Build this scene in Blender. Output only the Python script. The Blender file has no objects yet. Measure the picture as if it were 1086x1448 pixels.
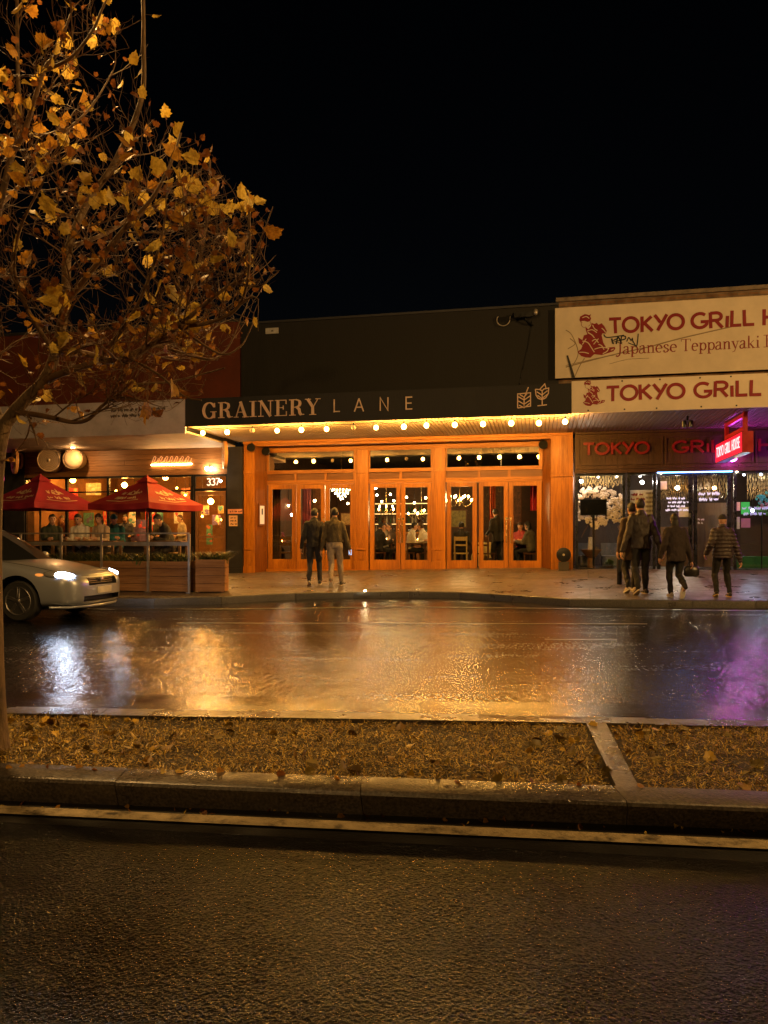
import bpy, bmesh, math, random
from mathutils import Vector, Matrix, noise
R = math.radians
sc = bpy.context.scene
COL = sc.collection
# ------------------------------------------------------------------ camera
H = 1.3
cam_d = bpy.data.cameras.new('camera'); cam = bpy.data.objects.new('camera', cam_d); COL.objects.link(cam)
cam.location = (0, 0, H); cam.rotation_euler = (R(90), 0, 0)
cam_d.sensor_fit = 'VERTICAL'; cam_d.sensor_height = 24; cam_d.lens = 1050 / 1448 * 24
cam_d.shift_y = 36 / 1448; cam_d.clip_end = 2000; cam_d.clip_start = 0.05
sc.camera = cam
# ------------------------------------------------------------------ night sky, moon, exposure
W = bpy.data.worlds.new('World'); sc.world = W; W.use_nodes = True
wn = W.node_tree.nodes; bg = wn['Background']
sky = wn.new('ShaderNodeTexSky'); sky.sky_type = 'NISHITA'; sky.sun_disc = False
sky.sun_elevation = R(-5.0); sky.sun_rotation = R(10)
W.node_tree.links.new(sky.outputs[0], bg.inputs[0]); bg.inputs[1].default_value = 0.04
sun_d = bpy.data.lights.new('moon', 'SUN'); sun_d.energy = 0.004; sun_d.angle = R(0.5); sun_d.color = (0.8, 0.86, 1)
sun = bpy.data.objects.new('moon', sun_d); COL.objects.link(sun); sun.rotation_euler = (R(40), 0, R(160))
sc.view_settings.view_transform = 'Standard'; sc.view_settings.look = 'None'
sc.view_settings.exposure = 0; sc.view_settings.gamma = 1
sc.render.engine = 'CYCLES'
cy = sc.cycles; cy.use_denoising = True; cy.max_bounces = 6; cy.diffuse_bounces = 3; cy.glossy_bounces = 3
cy.transmission_bounces = 4; cy.transparent_max_bounces = 12; cy.sample_clamp_indirect = 6; cy.sample_clamp_direct = 40
cy.use_adaptive_sampling = False; cy.denoising_prefilter = 'ACCURATE'
cy.caustics_reflective = False; cy.caustics_refractive = False
# ------------------------------------------------------------------ facade frame: s along the shops, t into them, z up
A = R(11.8); CA, SA = math.cos(A), math.sin(A); OX, OY = 0.667, 20.0
def W2(s, t, z=0.0): return Vector((OX + s * CA + t * SA, OY - s * SA + t * CA, z))
def Yt(px, t):
    u = (px - 543) / 1050
    return (t + OX * SA + OY * CA) / (u * SA + CA)
def S(px, t=0.0):
    Y = Yt(px, t); X = (px - 543) / 1050 * Y
    return (X - OX) * CA - (Y - OY) * SA
def Z(px, py, t=0.0): return H + (760 - py) / 1050 * Yt(px, t)
def G(px, py, z=0.0):
    Y = (H - z) * 1050 / (py - 760)
    return Vector(((px - 543) / 1050 * Y, Y, z))
def loc2(p):   # world -> (s, t)
    return ((p[0] - OX) * CA - (p[1] - OY) * SA, (p[0] - OX) * SA + (p[1] - OY) * CA)
# ------------------------------------------------------------------ mesh builder
class MB:
    def __init__(self): self.v = []; self.f = []; self.m = []
    def face(self, idx, m=0): self.f.append(tuple(idx)); self.m.append(m)
    def add(self, verts, faces, m=0):
        n = len(self.v); self.v += [tuple(p) for p in verts]
        for f in faces: self.face([i + n for i in f], m)
    def box(self, x0, x1, y0, y1, z0, z1, m=0):
        if x0 > x1: x0, x1 = x1, x0
        if y0 > y1: y0, y1 = y1, y0
        if z0 > z1: z0, z1 = z1, z0
        v = [(x, y, z) for z in (z0, z1) for y in (y0, y1) for x in (x0, x1)]
        self.add(v, [(0, 2, 3, 1), (4, 5, 7, 6), (0, 1, 5, 4), (2, 6, 7, 3), (0, 4, 6, 2), (1, 3, 7, 5)], m); return self
    def cbox(self, c, sz, rz=0.0, m=0, rx=0.0, ry=0.0):
        M = Matrix.Rotation(rz, 3, 'Z') @ Matrix.Rotation(ry, 3, 'Y') @ Matrix.Rotation(rx, 3, 'X'); c = Vector(c)
        v = [c + M @ Vector((x * sz[0] / 2, y * sz[1] / 2, z * sz[2] / 2)) for z in (-1, 1) for y in (-1, 1) for x in (-1, 1)]
        self.add(v, [(0, 2, 3, 1), (4, 5, 7, 6), (0, 1, 5, 4), (2, 6, 7, 3), (0, 4, 6, 2), (1, 3, 7, 5)], m); return self
    def quad(self, a, b, c, d, m=0): self.add([a, b, c, d], [(0, 1, 2, 3)], m); return self
    def prism(self, pts, d, m=0):      # closed outline (any plane) pushed by vector d
        n = len(pts); d = Vector(d); P = [Vector(p) for p in pts]
        self.add(P + [p + d for p in P], [tuple(range(n)), tuple(reversed(range(n, 2 * n)))] + [(i, i + n, (i + 1) % n + n, (i + 1) % n) for i in range(n)], m); return self
    def tube(self, pts, r, n=8, m=0, cap=True, closed=False):
        P = [Vector(p) for p in pts]; k = len(P)
        rs = r if isinstance(r, (list, tuple)) else [r] * k
        base = len(self.v); up = None
        for i in range(k):
            if closed: d = P[(i + 1) % k] - P[i - 1]
            else: d = P[min(i + 1, k - 1)] - P[max(i - 1, 0)]
            if d.length < 1e-9: d = Vector((0, 0, 1))
            d.normalize()
            if up is None or abs(up.dot(d)) > 0.98: up = Vector((0, 0, 1)) if abs(d.z) < 0.9 else Vector((1, 0, 0))
            x = (up - d * up.dot(d)).normalized(); y = d.cross(x); up = x
            for j in range(n):
                a = 2 * math.pi * j / n
                self.v.append(tuple(P[i] + (x * math.cos(a) + y * math.sin(a)) * rs[i]))
        for i in range(k if closed else k - 1):
            i2 = (i + 1) % k
            for j in range(n):
                self.face((base + i * n + j, base + i * n + (j + 1) % n, base + i2 * n + (j + 1) % n, base + i2 * n + j), m)
        if cap and not closed:
            self.face(tuple(base + j for j in reversed(range(n))), m); self.face(tuple(base + (k - 1) * n + j for j in range(n)), m)
        return self
    def lathe(self, prof, c=(0, 0, 0), n=16, m=0, M=None):   # prof: (r, z) pairs
        c = Vector(c); base = len(self.v)
        for r, z in prof:
            for j in range(n):
                a = 2 * math.pi * j / n; p = Vector((max(r, 1e-5) * math.cos(a), max(r, 1e-5) * math.sin(a), z))
                if M is not None: p = M @ p
                self.v.append(tuple(c + p))
        for i in range(len(prof) - 1):
            for j in range(n):
                self.face((base + i * n + j, base + i * n + (j + 1) % n, base + (i + 1) * n + (j + 1) % n, base + (i + 1) * n + j), m)
        self.face(tuple(base + j for j in reversed(range(n))), m); self.face(tuple(base + (len(prof) - 1) * n + j for j in range(n)), m)
        return self
    def ell(self, c, r, n=12, k=8, m=0, M=None):
        if not isinstance(r, (tuple, list)): r = (r, r, r)
        c = Vector(c); base = len(self.v)
        def q(p):
            p = Vector((p[0] * r[0], p[1] * r[1], p[2] * r[2]))
            return tuple(c + (M @ p if M is not None else p))
        self.v.append(q((0, 0, -1)))
        for i in range(1, k):
            ph = -math.pi / 2 + math.pi * i / k
            for j in range(n):
                a = 2 * math.pi * j / n; self.v.append(q((math.cos(ph) * math.cos(a), math.cos(ph) * math.sin(a), math.sin(ph))))
        self.v.append(q((0, 0, 1))); top = len(self.v) - 1
        for j in range(n):
            self.face((base, base + 1 + (j + 1) % n, base + 1 + j), m)
            self.face((top, top - n + j, top - n + (j + 1) % n), m)
        for i in range(k - 2):
            for j in range(n):
                a = base + 1 + i * n; self.face((a + j, a + (j + 1) % n, a + n + (j + 1) % n, a + n + j), m)
        return self
    def grid(self, fn, nu, nv, m=0):
        base = len(self.v)
        for i in range(nu + 1):
            for j in range(nv + 1): self.v.append(tuple(fn(i / nu, j / nv)))
        for i in range(nu):
            for j in range(nv):
                a = base + i * (nv + 1) + j; self.face((a, a + nv + 1, a + nv + 2, a + 1), m)
        return self
    def loft(self, rings, m=0):        # list of equal-length closed rings, capped
        n = len(rings[0]); base = len(self.v)
        for r in rings: self.v += [tuple(p) for p in r]
        for i in range(len(rings) - 1):
            for j in range(n):
                self.face((base + i * n + j, base + i * n + (j + 1) % n, base + (i + 1) * n + (j + 1) % n, base + (i + 1) * n + j), m)
        self.face(tuple(base + j for j in reversed(range(n))), m); self.face(tuple(base + (len(rings) - 1) * n + j for j in range(n)), m)
        return self
    def stroke(self, pts, w, s0, z0, sc_, t, depth=0.02, closed=False, slant=0.0):
        # ribbon letter stroke in the (s, z) plane, front at t, depth behind it (t grows into the building)
        P = [Vector((p[0] + slant * p[1], p[1])) * sc_ for p in pts]; k = len(P)
        ws = w if isinstance(w, list) else [w] * k
        L, Rr = [], []
        for i in range(k):
            if closed: a, b = P[i - 1], P[(i + 1) % k]
            else: a, b = P[max(i - 1, 0)], P[min(i + 1, k - 1)]
            d1 = (P[i] - a); d2 = (b - P[i])
            d1 = d1.normalized() if d1.length > 1e-9 else d2.normalized()
            d2 = d2.normalized() if d2.length > 1e-9 else d1
            d = d1 + d2
            d = d.normalized() if d.length > 1e-6 else d1
            nrm = Vector((-d.y, d.x)); cs = max(0.5, nrm.dot(Vector((-d1.y, d1.x))))
            h = ws[i] * sc_ / 2 / cs
            L.append(P[i] + nrm * h); Rr.append(P[i] - nrm * h)
        b = len(self.v)
        for tt in (t, t + depth):
            for q in L + Rr: self.v.append((s0 + q.x, tt, z0 + q.y))
        for i in range(k if closed else k - 1):
            j = (i + 1) % k
            self.face((b + i, b + j, b + k + j, b + k + i), 0)
            self.face((b + i, b + 2 * k + i, b + 2 * k + j, b + j), 0)
            self.face((b + k + i, b + k + j, b + 3 * k + j, b + 3 * k + i), 0)
        if not closed:
            for i in (0, k - 1): self.face((b + i, b + k + i, b + 3 * k + i, b + 2 * k + i), 0)
        return self
    def mesh(self, name, mats, base=(0, 0, 0), smooth=None, fix=True):
        me = bpy.data.meshes.new(name); bx, by, bz = base
        me.from_pydata([(x - bx, y - by, z - bz) for x, y, z in self.v], [], self.f)
        for mt in (mats if isinstance(mats, (list, tuple)) else [mats]): me.materials.append(mt)
        if any(self.m): me.polygons.foreach_set('material_index', self.m)
        if fix or smooth:
            bm = bmesh.new(); bm.from_mesh(me)
            if fix: bmesh.ops.recalc_face_normals(bm, faces=bm.faces)
            if smooth:
                lim = R(smooth)
                for f in bm.faces: f.smooth = True
                for e in bm.edges:
                    if len(e.link_faces) == 2 and e.calc_face_angle(0) > lim: e.smooth = False
            bm.to_mesh(me); bm.free()
        me.update(); return me
BASE = {}
def props(o, label=None, cat=None, group=None, kind=None):
    if label: o['label'] = label
    if cat: o['category'] = cat
    if group: o['group'] = group
    if kind: o['kind'] = kind
    return o
def T(name, label, cat, base, group=None, world=False, rz=None):   # a thing: an Empty at its base
    o = bpy.data.objects.new(name, None); COL.objects.link(o); o.empty_display_size = 0.2
    if world: o.location = base; o.rotation_euler = (0, 0, rz or 0.0); BASE[o.name] = (0, 0, 0)
    else: o.location = W2(*base); o.rotation_euler = (0, 0, -A); BASE[o.name] = tuple(base)
    return props(o, label, cat, group)
def P(mb, name, mats, parent, smooth=None, label=None, fix=True):      # a part
    b = BASE[parent.name]; me = mb.mesh(name, mats, b, smooth, fix)
    o = bpy.data.objects.new(name, me); COL.objects.link(o); o.parent = parent; BASE[o.name] = b
    if label: o['label'] = label
    return o
def ONE(mb, name, mats, label, cat, base, group=None, smooth=None, kind=None, world=False, rz=0.0, fix=True):   # a thing that is one mesh
    me = mb.mesh(name, mats, (0, 0, 0) if world else base, smooth, fix)
    o = bpy.data.objects.new(name, me); COL.objects.link(o)
    if world: o.location = base; o.rotation_euler = (0, 0, rz); BASE[o.name] = (0, 0, 0)
    else: o.location = W2(*base); o.rotation_euler = (0, 0, -A); BASE[o.name] = tuple(base)
    return props(o, label, cat, group, kind)
def copy_tree(o, parent=None):
    c = o.copy(); COL.objects.link(c); c.parent = parent; BASE[c.name] = BASE.get(o.name, (0, 0, 0))
    for ch in list(o.children): copy_tree(ch, c)
    return c
def catmull(pts, k=6, closed=False):
    n = len(pts); out = []
    P_ = [Vector(p) for p in pts]
    for i in range(n if closed else n - 1):
        if closed: p0, p1, p2, p3 = P_[i - 1], P_[i], P_[(i + 1) % n], P_[(i + 2) % n]
        else: p0, p1, p2, p3 = P_[max(i - 1, 0)], P_[i], P_[i + 1], P_[min(i + 2, n - 1)]
        for j in range(k):
            t = j / k
            out.append(0.5 * (2 * p1 + (p2 - p0) * t + (2 * p0 - 5 * p1 + 4 * p2 - p3) * t * t + (3 * p1 - p0 - 3 * p2 + p3) * t ** 3))
    if not closed: out.append(P_[-1])
    return out
# ------------------------------------------------------------------ materials
MATS = {}
def nodes_of(name):
    m = bpy.data.materials.new(name); m.use_nodes = True; nt = m.node_tree
    return m, nt, nt.nodes['Principled BSDF'], nt.nodes['Material Output']
def N(nt, typ, **kw):
    n = nt.nodes.new(typ)
    for k, v in kw.items():
        if k in n.inputs.keys(): n.inputs[k].default_value = v
        else: setattr(n, k, v)
    return n
def coords(nt, scale=(1, 1, 1)):
    tc = N(nt, 'ShaderNodeTexCoord'); mp = N(nt, 'ShaderNodeMapping'); mp.inputs['Scale'].default_value = scale
    nt.links.new(tc.outputs['Object'], mp.inputs['Vector']); return mp.outputs[0]
def ramp(nt, src, stops):
    r = N(nt, 'ShaderNodeValToRGB'); e = r.color_ramp.elements
    e[0].position, e[0].color = stops[0][0], (*stops[0][1], 1); e[1].position, e[1].color = stops[-1][0], (*stops[-1][1], 1)
    for p, c in stops[1:-1]:
        x = e.new(p); x.color = (*c, 1)
    nt.links.new(src, r.inputs[0]); return r.outputs[0]
def mrange(nt, src, a, b, lo=0.3, hi=0.7):
    r = N(nt, 'ShaderNodeMapRange'); r.inputs[1].default_value = lo; r.inputs[2].default_value = hi
    r.inputs[3].default_value = a; r.inputs[4].default_value = b; nt.links.new(src, r.inputs[0]); return r.outputs[0]
def mat(name, col, rough=0.6, metal=0.0, var=0.18, scale=6.0, stretch=(1, 1, 1), bump=0.0, bscale=40.0, spec=0.5, rv=0.08):
    if name in MATS: return MATS[name]
    m, nt, b, out = nodes_of(name); L = nt.links.new
    b.inputs['Metallic'].default_value = metal; b.inputs['Specular IOR Level'].default_value = spec
    v = coords(nt, stretch); n = N(nt, 'ShaderNodeTexNoise', Scale=scale, Detail=5.0, Roughness=0.65); L(v, n.inputs['Vector'])
    lo = tuple(max(0, c * (1 - var)) for c in col); hi = tuple(min(1, c * (1 + var)) for c in col)
    L(ramp(nt, n.outputs[0], [(0.3, lo), (0.7, hi)]), b.inputs['Base Color'])
    L(mrange(nt, n.outputs[0], max(0.02, rough - rv), min(1, rough + rv)), b.inputs['Roughness'])
    if bump:
        n2 = N(nt, 'ShaderNodeTexNoise', Scale=bscale, Detail=4.0); L(v, n2.inputs['Vector'])
        bp = N(nt, 'ShaderNodeBump', Strength=bump, Distance=0.02); L(n2.outputs[0], bp.inputs['Height']); L(bp.outputs[0], b.inputs['Normal'])
    MATS[name] = m; return m
def wood(name, c1, c2, axis='Z', rough=0.42, scale=1.0, coat=0.0, bump=0.25):
    if name in MATS: return MATS[name]
    m, nt, b, out = nodes_of(name); L = nt.links.new
    st = {'Z': (1, 1, 0.06), 'X': (0.06, 1, 1), 'Y': (1, 0.06, 1)}[axis]; st = tuple(x * scale for x in st)
    v = coords(nt, st)
    n = N(nt, 'ShaderNodeTexNoise', Scale=26.0, Detail=6.0, Roughness=0.7, Distortion=0.6); L(v, n.inputs['Vector'])
    n3 = N(nt, 'ShaderNodeTexNoise', Scale=2.6, Detail=2.0); L(v, n3.inputs['Vector'])
    mx = N(nt, 'ShaderNodeMath', operation='MULTIPLY_ADD'); mx.inputs[1].default_value = 0.6; L(n.outputs[0], mx.inputs[0])
    ms = N(nt, 'ShaderNodeMath', operation='MULTIPLY'); ms.inputs[1].default_value = 0.4; L(n3.outputs[0], ms.inputs[0]); L(ms.outputs[0], mx.inputs[2])
    L(ramp(nt, mx.outputs[0], [(0.36, c1), (0.62, c2)]), b.inputs['Base Color'])
    L(mrange(nt, n.outputs[0], rough + 0.12, rough - 0.08), b.inputs['Roughness'])
    b.inputs['Coat Weight'].default_value = coat; b.inputs['Specular IOR Level'].default_value = 0.3; b.inputs['Coat Roughness'].default_value = 0.2
    bp = N(nt, 'ShaderNodeBump', Strength=bump, Distance=0.01); L(n.outputs[0], bp.inputs['Height']); L(bp.outputs[0], b.inputs['Normal'])
    MATS[name] = m; return m
def emit(name, col, strength):
    if name in MATS: return MATS[name]
    m, nt, b, out = nodes_of(name)
    b.inputs['Base Color'].default_value = (*[min(1, c) * 0.5 for c in col], 1)
    b.inputs['Emission Color'].default_value = (*col, 1); b.inputs['Emission Strength'].default_value = strength
    m.cycles.emission_sampling = 'NONE' if strength < 4 else 'FRONT'
    MATS[name] = m; return m
def glass(name, refl=0.09, tint=(0.9, 0.92, 0.9), rough=0.01):
    if name in MATS: return MATS[name]
    m, nt, b, out = nodes_of(name); L = nt.links.new; nt.nodes.remove(b)
    tr = N(nt, 'ShaderNodeBsdfTransparent'); tr.inputs[0].default_value = (*tint, 1)
    gl = N(nt, 'ShaderNodeBsdfGlossy'); gl.inputs['Roughness'].default_value = rough; gl.inputs[0].default_value = (1, 1, 1, 1)
    lw = N(nt, 'ShaderNodeLayerWeight', Blend=0.25); mr = N(nt, 'ShaderNodeMapRange')
    mr.inputs[3].default_value = refl; mr.inputs[4].default_value = 0.9; L(lw.outputs['Fresnel'], mr.inputs[0])
    mr.inputs[1].default_value = 0.06
    nz = N(nt, 'ShaderNodeTexNoise', Scale=1.3, Detail=1.0); L(coords(nt), nz.inputs['Vector'])
    bp = N(nt, 'ShaderNodeBump', Strength=0.02, Distance=0.02); L(nz.outputs[0], bp.inputs['Height']); L(bp.outputs[0], gl.inputs['Normal'])
    mx = N(nt, 'ShaderNodeMixShader'); L(mr.outputs[0], mx.inputs[0]); L(tr.outputs[0], mx.inputs[1]); L(gl.outputs[0], mx.inputs[2])
    L(mx.outputs[0], out.inputs[0]); MATS[name] = m; return m
def asphalt(name, base, r0, r1, bumps, pud=1.2, spec=0.5, streak=(1, 1, 1), bst=(1, 1, 1), grain=None):
    # wet bitumen: dark stone chips under a film of water, drier and wetter patches
    if name in MATS: return MATS[name]
    m, nt, b, out = nodes_of(name); L = nt.links.new; v = coords(nt, bst); v2 = coords(nt, streak)
    n = N(nt, 'ShaderNodeTexNoise', Scale=pud, Detail=5.0, Roughness=0.6); L(v2, n.inputs['Vector'])
    c = N(nt, 'ShaderNodeTexNoise', Scale=70.0, Detail=3.0); L(v, c.inputs['Vector'])
    L(ramp(nt, c.outputs[0], [(0.35, tuple(x * 0.55 for x in base)), (0.7, tuple(x * 1.5 for x in base))]), b.inputs['Base Color'])
    ro = mrange(nt, n.outputs[0], r0, r1, 0.35, 0.65)
    if grain:      # stone tips that stand out of the water film
        gn = N(nt, 'ShaderNodeTexNoise', Scale=grain[0], Detail=2.0, Roughness=0.6); L(v, gn.inputs['Vector'])
        ad = N(nt, 'ShaderNodeMath', operation='ADD'); L(ro, ad.inputs[0]); L(mrange(nt, gn.outputs[0], 0.0, grain[1], 0.48, 0.60), ad.inputs[1]); ro = ad.outputs[0]
    L(ro, b.inputs['Roughness']); b.inputs['Specular IOR Level'].default_value = spec
    prev = None
    for (sc_, st, dist, kind) in bumps:
        if kind == 'v':
            q = N(nt, 'ShaderNodeTexVoronoi', Scale=sc_, feature='SMOOTH_F1'); q.inputs['Smoothness'].default_value = 0.4
            wv = N(nt, 'ShaderNodeTexNoise', Scale=sc_ * 0.5, Detail=2.0); L(v, wv.inputs['Vector'])
            va = N(nt, 'ShaderNodeVectorMath', operation='MULTIPLY_ADD'); va.inputs[1].default_value = (0.03, 0.03, 0.03)
            L(wv.outputs[1], va.inputs[0]); L(v, va.inputs[2]); L(va.outputs[0], q.inputs['Vector'])
        else:
            q = N(nt, 'ShaderNodeTexNoise', Scale=sc_, Detail=3.0, Roughness=0.55); L(v, q.inputs['Vector'])
        bp = N(nt, 'ShaderNodeBump', Strength=st, Distance=dist); L(mrange(nt, q.outputs[0], 0.0, 1.0, 0.44, 0.62) if kind == 'w' else q.outputs[0], bp.inputs['Height'])
        if prev is not None: L(prev, bp.inputs['Normal'])
        prev = bp.outputs[0]
    L(prev, b.inputs['Normal']); MATS[name] = m; return m
# ------------------------------------------------------------------ street lamps (sodium), outside the frame on the median, with an added fill lamp behind
def street_lamp(label, base, rz, arms, head_z, power, col=(1.0, 0.55, 0.17)):
    root = T('street_lamp', label, 'street lamp', base, 'street lamps along the road', world=True, rz=rz)
    m = mat('lamp_steel', (0.22, 0.22, 0.22), 0.45, 0.8)
    mb = MB(); mb.lathe([(0.16, 0), (0.16, 0.04), (0.09, 0.06), (0.085, 1.0), (0.05, head_z)], n=14); P(mb, 'pole', m, root, 40)
    for i, (dx, dy) in enumerate(arms):
        d = Vector((dx, dy, 0)); u = d.normalized()
        P(MB().tube([Vector((0, 0, head_z - 0.25)), u * d.length * 0.4 + Vector((0, 0, head_z + 0.08)), d + Vector((0, 0, head_z + 0.15))], 0.035, 8), 'arm', m, root, 60)
        h = MB(); ang = math.atan2(dy, dx)
        h.ell(d + u * 0.2 + Vector((0, 0, head_z + 0.17)), (0.38, 0.15, 0.09), 16, 8, M=Matrix.Rotation(ang, 3, 'Z')); ho = P(h, 'lamp_head', m, root, 60)
        l = MB(); l.ell(d + u * 0.22 + Vector((0, 0, head_z + 0.09)), (0.24, 0.11, 0.05), 16, 8, M=Matrix.Rotation(ang, 3, 'Z')); P(l, 'lens', emit('sodium_lens', col, 60), ho, 60)
        ld = bpy.data.lights.new('sodium_light', 'POINT'); ld.energy = power; ld.color = col; ld.shadow_soft_size = 0.12
        lo = bpy.data.objects.new('sodium_light', ld); COL.objects.link(lo); lo.parent = ho; lo.location = d + u * 0.22 + Vector((0, 0, head_z - 0.12))
LAMP_A = 1050; LAMP_B = 300; LAMP_C = 5000; LAMP_D = 1500
street_lamp('tall steel street lamp on the grassed median just left of the tree', (-4.1, 5.0, 0.12), 0, [(.75, .7)], 6.3, LAMP_A)
street_lamp('tall steel street lamp on the median just right of the concrete strip', (4.6, 4.7, 0.12), 0, [(-.7, .3)], 6.3, LAMP_B)
street_lamp('added fill lamp on a tall steel pole behind the viewer', (-5.5, -13.0, 0.0), 0, [(.6, 1.8)], 7.6, LAMP_D)  # unseen fill lamp, put in to brighten the near kerb face
street_lamp('tall steel street lamp on the median far to the right', (17.0, 3.5, 0.12), 0, [(-1.6, -.4)], 6.6, LAMP_C)
# ------------------------------------------------------------------ ground, roads, median, kerbs, pavement
mb = MB().box(-150, 150, -120, 180, -1.2, -0.03)
ONE(mb, 'ground', mat('earth', (0.03, 0.025, 0.02), 0.9), None, None, (0, 0, 0), kind='structure', world=True)
ASF = asphalt('wet_road', (0.005, 0.0047, 0.0044), 0.03, 0.09, [(4, 0.3, 0.02, 'n'), (22, 1.0, 0.009, 'n'), (60, 1.0, 0.003, 'n')], pud=1.2, streak=(0.25, 1.3, 1), bst=(1, 0.30, 1), spec=1.0, grain=(46, 0.20))
ASN = asphalt('coarse_seal', (0.0065, 0.0064, 0.0066), 0.14, 0.25, [(2, 0.15, 0.03, 'n'), (72, 1.0, 0.0046, 'n'), (88, 0.9, 0.0070, 'v')], pud=0.7, spec=0.20)
ASD = asphalt('smooth_bitumen', (0.012, 0.011, 0.010), 0.30, 0.5, [(60, 0.3, 0.008, 'n')], pud=2.5)
GUT = asphalt('wet_gutter', (0.012, 0.010, 0.009), 0.05, 0.25, [(9, 0.4, 0.012, 'n'), (60, 0.5, 0.004, 'n')], pud=1.6, streak=(0.4, 1.5, 1))
CON = asphalt('kerb_concrete', (0.075, 0.062, 0.05), 0.10, 0.50, [(9, 0.2, 0.02, 'n'), (80, 0.4, 0.008, 'n')], pud=2.2)
BLU = asphalt('bluestone', (0.055, 0.05, 0.046), 0.25, 0.6, [(9, 0.3, 0.02, 'n'), (70, 0.5, 0.01, 'n')], pud=3.0)
def ext(p, q, d):      # the line p->q pushed out by d metres at both ends
    p = Vector(p[:2]); q = Vector(q[:2]); u = (q - p).normalized(); return p - u * d, q + u * d
def strip(name, a, b, z, m, z2=None, drop=0.0, kind='structure'):
    # flat sheet between two lines a=(p,q) and b=(p,q), finely cut
    mb = MB(); z2 = z if z2 is None else z2
    mb.grid(lambda u, v: ((1 - v) * ((1 - u) * a[0][0] + u * a[1][0]) + v * ((1 - u) * b[0][0] + u * b[1][0]), (1 - v) * ((1 - u) * a[0][1] + u * a[1][1]) + v * ((1 - u) * b[0][1] + u * b[1][1]), z + (z2 - z) * v), 60, 6)
    return ONE(mb, name, m, None, None, (0, 0, 0), kind=kind, world=True, fix=False)
EX = 45
nk0 = ext(G(0, 1132), G(1086, 1174), EX)           # near kerb foot
nkt = ext(G(0, 1099, .12), G(1086, 1143, .12), EX) # near kerb top edge
nkb = ext(G(0, 1080, .12), G(1086, 1120, .12), EX) # back of the near kerb, where the grass starts
fkn = ext(G(0, 1009, .12), G(1086, 1027, .12), EX) # grass side of the far kerb
fkt = ext(G(0, 998, .12), G(1086, 1017, .12), EX)  # road side
wl0 = ext(G(0, 1142), G(1086, 1191), EX); wl1 = ext(G(0, 1153), G(1086, 1204), EX); se = ext(G(0, 1164), G(1086, 1221), EX)
fg = ext(G(0, 980), G(1086, 1000), EX)
# near carriageway
strip('near_road', (Vector((-50, -40)), Vector((50, -40))), se, 0.006, ASN)
strip('road_shoulder', se, nk0, 0.0, ASD)
# far carriageway: one sheet under kerbs and gutters
strip('far_road', (fkt[0] - Vector((0, .1)), fkt[1] - Vector((0, .1))), (W2(-52, -6.2), W2(52, -4.2)), 0.0, ASF)
strip('median_gutter', fkt, fg, 0.004, GUT)
# edge line, worn in places
m, nt, b_, out = nodes_of('line_paint'); L = nt.links.new; v = coords(nt, (1, 1, 1))
n1 = N(nt, 'ShaderNodeTexNoise', Scale=9.0, Detail=8.0, Roughness=0.75); L(v, n1.inputs['Vector'])
L(ramp(nt, n1.outputs[0], [(0.36, (0.06, 0.05, 0.035)), (0.50, (0.34, 0.27, 0.15)), (0.75, (0.50, 0.40, 0.24))]), b_.inputs['Base Color'])
L(mrange(nt, n1.outputs[0], 0.35, 0.6), b_.inputs['Roughness'])
n2 = N(nt, 'ShaderNodeTexNoise', Scale=90.0, Detail=3.0); L(v, n2.inputs['Vector']); bp = N(nt, 'ShaderNodeBump', Strength=0.5, Distance=0.01); L(n2.outputs[0], bp.inputs['Height']); L(bp.outputs[0], b_.inputs['Normal'])
PAINT = m
strip('edge_line', wl1, wl0, 0.010, PAINT)
for (xa, ya, xb, yb, w) in ((250, 880.8, 915, 882.2, .6), (770, 903.8, 872, 904.8, .6)):  # thin pale lines across the far road
    a = (G(xa, ya + w), G(xb, yb + w)); b = (G(xa, ya), G(xb, yb)); strip('pale_line', a, b, 0.004, mat('pale_strip', (.22, .19, .14), .4, var=.6, scale=3))
# median kerbs: extruded section along the line, cut in blocks
def kerb_run(name, front, top_f, top_b, zt, m, blocks=1.2, z0=-0.02):
    mb = MB(); p, q = front; n = int((q - p).length / blocks)
    rnd = random.Random(5)
    for i in range(n):
        u0, u1 = i / n + 0.0018 / (q - p).length, (i + 1) / n - 0.0018 / (q - p).length
        dz = rnd.uniform(-0.004, 0.004)
        def at(l, u): return l[0].lerp(l[1], u)
        r = []
        for u in (u0, u1):
            f, t1, t2 = at(front, u), at(top_f, u), at(top_b, u); e = (t2 - t1).normalized() * 0.018
            k = [(f.x, f.y, z0), (f.x, f.y, 0), (t1.x, t1.y, zt - 0.02 + dz), (t1.x + e.x * .4, t1.y + e.y * .4, zt - 0.006 + dz), (t1.x + e.x, t1.y + e.y, zt + dz), (t2.x, t2.y, zt + dz), (t2.x, t2.y, z0)]
            r.append(k)
        mb.loft(r)
    ONE(mb, name, m, None, None, (0, 0, 0), kind='structure', world=True, smooth=30)
kerb_run('near_kerb', nk0, nkt, nkb, 0.12, CON)
kerb_run('far_kerb', (fkt[0], fkt[1]), (fkt[0] - Vector((0, .012)), fkt[1] - Vector((0, .012))), fkn, 0.12, CON)
SOIL = mat('median_soil', (0.030, 0.019, 0.007), 0.85, var=0.5, scale=14, bump=0.8, bscale=50)
strip('median_soil', nkb, fkn, 0.095, SOIL)
cs = [G(872, 1114, .12), G(906, 1118, .12), G(856, 1021, .12), G(828, 1021, .12)]
mb = MB().prism([(p.x, p.y, 0.122) for p in cs], (0, 0, -0.1))
ONE(mb, 'median_path', CON, None, None, (0, 0, 0), kind='structure', world=True)
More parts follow.
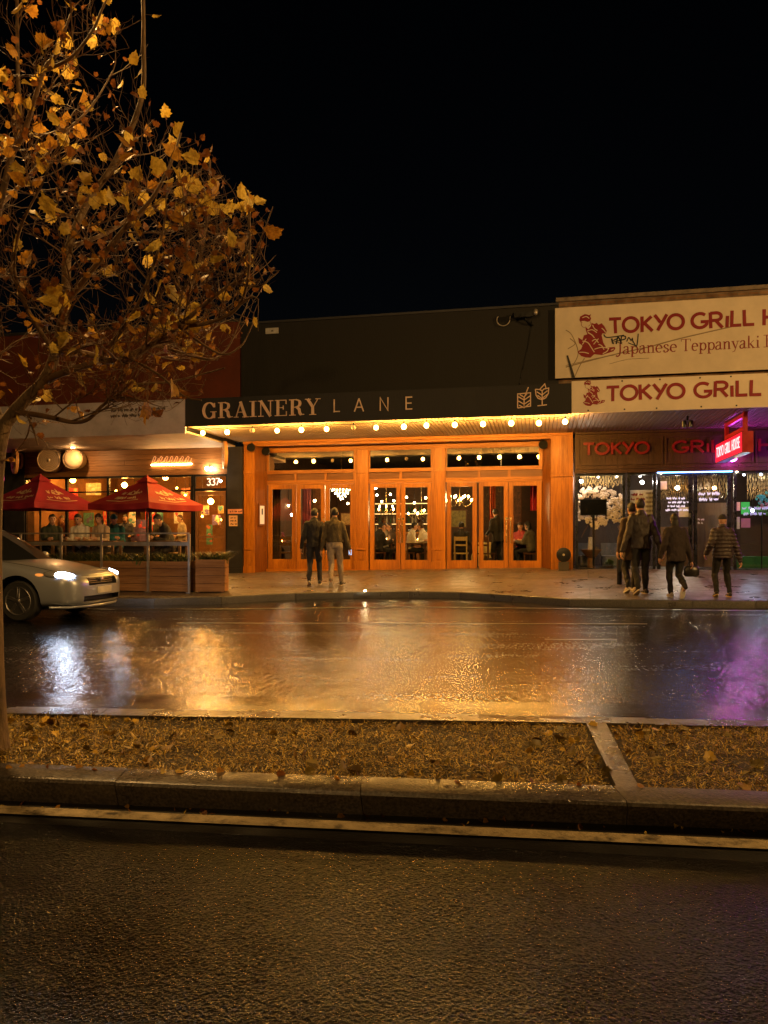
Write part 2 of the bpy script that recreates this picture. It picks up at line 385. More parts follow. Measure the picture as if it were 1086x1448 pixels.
# ---- far kerb and pavement, in the shops' frame
kp = [loc2(G(x, y)) for x, y in ((165, 858), (300, 855.5), (412, 849), (560, 845.5), (640, 846.5), (720, 851.5), (810, 858.5), (950, 860), (1086, 861))]
kp = [(-50, kp[0][1] - 0.1)] + kp + [(50, kp[-1][1] + 0.3)]
def kt(s):
    for (a, ta), (b, tb) in zip(kp, kp[1:]):
        if s <= b:
            u = (s - a) / (b - a); return ta + (tb - ta) * u
    return kp[-1][1]
def zf(s): return min(0.50, max(0.24, 0.395 + 0.02 * s))
def zp(s, t):      # height of the pavement
    k = kt(s) + 0.15; u = min(1.1, max(0.0, (t - k) / (0 - k))); return 0.15 + (zf(s) - 0.15) * u
ss = [-50, -30, -18] + [-12 + i * 0.3 for i in range(91)] + [18, 24, 32, 50]
def sheet(name, t_of, m, nv, z_of):
    mb = MB(); n = len(ss) - 1
    mb.grid(lambda u, v: (lambda s: (s, t_of(s, v), z_of(s, t_of(s, v))))(ss[round(u * n)]), n, nv)
    return ONE(mb, name, m, None, None, (0, 0, 0), kind='structure', fix=False)
# pavement: poured slabs with tooled joints, damp
m, nt, b_, out = nodes_of('pavement_concrete'); L = nt.links.new; v = coords(nt)
mp = N(nt, 'ShaderNodeMapping'); mp.inputs['Rotation'].default_value = (0, 0, R(3)); L(v, mp.inputs['Vector'])
bk = N(nt, 'ShaderNodeTexBrick', Scale=1.0); bk.offset = 0.37; bk.inputs['Mortar Size'].default_value = 0.012; bk.inputs['Brick Width'].default_value = 1.55; bk.inputs['Row Height'].default_value = 1.7
bk.inputs['Color1'].default_value = (0.085, 0.070, 0.053, 1); bk.inputs['Color2'].default_value = (0.12, 0.098, 0.075, 1); bk.inputs['Mortar'].default_value = (0.03, 0.025, 0.02, 1); L(mp.outputs[0], bk.inputs['Vector'])
n1 = N(nt, 'ShaderNodeTexNoise', Scale=1.7, Detail=7.0, Roughness=0.7); L(v, n1.inputs['Vector'])
mx = N(nt, 'ShaderNodeMix', data_type='RGBA', blend_type='MULTIPLY'); mx.inputs[0].default_value = 0.8; L(bk.outputs[0], mx.inputs[6])
L(ramp(nt, n1.outputs[0], [(0.3, (0.45, 0.42, 0.4)), (0.7, (1.1, 1.05, 1))]), mx.inputs[7]); L(mx.outputs[2], b_.inputs['Base Color'])
L(mrange(nt, n1.outputs[0], 0.22, 0.6, 0.35, 0.62), b_.inputs['Roughness'])
n2 = N(nt, 'ShaderNodeTexNoise', Scale=45.0, Detail=4.0); L(v, n2.inputs['Vector'])
bp = N(nt, 'ShaderNodeBump', Strength=0.25, Distance=0.01); L(n2.outputs[0], bp.inputs['Height'])
bq = N(nt, 'ShaderNodeBump', Strength=0.6, Distance=0.02); bq.invert = True; L(bk.outputs[1], bq.inputs['Height']); L(bp.outputs[0], bq.inputs['Normal']); L(bq.outputs[0], b_.inputs['Normal'])
sheet('pavement', lambda s, v: (kt(s) + 0.16) * (1 - v) + 1.2 * v, m, 30, lambda s, t: zp(s, t))
mb = MB(); rnd = random.Random(2); s = -40.0
while s < 40:
    s2 = s + 1.1; r = []
    for q in (s + 0.004, s2 - 0.004):
        t = kt(q); d = (kt(q + .05) - kt(q - .05)) / .1
        r.append([(q, t, -0.02), (q, t + 0.004, 0.12), (q, t + 0.012, 0.142), (q, t + 0.03, 0.152), (q, t + 0.17, 0.153), (q, t + 0.17, -0.02)])
    mb.loft(r); s = s2
ONE(mb, 'pavement_kerb', BLU, None, None, (0, 0, 0), kind='structure', smooth=30)
gl = [loc2(G(x, y)) for x, y in ((165, 862), (340, 861.5), (580, 858.5), (820, 861), (1086, 864))]
gl = [(-50, gl[0][1])] + gl + [(50, gl[-1][1])]
def gt(s):
    for (a, ta), (b, tb) in zip(gl, gl[1:]):
        if s <= b: return ta + (tb - ta) * (s - a) / (b - a)
    return gl[-1][1]
sheet('gutter', lambda s, v: gt(s) * (1 - v) + (kt(s) + 0.002) * v, GUT, 4, lambda s, t: 0.012 if t > gt(s) + 0.01 else 0.012)
mb = MB(); s = -40.0
while s < 40:
    s2 = s + 0.6; mb.loft([[(q, gt(q) - 0.09, 0.002), (q, gt(q) - 0.09, 0.006), (q, gt(q), 0.013), (q, gt(q), 0.002)] for q in (s, s2)]); s = s2
ONE(mb, 'gutter_edge', ASD, None, None, (0, 0, 0), kind='structure')
# ------------------------------------------------------------------ stroke lettering
def arc(cx, cy, rx, ry, a0, a1, n=14): return [(cx + rx * math.cos(R(a0 + (a1 - a0) * i / n)), cy + ry * math.sin(R(a0 + (a1 - a0) * i / n))) for i in range(n + 1)]
SANS = {  # advance width, strokes (None first = closed)
 'T': (.68, [[(0, .94), (.62, .94)], [(.31, .92), (.31, 0)]]),
 'O': (.92, [[None] + arc(.42, .5, .38, .45, 0, 348, 22)]),
 'K': (.66, [[(.07, 1), (.07, 0)], [(.55, .97), (.1, .48)], [(.2, .56), (.6, .03)]]),
 'Y': (.70, [[(.02, 1), (.33, .5)], [(.64, 1), (.2, 0)]]),
 'G': (.84, [arc(.42, .5, .36, .45, 48, 330, 18) + [(.74, .42), (.45, .42)]]),
 'R': (.70, [[(.07, 1), (.07, 0)], [(.07, .95), (.35, .95)] + arc(.36, .72, .2, .23, 80, -90, 8) + [(.1, .48)], [(.3, .48), (.6, 0)]]),
 'i': (.24, [[(.1, .72), (.1, 0)]]), 'I': (.26, [[(.1, 1), (.1, 0)]]),
 'L': (.58, [[(.07, 1), (.07, 0)], [(.02, .06), (.5, .06)]]),
 'H': (.74, [[(.07, 1), (.07, 0)], [(.62, 1), (.62, 0)], [(.08, .5), (.6, .5)]]),
 'U': (.76, [[(.07, 1), (.07, .35)] + arc(.35, .33, .28, .27, 180, 360, 10) + [(.63, 1)]]),
 'S': (.66, [[(.55, .82)] + arc(.32, .74, .22, .2, 40, 200, 8) + [(.32, .5)] + arc(.31, .27, .24, .21, 60, -150, 10)]),
 'E': (.62, [[(.07, 1), (.07, 0)], [(.07, .95), (.52, .95)], [(.07, .5), (.46, .5)], [(.07, .05), (.52, .05)]]),
 'A': (.80, [[(.02, 0), (.36, 1)], [(.36, 1), (.7, 0)], [(.14, .33), (.58, .33)]]),
 'N': (.80, [[(.07, 0), (.07, 1), (.64, 0), (.64, 1)]]),
 'P': (.64, [[(.07, 1), (.07, 0)], [(.07, .95), (.35, .95)] + arc(.36, .7, .2, .25, 80, -90, 8) + [(.1, .45)]]),
 'V': (.66, [[(.02, 1), (.3, 0), (.58, 1)]]),
 '3': (.62, [arc(.27, .74, .22, .22, 150, -70, 8) + arc(.27, .26, .25, .25, 70, -150, 9)]),
 '7': (.6, [[(.03, .95), (.52, .95), (.18, 0)]]),
 ' ': (.45, []),
}
# serif letters: every stroke carries its own weights; k thick, t thin, p pen (thick where it runs upright)
SERIF = {
 'G': (.95, [('p', catmull([(.74, .74), (.6, .94), (.42, 1), (.2, .86), (.1, .5), (.2, .14), (.42, 0), (.6, .06), (.7, .2)], 5)), ('k', [(.7, .02), (.7, .42)]), ('t', [(.5, .42), (.86, .42)]), ('t', [(.75, .7), (.75, .98)])]),
 'R': (.92, [('k', [(.2, 0), (.2, 1)]), ('t', [(.02, .98), (.45, .98)]), ('t', [(.02, .02), (.38, .02)]), ('p', catmull([(.42, .98), (.58, .9), (.63, .76), (.58, .6), (.42, .52), (.24, .51)], 5)), ('k', catmull([(.45, .5), (.58, .38), (.62, .15), (.7, .03)], 4)), ('t', [(.66, .02), (.86, .06)])]),
 'A': (.92, [('t', [(.14, 0), (.42, 1)]), ('k', [(.40, 1), (.7, 0)]), ('t', [(.22, .33), (.56, .33)]), ('t', [(.02, .02), (.28, .02)]), ('t', [(.52, .02), (.88, .02)])]),
 'I': (.5, [('k', [(.22, 0), (.22, 1)]), ('t', [(.02, .98), (.42, .98)]), ('t', [(.02, .02), (.42, .02)])]),
 'N': (.95, [('t', [(.16, 0), (.16, 1)]), ('k', [(.16, 1), (.72, 0)]), ('t', [(.72, 0), (.72, 1)]), ('t', [(0, .98), (.22, .98)]), ('t', [(.58, .98), (.88, .98)]), ('t', [(.02, .02), (.32, .02)])]),
 'E': (.82, [('k', [(.2, 0), (.2, 1)]), ('t', [(.02, .98), (.68, .98)]), ('t', [(.02, .02), (.7, .02)]), ('t', [(.2, .52), (.5, .52)]), ('t', [(.66, .98), (.66, .74)]), ('t', [(.68, .02), (.68, .28)]), ('t', [(.5, .64), (.5, .4)])]),
 'Y': (.88, [('k', [(.14, 1), (.44, .46)]), ('t', [(.72, 1), (.45, .47)]), ('k', [(.43, .48), (.43, 0)]), ('t', [(0, .98), (.32, .98)]), ('t', [(.58, .98), (.86, .98)]), ('t', [(.24, .02), (.62, .02)])]),
 'J': (.42, [('k', catmull([(.26, 1), (.26, .3), (.22, -.05), (.1, -.16), (0, -.1)], 4)), ('t', [(.12, .98), (.4, .98)])]),
 'a': (.46, [('p', catmull([(.06, .5), (.14, .62), (.26, .62), (.31, .5), (.31, .12), (.36, .02), (.44, .05)], 4)), ('p', catmull([(.3, .38), (.14, .32), (.04, .2), (.06, .05), (.16, 0), (.3, .1)], 4))]),
 'p': (.52, [('k', [(.12, .62), (.12, -.28)]), ('p', [None] + arc(.28, .31, .17, .3, 0, 342, 14)), ('t', [(.02, -.27), (.24, -.27)]), ('t', [(.02, .61), (.12, .61)])]),
 'n': (.54, [('k', [(.12, .62), (.12, 0)]), ('p', catmull([(.14, .48), (.26, .62), (.38, .56), (.4, .4), (.4, 0)], 4)), ('t', [(.02, .015), (.22, .015)]), ('t', [(.3, .015), (.5, .015)]), ('t', [(.02, .61), (.12, .61)])]),
 'e': (.46, [('p', [(.06, .34), (.38, .34)] + arc(.22, .31, .17, .31, 10, 310, 14))]),
 's': (.40, [('p', catmull([(.3, .48), (.26, .6), (.14, .61), (.07, .5), (.14, .36), (.28, .24), (.3, .1), (.18, .0), (.07, .03), (.05, .16)], 4))]),
 'T': (.66, [('k', [(.31, 0), (.31, .98)]), ('t', [(.02, .98), (.6, .98)]), ('t', [(.02, .99), (.02, .8)]), ('t', [(.6, .99), (.6, .8)]), ('t', [(.2, .02), (.42, .02)])]),
 'y': (.5, [('k', [(.08, .62), (.26, .05)]), ('t', [(.42, .62), (.2, -.2), (.06, -.26)]), ('t', [(0, .61), (.18, .61)]), ('t', [(.32, .61), (.5, .61)])]),
 'k': (.54, [('k', [(.12, 1), (.12, 0)]), ('t', [(.42, .62), (.14, .28)]), ('k', [(.2, .36), (.42, 0)]), ('t', [(.02, .015), (.22, .015)]), ('t', [(.32, .015), (.52, .015)])]),
 'i': (.28, [('k', [(.13, .62), (.13, 0)]), ('k', [(.13, .95), (.13, .82)]), ('t', [(.02, .015), (.24, .015)]), ('t', [(.03, .61), (.13, .61)])]),
 't': (.32, [('k', catmull([(.14, .82), (.14, .1), (.2, 0), (.3, .06)], 4)), ('t', [(.02, .61), (.28, .61)])]),
 'u': (.54, [('k', catmull([(.1, .62), (.1, .15), (.2, .01), (.36, .1)], 4)), ('k', [(.4, .62), (.4, 0)]), ('t', [(.4, .015), (.5, .015)])]),
 'r': (.38, [('k', [(.12, .62), (.12, 0)]), ('p', catmull([(.14, .46), (.24, .6), (.34, .58)], 4)), ('t', [(.02, .015), (.24, .015)])]),
 ' ': (.4, []),
}
def text(mb, txt, s0, s1, z0, h, t, w=.15, depth=.02, font=SANS, thin=.05, jig=0.0, rnd=None):
    tot = sum(font[c][0] for c in txt) * h; k = (s1 - s0) / tot; x = s0; n = 0; rnd = rnd or random.Random(1)
    for c in txt:
        adv, sts = font[c]; dz = rnd.uniform(-jig, jig) * h; sl = rnd.uniform(-jig, jig) * 1.5
        for st in sts:
            kind = None
            if isinstance(st, tuple): kind, st = st
            cl = st[0] is None; pts = [(p[0] * k, p[1]) for p in (st[1:] if cl else st)]
            if kind is None: ww = w
            elif kind == 'k': ww = w
            elif kind == 't': ww = thin
            else:
                ww = []
                for i in range(len(pts)):
                    a, b = Vector(pts[max(0, i - 1)]), Vector(pts[min(len(pts) - 1, i + 1)]); d = b - a
                    ww.append(thin + (w - thin) * abs(d.y) / max(1e-6, d.length))
            mb.stroke(pts, ww, x, z0 + dz, h, t - 0.0006 * (n % 9), depth, cl, sl); n += 1
        x += adv * h * k
    return mb
def scribble(mb, s0, s1, z0, z1, t, rows, seed, w=.5, depth=.002):   # lettering too small or blurred to read: running squiggles in rows
    rnd = random.Random(seed); rh = (z1 - z0) / rows; n = 0; lw = .10 * (.6 + w * .7)
    for r in range(rows):
        x = s0 + rnd.uniform(0, .1) * (s1 - s0); e = s1 - rnd.uniform(0, .2) * (s1 - s0); zz = z1 - (r + .8) * rh
        while x < e:
            k = rnd.randint(5, 13); pts = []; u = 0
            for i in range(k):
                u += rnd.uniform(.05, .16); pts.append((u, (rnd.uniform(.0, .2) if i % 2 else rnd.uniform(.3, .62)) ))
            pts = [(q.x, q.y) for q in catmull(pts, 3)]
            mb.stroke(pts, lw, x, zz, rh, t - .0004 * (n % 5), depth); n += 1
            x += (u + .22) * rh
    return mb
# ------------------------------------------------------------------ shared building materials
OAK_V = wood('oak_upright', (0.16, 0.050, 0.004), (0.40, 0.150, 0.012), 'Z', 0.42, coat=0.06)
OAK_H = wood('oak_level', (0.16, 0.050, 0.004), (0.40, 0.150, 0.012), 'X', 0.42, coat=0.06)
OAK_D = wood('oak_shaded', (0.09, 0.026, 0.003), (0.20, 0.066, 0.007), 'Z', 0.42, coat=0.06)  # darker copy of the oak: shade of the recesses put into the colour
OAK_DH = wood('oak_shaded_level', (0.07, 0.021, 0.003), (0.15, 0.052, 0.007), 'X', 0.42, coat=0.06)  # same darkened oak with level grain, recess shade in its colour
CHAR = mat('charcoal_render', (0.012, 0.0112, 0.0105), 0.7, var=0.5, scale=2.2, stretch=(1, 1, .25), bump=0.25, bscale=30)
RUST = mat('rust_render', (0.13, 0.026, 0.007), 0.75, var=0.25, scale=1.6, bump=0.25, bscale=40)
BLK = mat('black_metal', (0.012, 0.013, 0.015), 0.32, 0.4)
SOF = mat('soffit_lining', (0.38, 0.30, 0.22), 0.55, var=0.22, scale=3)
GLS = glass('door_glass', 0.07); GLT = glass('transom_glass', 0.32, (0.6, 0.6, 0.55)); GLW = glass('shop_glass', 0.06)
LET = mat('cream_letters', (0.72, 0.50, 0.34), 0.45)
BRASS = mat('brass', (0.75, 0.55, 0.25), 0.25, 1.0)
DARKIN = mat('dark_interior', (0.035, 0.026, 0.018), 0.8, var=0.35, scale=3)
FLOORIN = wood('interior_boards', (0.022, 0.011, 0.005), (0.045, 0.024, 0.012), 'Y', 0.4)
# ------------------------------------------------------------------ middle building: timber restaurant front
TD = 0.55
ZT = 0.40
sL, sR = S(345), S(810); g = T('restaurant_building', 'dark charcoal restaurant building with oak doors and a deep lit awning', 'building', (0, 0, 0.3))
zt = 7.36
mb = MB(); mb.box(S(341), S(790), 0.0, 0.28, 4.62, zt - 0.06); mb.box(S(341), S(790), 0.02, 0.28, 3.96, 4.62)
P(mb, 'upper_wall', CHAR, g)
P(MB().tube([(S(752), -.014, 6.95), (S(747), -.02, 6.3), (S(738), -.016, 5.6), (S(732), -.014, 5.05)], .009, 6).tube([(S(732), -.014, 5.05), (S(690), -.014, 5.0), (S(650), -.014, 4.95)], .007, 6), 'wall_cable', BLK, g, 60)
mb = MB().box(S(340), S(790), -0.05, 0.34, zt - 0.06, zt); P(mb, 'parapet_cap', mat('cap_metal', (0.05, 0.05, 0.055), 0.5, 0.3), g)
mb = MB().box(sL - .1, sL, 0.3, 14, 0, 6.9).box(S(784), S(784) + .1, 0.3, 14, 4.0, 6.9); P(mb, 'side_wall', CHAR, g)
mb = MB().box(sL - .1, S(784) + .1, 0.28, 14, 6.9, 7.0); P(mb, 'roof', CHAR, g)
# awning
aL, aR = S(262, -3.06), S(808, -3.06); sof0, sof1 = 4.0, 4.06
mb = MB(); s = aL + 0.01
while s < aR - .05:      # lining boards that run back from the fascia
    mb.prism([(s, -3.0, 4.0), (s + .062, -3.0, 4.0), (s + .072, -3.0, 4.018), (s + .082, -3.0, 4.018), (s + .092, -3.0, 4.0), (s + .092, -3.0, 4.05), (s, -3.0, 4.05)], (0, 3.0, 0)); s += .092
P(mb, 'soffit', SOF, g)
mb = MB().box(aL, aR, -3.0, 0.0, 4.06, 4.14); P(mb, 'awning_roof', BLK, g)
mb = MB().box(aL, aR, -3.06, -3.0, 3.995, 4.66).box(aL, aR, -3.075, -3.06, 3.985, 4.03); fas = P(mb, 'fascia', CHAR, g)
tf = -3.06
mb = MB(); text(mb, 'GRAINERY', S(286, tf), S(454, tf), 4.165, 0.375, tf - .03, w=.17, thin=.045, font=SERIF, depth=.03); P(mb, 'lettering', LET, fas)
for c, px in zip('LANE', (471.5, 501, 536.5, 573)): mb = MB(); text(mb, c, S(px, tf), S(px, tf) + SANS[c][0] * .315, 4.205, 0.30, tf - .022, w=.085, depth=.022); P(mb, 'letter', LET, fas)
mb = MB()
def em(pts, w=.035): mb.stroke([(x, y) for x, y in pts], w, 0, 0, 1, tf - .008, .008)
a0, b0 = S(731, tf), Z(731, 577.5, tf); k_ = .0155
def q(x, y): return (a0 + (x - 731) * k_, b0 + (577.5 - y) * k_)
for st in ([(732, 577), (732, 557), (750, 556), (750, 575), (732, 577)], [(741, 574), (741, 563), (747, 548)], [(733, 561), (741, 566), (750, 560)], [(733, 567), (741, 572), (750, 566)], [(734, 573), (741, 577), (749, 571)], [(735, 558), (741, 562), (745, 557)]): em([q(*p) for p in st], .022)
a0, b0 = S(757, tf), Z(757, 575, tf)
def q(x, y): return (a0 + (x - 757) * k_, b0 + (575 - y) * k_)
for st in ([(757, 550.5), (758, 559), (761, 563.5), (766, 565.5), (771.5, 563), (775, 557), (775.5, 549.5), (769, 550.5), (766.5, 553), (763, 551), (757, 550.5)], [(766.5, 573), (766.5, 553)], [(759, 554), (766, 559), (774, 553)], [(760, 559), (766, 564), (774, 558)], [(763, 551), (770, 543.5), (772, 550)], [(760, 574), (773, 573)]): em([q(*p) for p in st], .022)
P(mb, 'emblem', LET, fas)
# timber front
mb = MB()
def pil(s0, s1, t0, z0, z1, label=None):
    mb = MB().box(s0, s1, t0, t0 + .25, z0, z1)
    w = s1 - s0
    mb.box(s0 + .0, s0 + w * .18, t0 - .02, t0, z0 + .02, z1); mb.box(s1 - w * .18, s1, t0 - .02, t0, z0 + .02, z1)
    mb.box(s0 - .012, s1 + .012, t0 - .035, t0, z0, z0 + .34); mb.box(s0 - .006, s1 + .006, t0 - .03, t0, .95, 1.0)
    mb.box(s0 - .004, s1 + .004, t0 - .03, t0 - .0, 3.1, 3.18)
    mb.box(s0 + w * .36, s0 + w * .64, t0 - .022, t0, z0 + .4, .9); mb.box(s0 + w * .3, s0 + w * .36, t0 - .015, t0, 1.05, 3.05); mb.box(s0 + w * .64, s0 + w * .7, t0 - .015, t0, 1.05, 3.05)
    return P(mb, 'pilaster', OAK_V, g)
pil(S(345), S(360), 0.0, 0.15, 3.93)
mb = MB(); a, b = S(779), S(810)
mb.box(a, b, 0, .3, .25, 3.97)
for z0, z1 in ((.27, .6), (.64, 2.86), (2.93, 3.93)):
    mb.box(a, a + .05, -.03, 0, z0, z1).box(b - .05, b, -.03, 0, z0, z1)
mb.box(a - .01, b + .01, -.04, 0, 2.87, 2.92).box(a - .01, b + .01, -.04, 0, .2, .42)
mb.box(a + .05, b - .05, -.012, 0, .66, 2.84).box(a + .05, b - .05, -.012, 0, 2.95, 3.9)
P(mb, 'pilaster', OAK_V, g)
# splayed returns at both ends of the recess
def splay(s0, t0, s1, t1, d):
    mb = MB(); mb.prism([(s0, t0, .15), (s1, t1, .15), (s1 + d, t1 + .05, .15), (s0 + d, t0 + .05, .15)], (0, 0, 3.8))
    for z0, z1, m in ((.5, .92, 0), (1.02, 3.05, 0), (3.2, 3.75, 0)):
        for u0, u1 in ((.06, .2), (.8, .94)):
            pa = Vector((s0 + (s1 - s0) * u0, t0 + (t1 - t0) * u0)); pb = Vector((s0 + (s1 - s0) * u1, t0 + (t1 - t0) * u1))
            nn = Vector((t1 - t0, -(s1 - s0))).normalized() * .015
            if nn.y > 0: nn = -nn
            mb.prism([(pa.x, pa.y, z0), (pb.x, pb.y, z0), (pb.x + nn.x, pb.y + nn.y, z0), (pa.x + nn.x, pa.y + nn.y, z0)], (0, 0, z1 - z0))
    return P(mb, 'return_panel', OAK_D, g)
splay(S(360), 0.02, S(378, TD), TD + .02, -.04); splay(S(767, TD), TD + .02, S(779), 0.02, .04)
mb = MB().box(S(345) - .01, S(810), -.05, .2, 3.93, 4.0).box(S(360), S(779), -.02, .2, 3.86, 3.925); P(mb, 'header_beam', OAK_H, g)
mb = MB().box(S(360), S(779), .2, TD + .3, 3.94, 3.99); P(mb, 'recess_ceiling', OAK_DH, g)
iL, iR = S(378, TD), S(767, TD)
mb = MB().box(iL, iR, TD - .02, TD + .12, 3.76, 3.94).box(iL, iR, TD - .03, TD + .12, 3.12, 3.2).box(iL, iR, TD - .03, TD + .12, 2.88, 2.93).box(iL, iR, TD - .015, TD + .12, 2.81, 2.875)
P(mb, 'transom_rail', OAK_H, g)
mb = MB()
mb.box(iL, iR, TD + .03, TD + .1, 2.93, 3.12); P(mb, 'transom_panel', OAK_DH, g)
for px in (418, 460, 501, 520, 566.5, 611, 629, 677.5, 720):
    s = S(px, TD); P(MB().box(s - .035, s + .035, TD - .012, TD + .029, 2.931, 3.119), 'transom_stile', OAK_V, g)
for a, b in ((501.5, 521), (611, 630)): pil(S(a, TD), S(b, TD), TD - .04, .3, 3.75)
for a, b in ((380, 500), (523, 609), (632, 762)):
    s0, s1 = S(a, TD), S(b, TD); mb = MB()
    mb.box(s0 - .1, s0, TD, TD + .08, 3.2, 3.76).box(s1, s1 + .1, TD, TD + .08, 3.2, 3.76).box(s0, s1, TD + .01, TD + .07, 3.2, 3.225).box(s0, s1, TD + .01, TD + .07, 3.735, 3.76)
    fr = P(mb, 'transom_window', OAK_V, g); P(MB().box(s0, s1, TD + .04, TD + .046, 3.2, 3.76), 'glass', GLT, fr)
DOORS = ((379, 418.5, 0), (419, 459.5, 1), (460, 501, 0), (523, 566.3, 1), (566.8, 610.5, -1), (631.5, 674.5, 0), (677, 718.8, 1), (719.3, 766, -1))
for a, b, hd in DOORS:
    s0, s1 = S(a, TD), S(b, TD); w = .105; mb = MB(); z0, z1 = ZT, 2.805
    mb.box(s0 + .004, s0 + w, TD, TD + .06, z0, z1).box(s1 - w, s1 - .004, TD, TD + .06, z0, z1)
    mb.box(s0 + w, s1 - w, TD, TD + .06, z0, z0 + .26).box(s0 + w, s1 - w, TD, TD + .06, z1 - .1, z1)
    gx0, gx1, gz0, gz1 = s0 + w, s1 - w, z0 + .26, z1 - .1
    for q_ in ((gx0, gx0 + .018, gz0, gz1), (gx1 - .018, gx1, gz0, gz1), (gx0 + .018, gx1 - .018, gz0, gz0 + .018), (gx0 + .018, gx1 - .018, gz1 - .018, gz1)): mb.box(q_[0], q_[1], TD + .012, TD + .05, q_[2], q_[3])
    mb.box(s0 + w + .03, s1 - w - .03, TD - .008, TD, z0 + .06, z0 + .2)
    d = P(mb, 'door', OAK_V, g)
    P(MB().box(gx0, gx1, TD + .028, TD + .034, gz0, gz1), 'glass', GLS, d)
    if hd:
        hs = s1 - .05 if hd > 0 else s0 + .05; hb = MB()
        hb.tube([(hs, TD - .06, 1.15), (hs, TD - .06, 1.75)], .014, 8)
        for zz in (1.2, 1.7): hb.tube([(hs, TD - .06, zz), (hs, TD, zz)], .01, 6)
        hb.box(hs - .03, hs + .03, TD - .006, TD - .0005, 1.78, 1.84)
        P(hb, 'handle', BRASS, d)
mb = MB().box(S(378, TD), S(767, TD), TD - .1, TD + .3, .1, ZT - .004).box(S(523, TD), S(611, TD), TD - .35, TD - .1, .1, ZT - .02); P(mb, 'threshold', OAK_H, g)
# dining room behind the doors
mb = MB().box(iL - .3, iR + .3, TD + .3, 9.2, ZT - .1, ZT - .01); P(mb, 'dining_floor', FLOORIN, g)
mb = MB().box(iL - .4, iL - .3, TD + .1, 9.2, .3, 4.2).box(iR + .3, iR + .4, TD + .1, 9.2, .3, 4.2).box(iL - .4, iR + .4, 9.2, 9.3, .3, 4.2); P(mb, 'dining_wall', mat('dining_paint', (0.085, 0.038, 0.013), 0.7, var=.4, scale=2), g)
mb = MB().box(iL - .3, iR + .3, TD + .13, 9.2, 4.05, 4.15); P(mb, 'dining_ceiling', DARKIN, g)
# ------------------------------------------------------------------ left building: timber-clad cafe
cL = S(36); cR = S(343); c = T('cafe_building', 'rust red cafe building with plank cladding and a pale awning fascia', 'building', (-9, 0, 0.2))
mb = MB().box(-16, S(340) - .012, 0.0, .28, 4.5, 7.4); P(mb, 'upper_wall', RUST, c)
mb = MB().box(-16, S(340) - .012, -.05, .33, 7.4, 7.48); P(mb, 'parapet_cap', mat('cap_metal', (0.05, 0.05, 0.055), 0.5, 0.3), c)
mb = MB().box(-16, sL - .12, .28, 12, 6.8, 6.9); P(mb, 'roof', CHAR, c)
fL, fR = -16.0, aL - .01
mb = MB().box(fL, fR, -3.05, -2.99, 3.83, 4.66); fa = P(mb, 'fascia', mat('lilac_white_board', (0.42, 0.38, 0.40), 0.6, var=.25, scale=1.5), c)
mb = MB(); scribble(mb, S(155, -3.05), S(232, -3.05), 4.24, 4.52, -3.06, 2, 4, .6, .01); P(mb, 'lettering', mat('grey_letters', (0.09, 0.07, 0.06), 0.6), fa)
mb = MB()
for i in range(9): mb.box(fL, fR, -2.99 + i * .332, -2.99 + i * .332 + .322, 3.86, 3.90)
P(mb, 'soffit', mat('cafe_soffit', (0.42, 0.34, 0.28), 0.6, var=.25, scale=2.5), c)
P(MB().box(fL, fR, -2.99, 0, 3.92, 4.0), 'awning_roof', BLK, c)
mb = MB(); rnd = random.Random(8); z = 3.10
for i in range(5):
    h = .152; x = cL
    while x < S(322):
        l = min(rnd.uniform(1.4, 2.6), S(322) - x)
        mb.box(x, x + l - .004, -.03 - rnd.uniform(0, .008), .1, z, z + h - .008); x += l
    z += h
PLANK = wood('cafe_planks', (0.10, 0.045, 0.018), (0.24, 0.12, 0.05), 'X', 0.5)
P(mb, 'cladding', PLANK, c)
# dark pier between the two shops and the one at the far left
for a, b in ((322, 344), (8, 36)):
    P(MB().box(S(a), S(b), -.06, .4, .1, 3.86).box(S(a) - .0, S(b), -.09, -.06, .1, .42), 'pier', mat('navy_pier', (0.018, 0.018, 0.022), 0.4, var=.3), c)
# windows
mb = MB(); zb, ztp = 1.05, 3.10
mulls = [36, 94, 153, 212, 272]
for px in mulls: mb.box(S(px) - .035, S(px) + .035, -.02, .06, zb, ztp)
mb.box(S(36), S(272), -.03, .08, ztp - .06, ztp - .001).box(S(36), S(272), -.05, .08, zb - .06, zb).box(S(36), S(272), -.018, .05, 2.62, 2.66)
wf = P(mb, 'window', BLK, c)
P(MB().box(S(36), S(272), .01, .016, zb, ztp - .06), 'pane', GLW, wf)
P(MB().box(S(36), S(272), -.01, .1, .1, zb - .06), 'stall_riser', mat('navy_pier', (0, 0, 0)), c)
mb = MB(); s0, s1 = S(274), S(322)
mb.box(s0, s0 + .05, -.02, .06, .25, 3.1).box(s1 - .05, s1, -.02, .06, .25, 3.1).box(s0 + .05, s1 - .05, -.02, .06, 2.62, 2.7).box(s0 + .05, s1 - .05, -.02, .06, 3.04, 3.1); P(mb, 'door_frame', BLK, c)
mb = MB(); d0, d1 = s0 + .05, s1 - .05
mb.box(d0, d0 + .07, 0, .05, .25, 2.6).box(d1 - .07, d1, 0, .05, .25, 2.6).box(d0 + .07, d1 - .07, 0, .05, 2.5, 2.6).box(d0 + .07, d1 - .07, 0, .05, .25, .8).box(d0 + .07, d1 - .07, 0, .05, 1.28, 1.34)
dd = P(mb, 'door', wood('cafe_door', (.12, .06, .03), (.2, .1, .05), 'Z'), c); P(MB().box(d0 + .07, d1 - .07, .02, .026, .8, 2.5), 'glass', GLW, dd)
tw = P(MB().box(d0, d1, .02, .026, 2.7, 3.04), 'transom_glass', GLW, c)
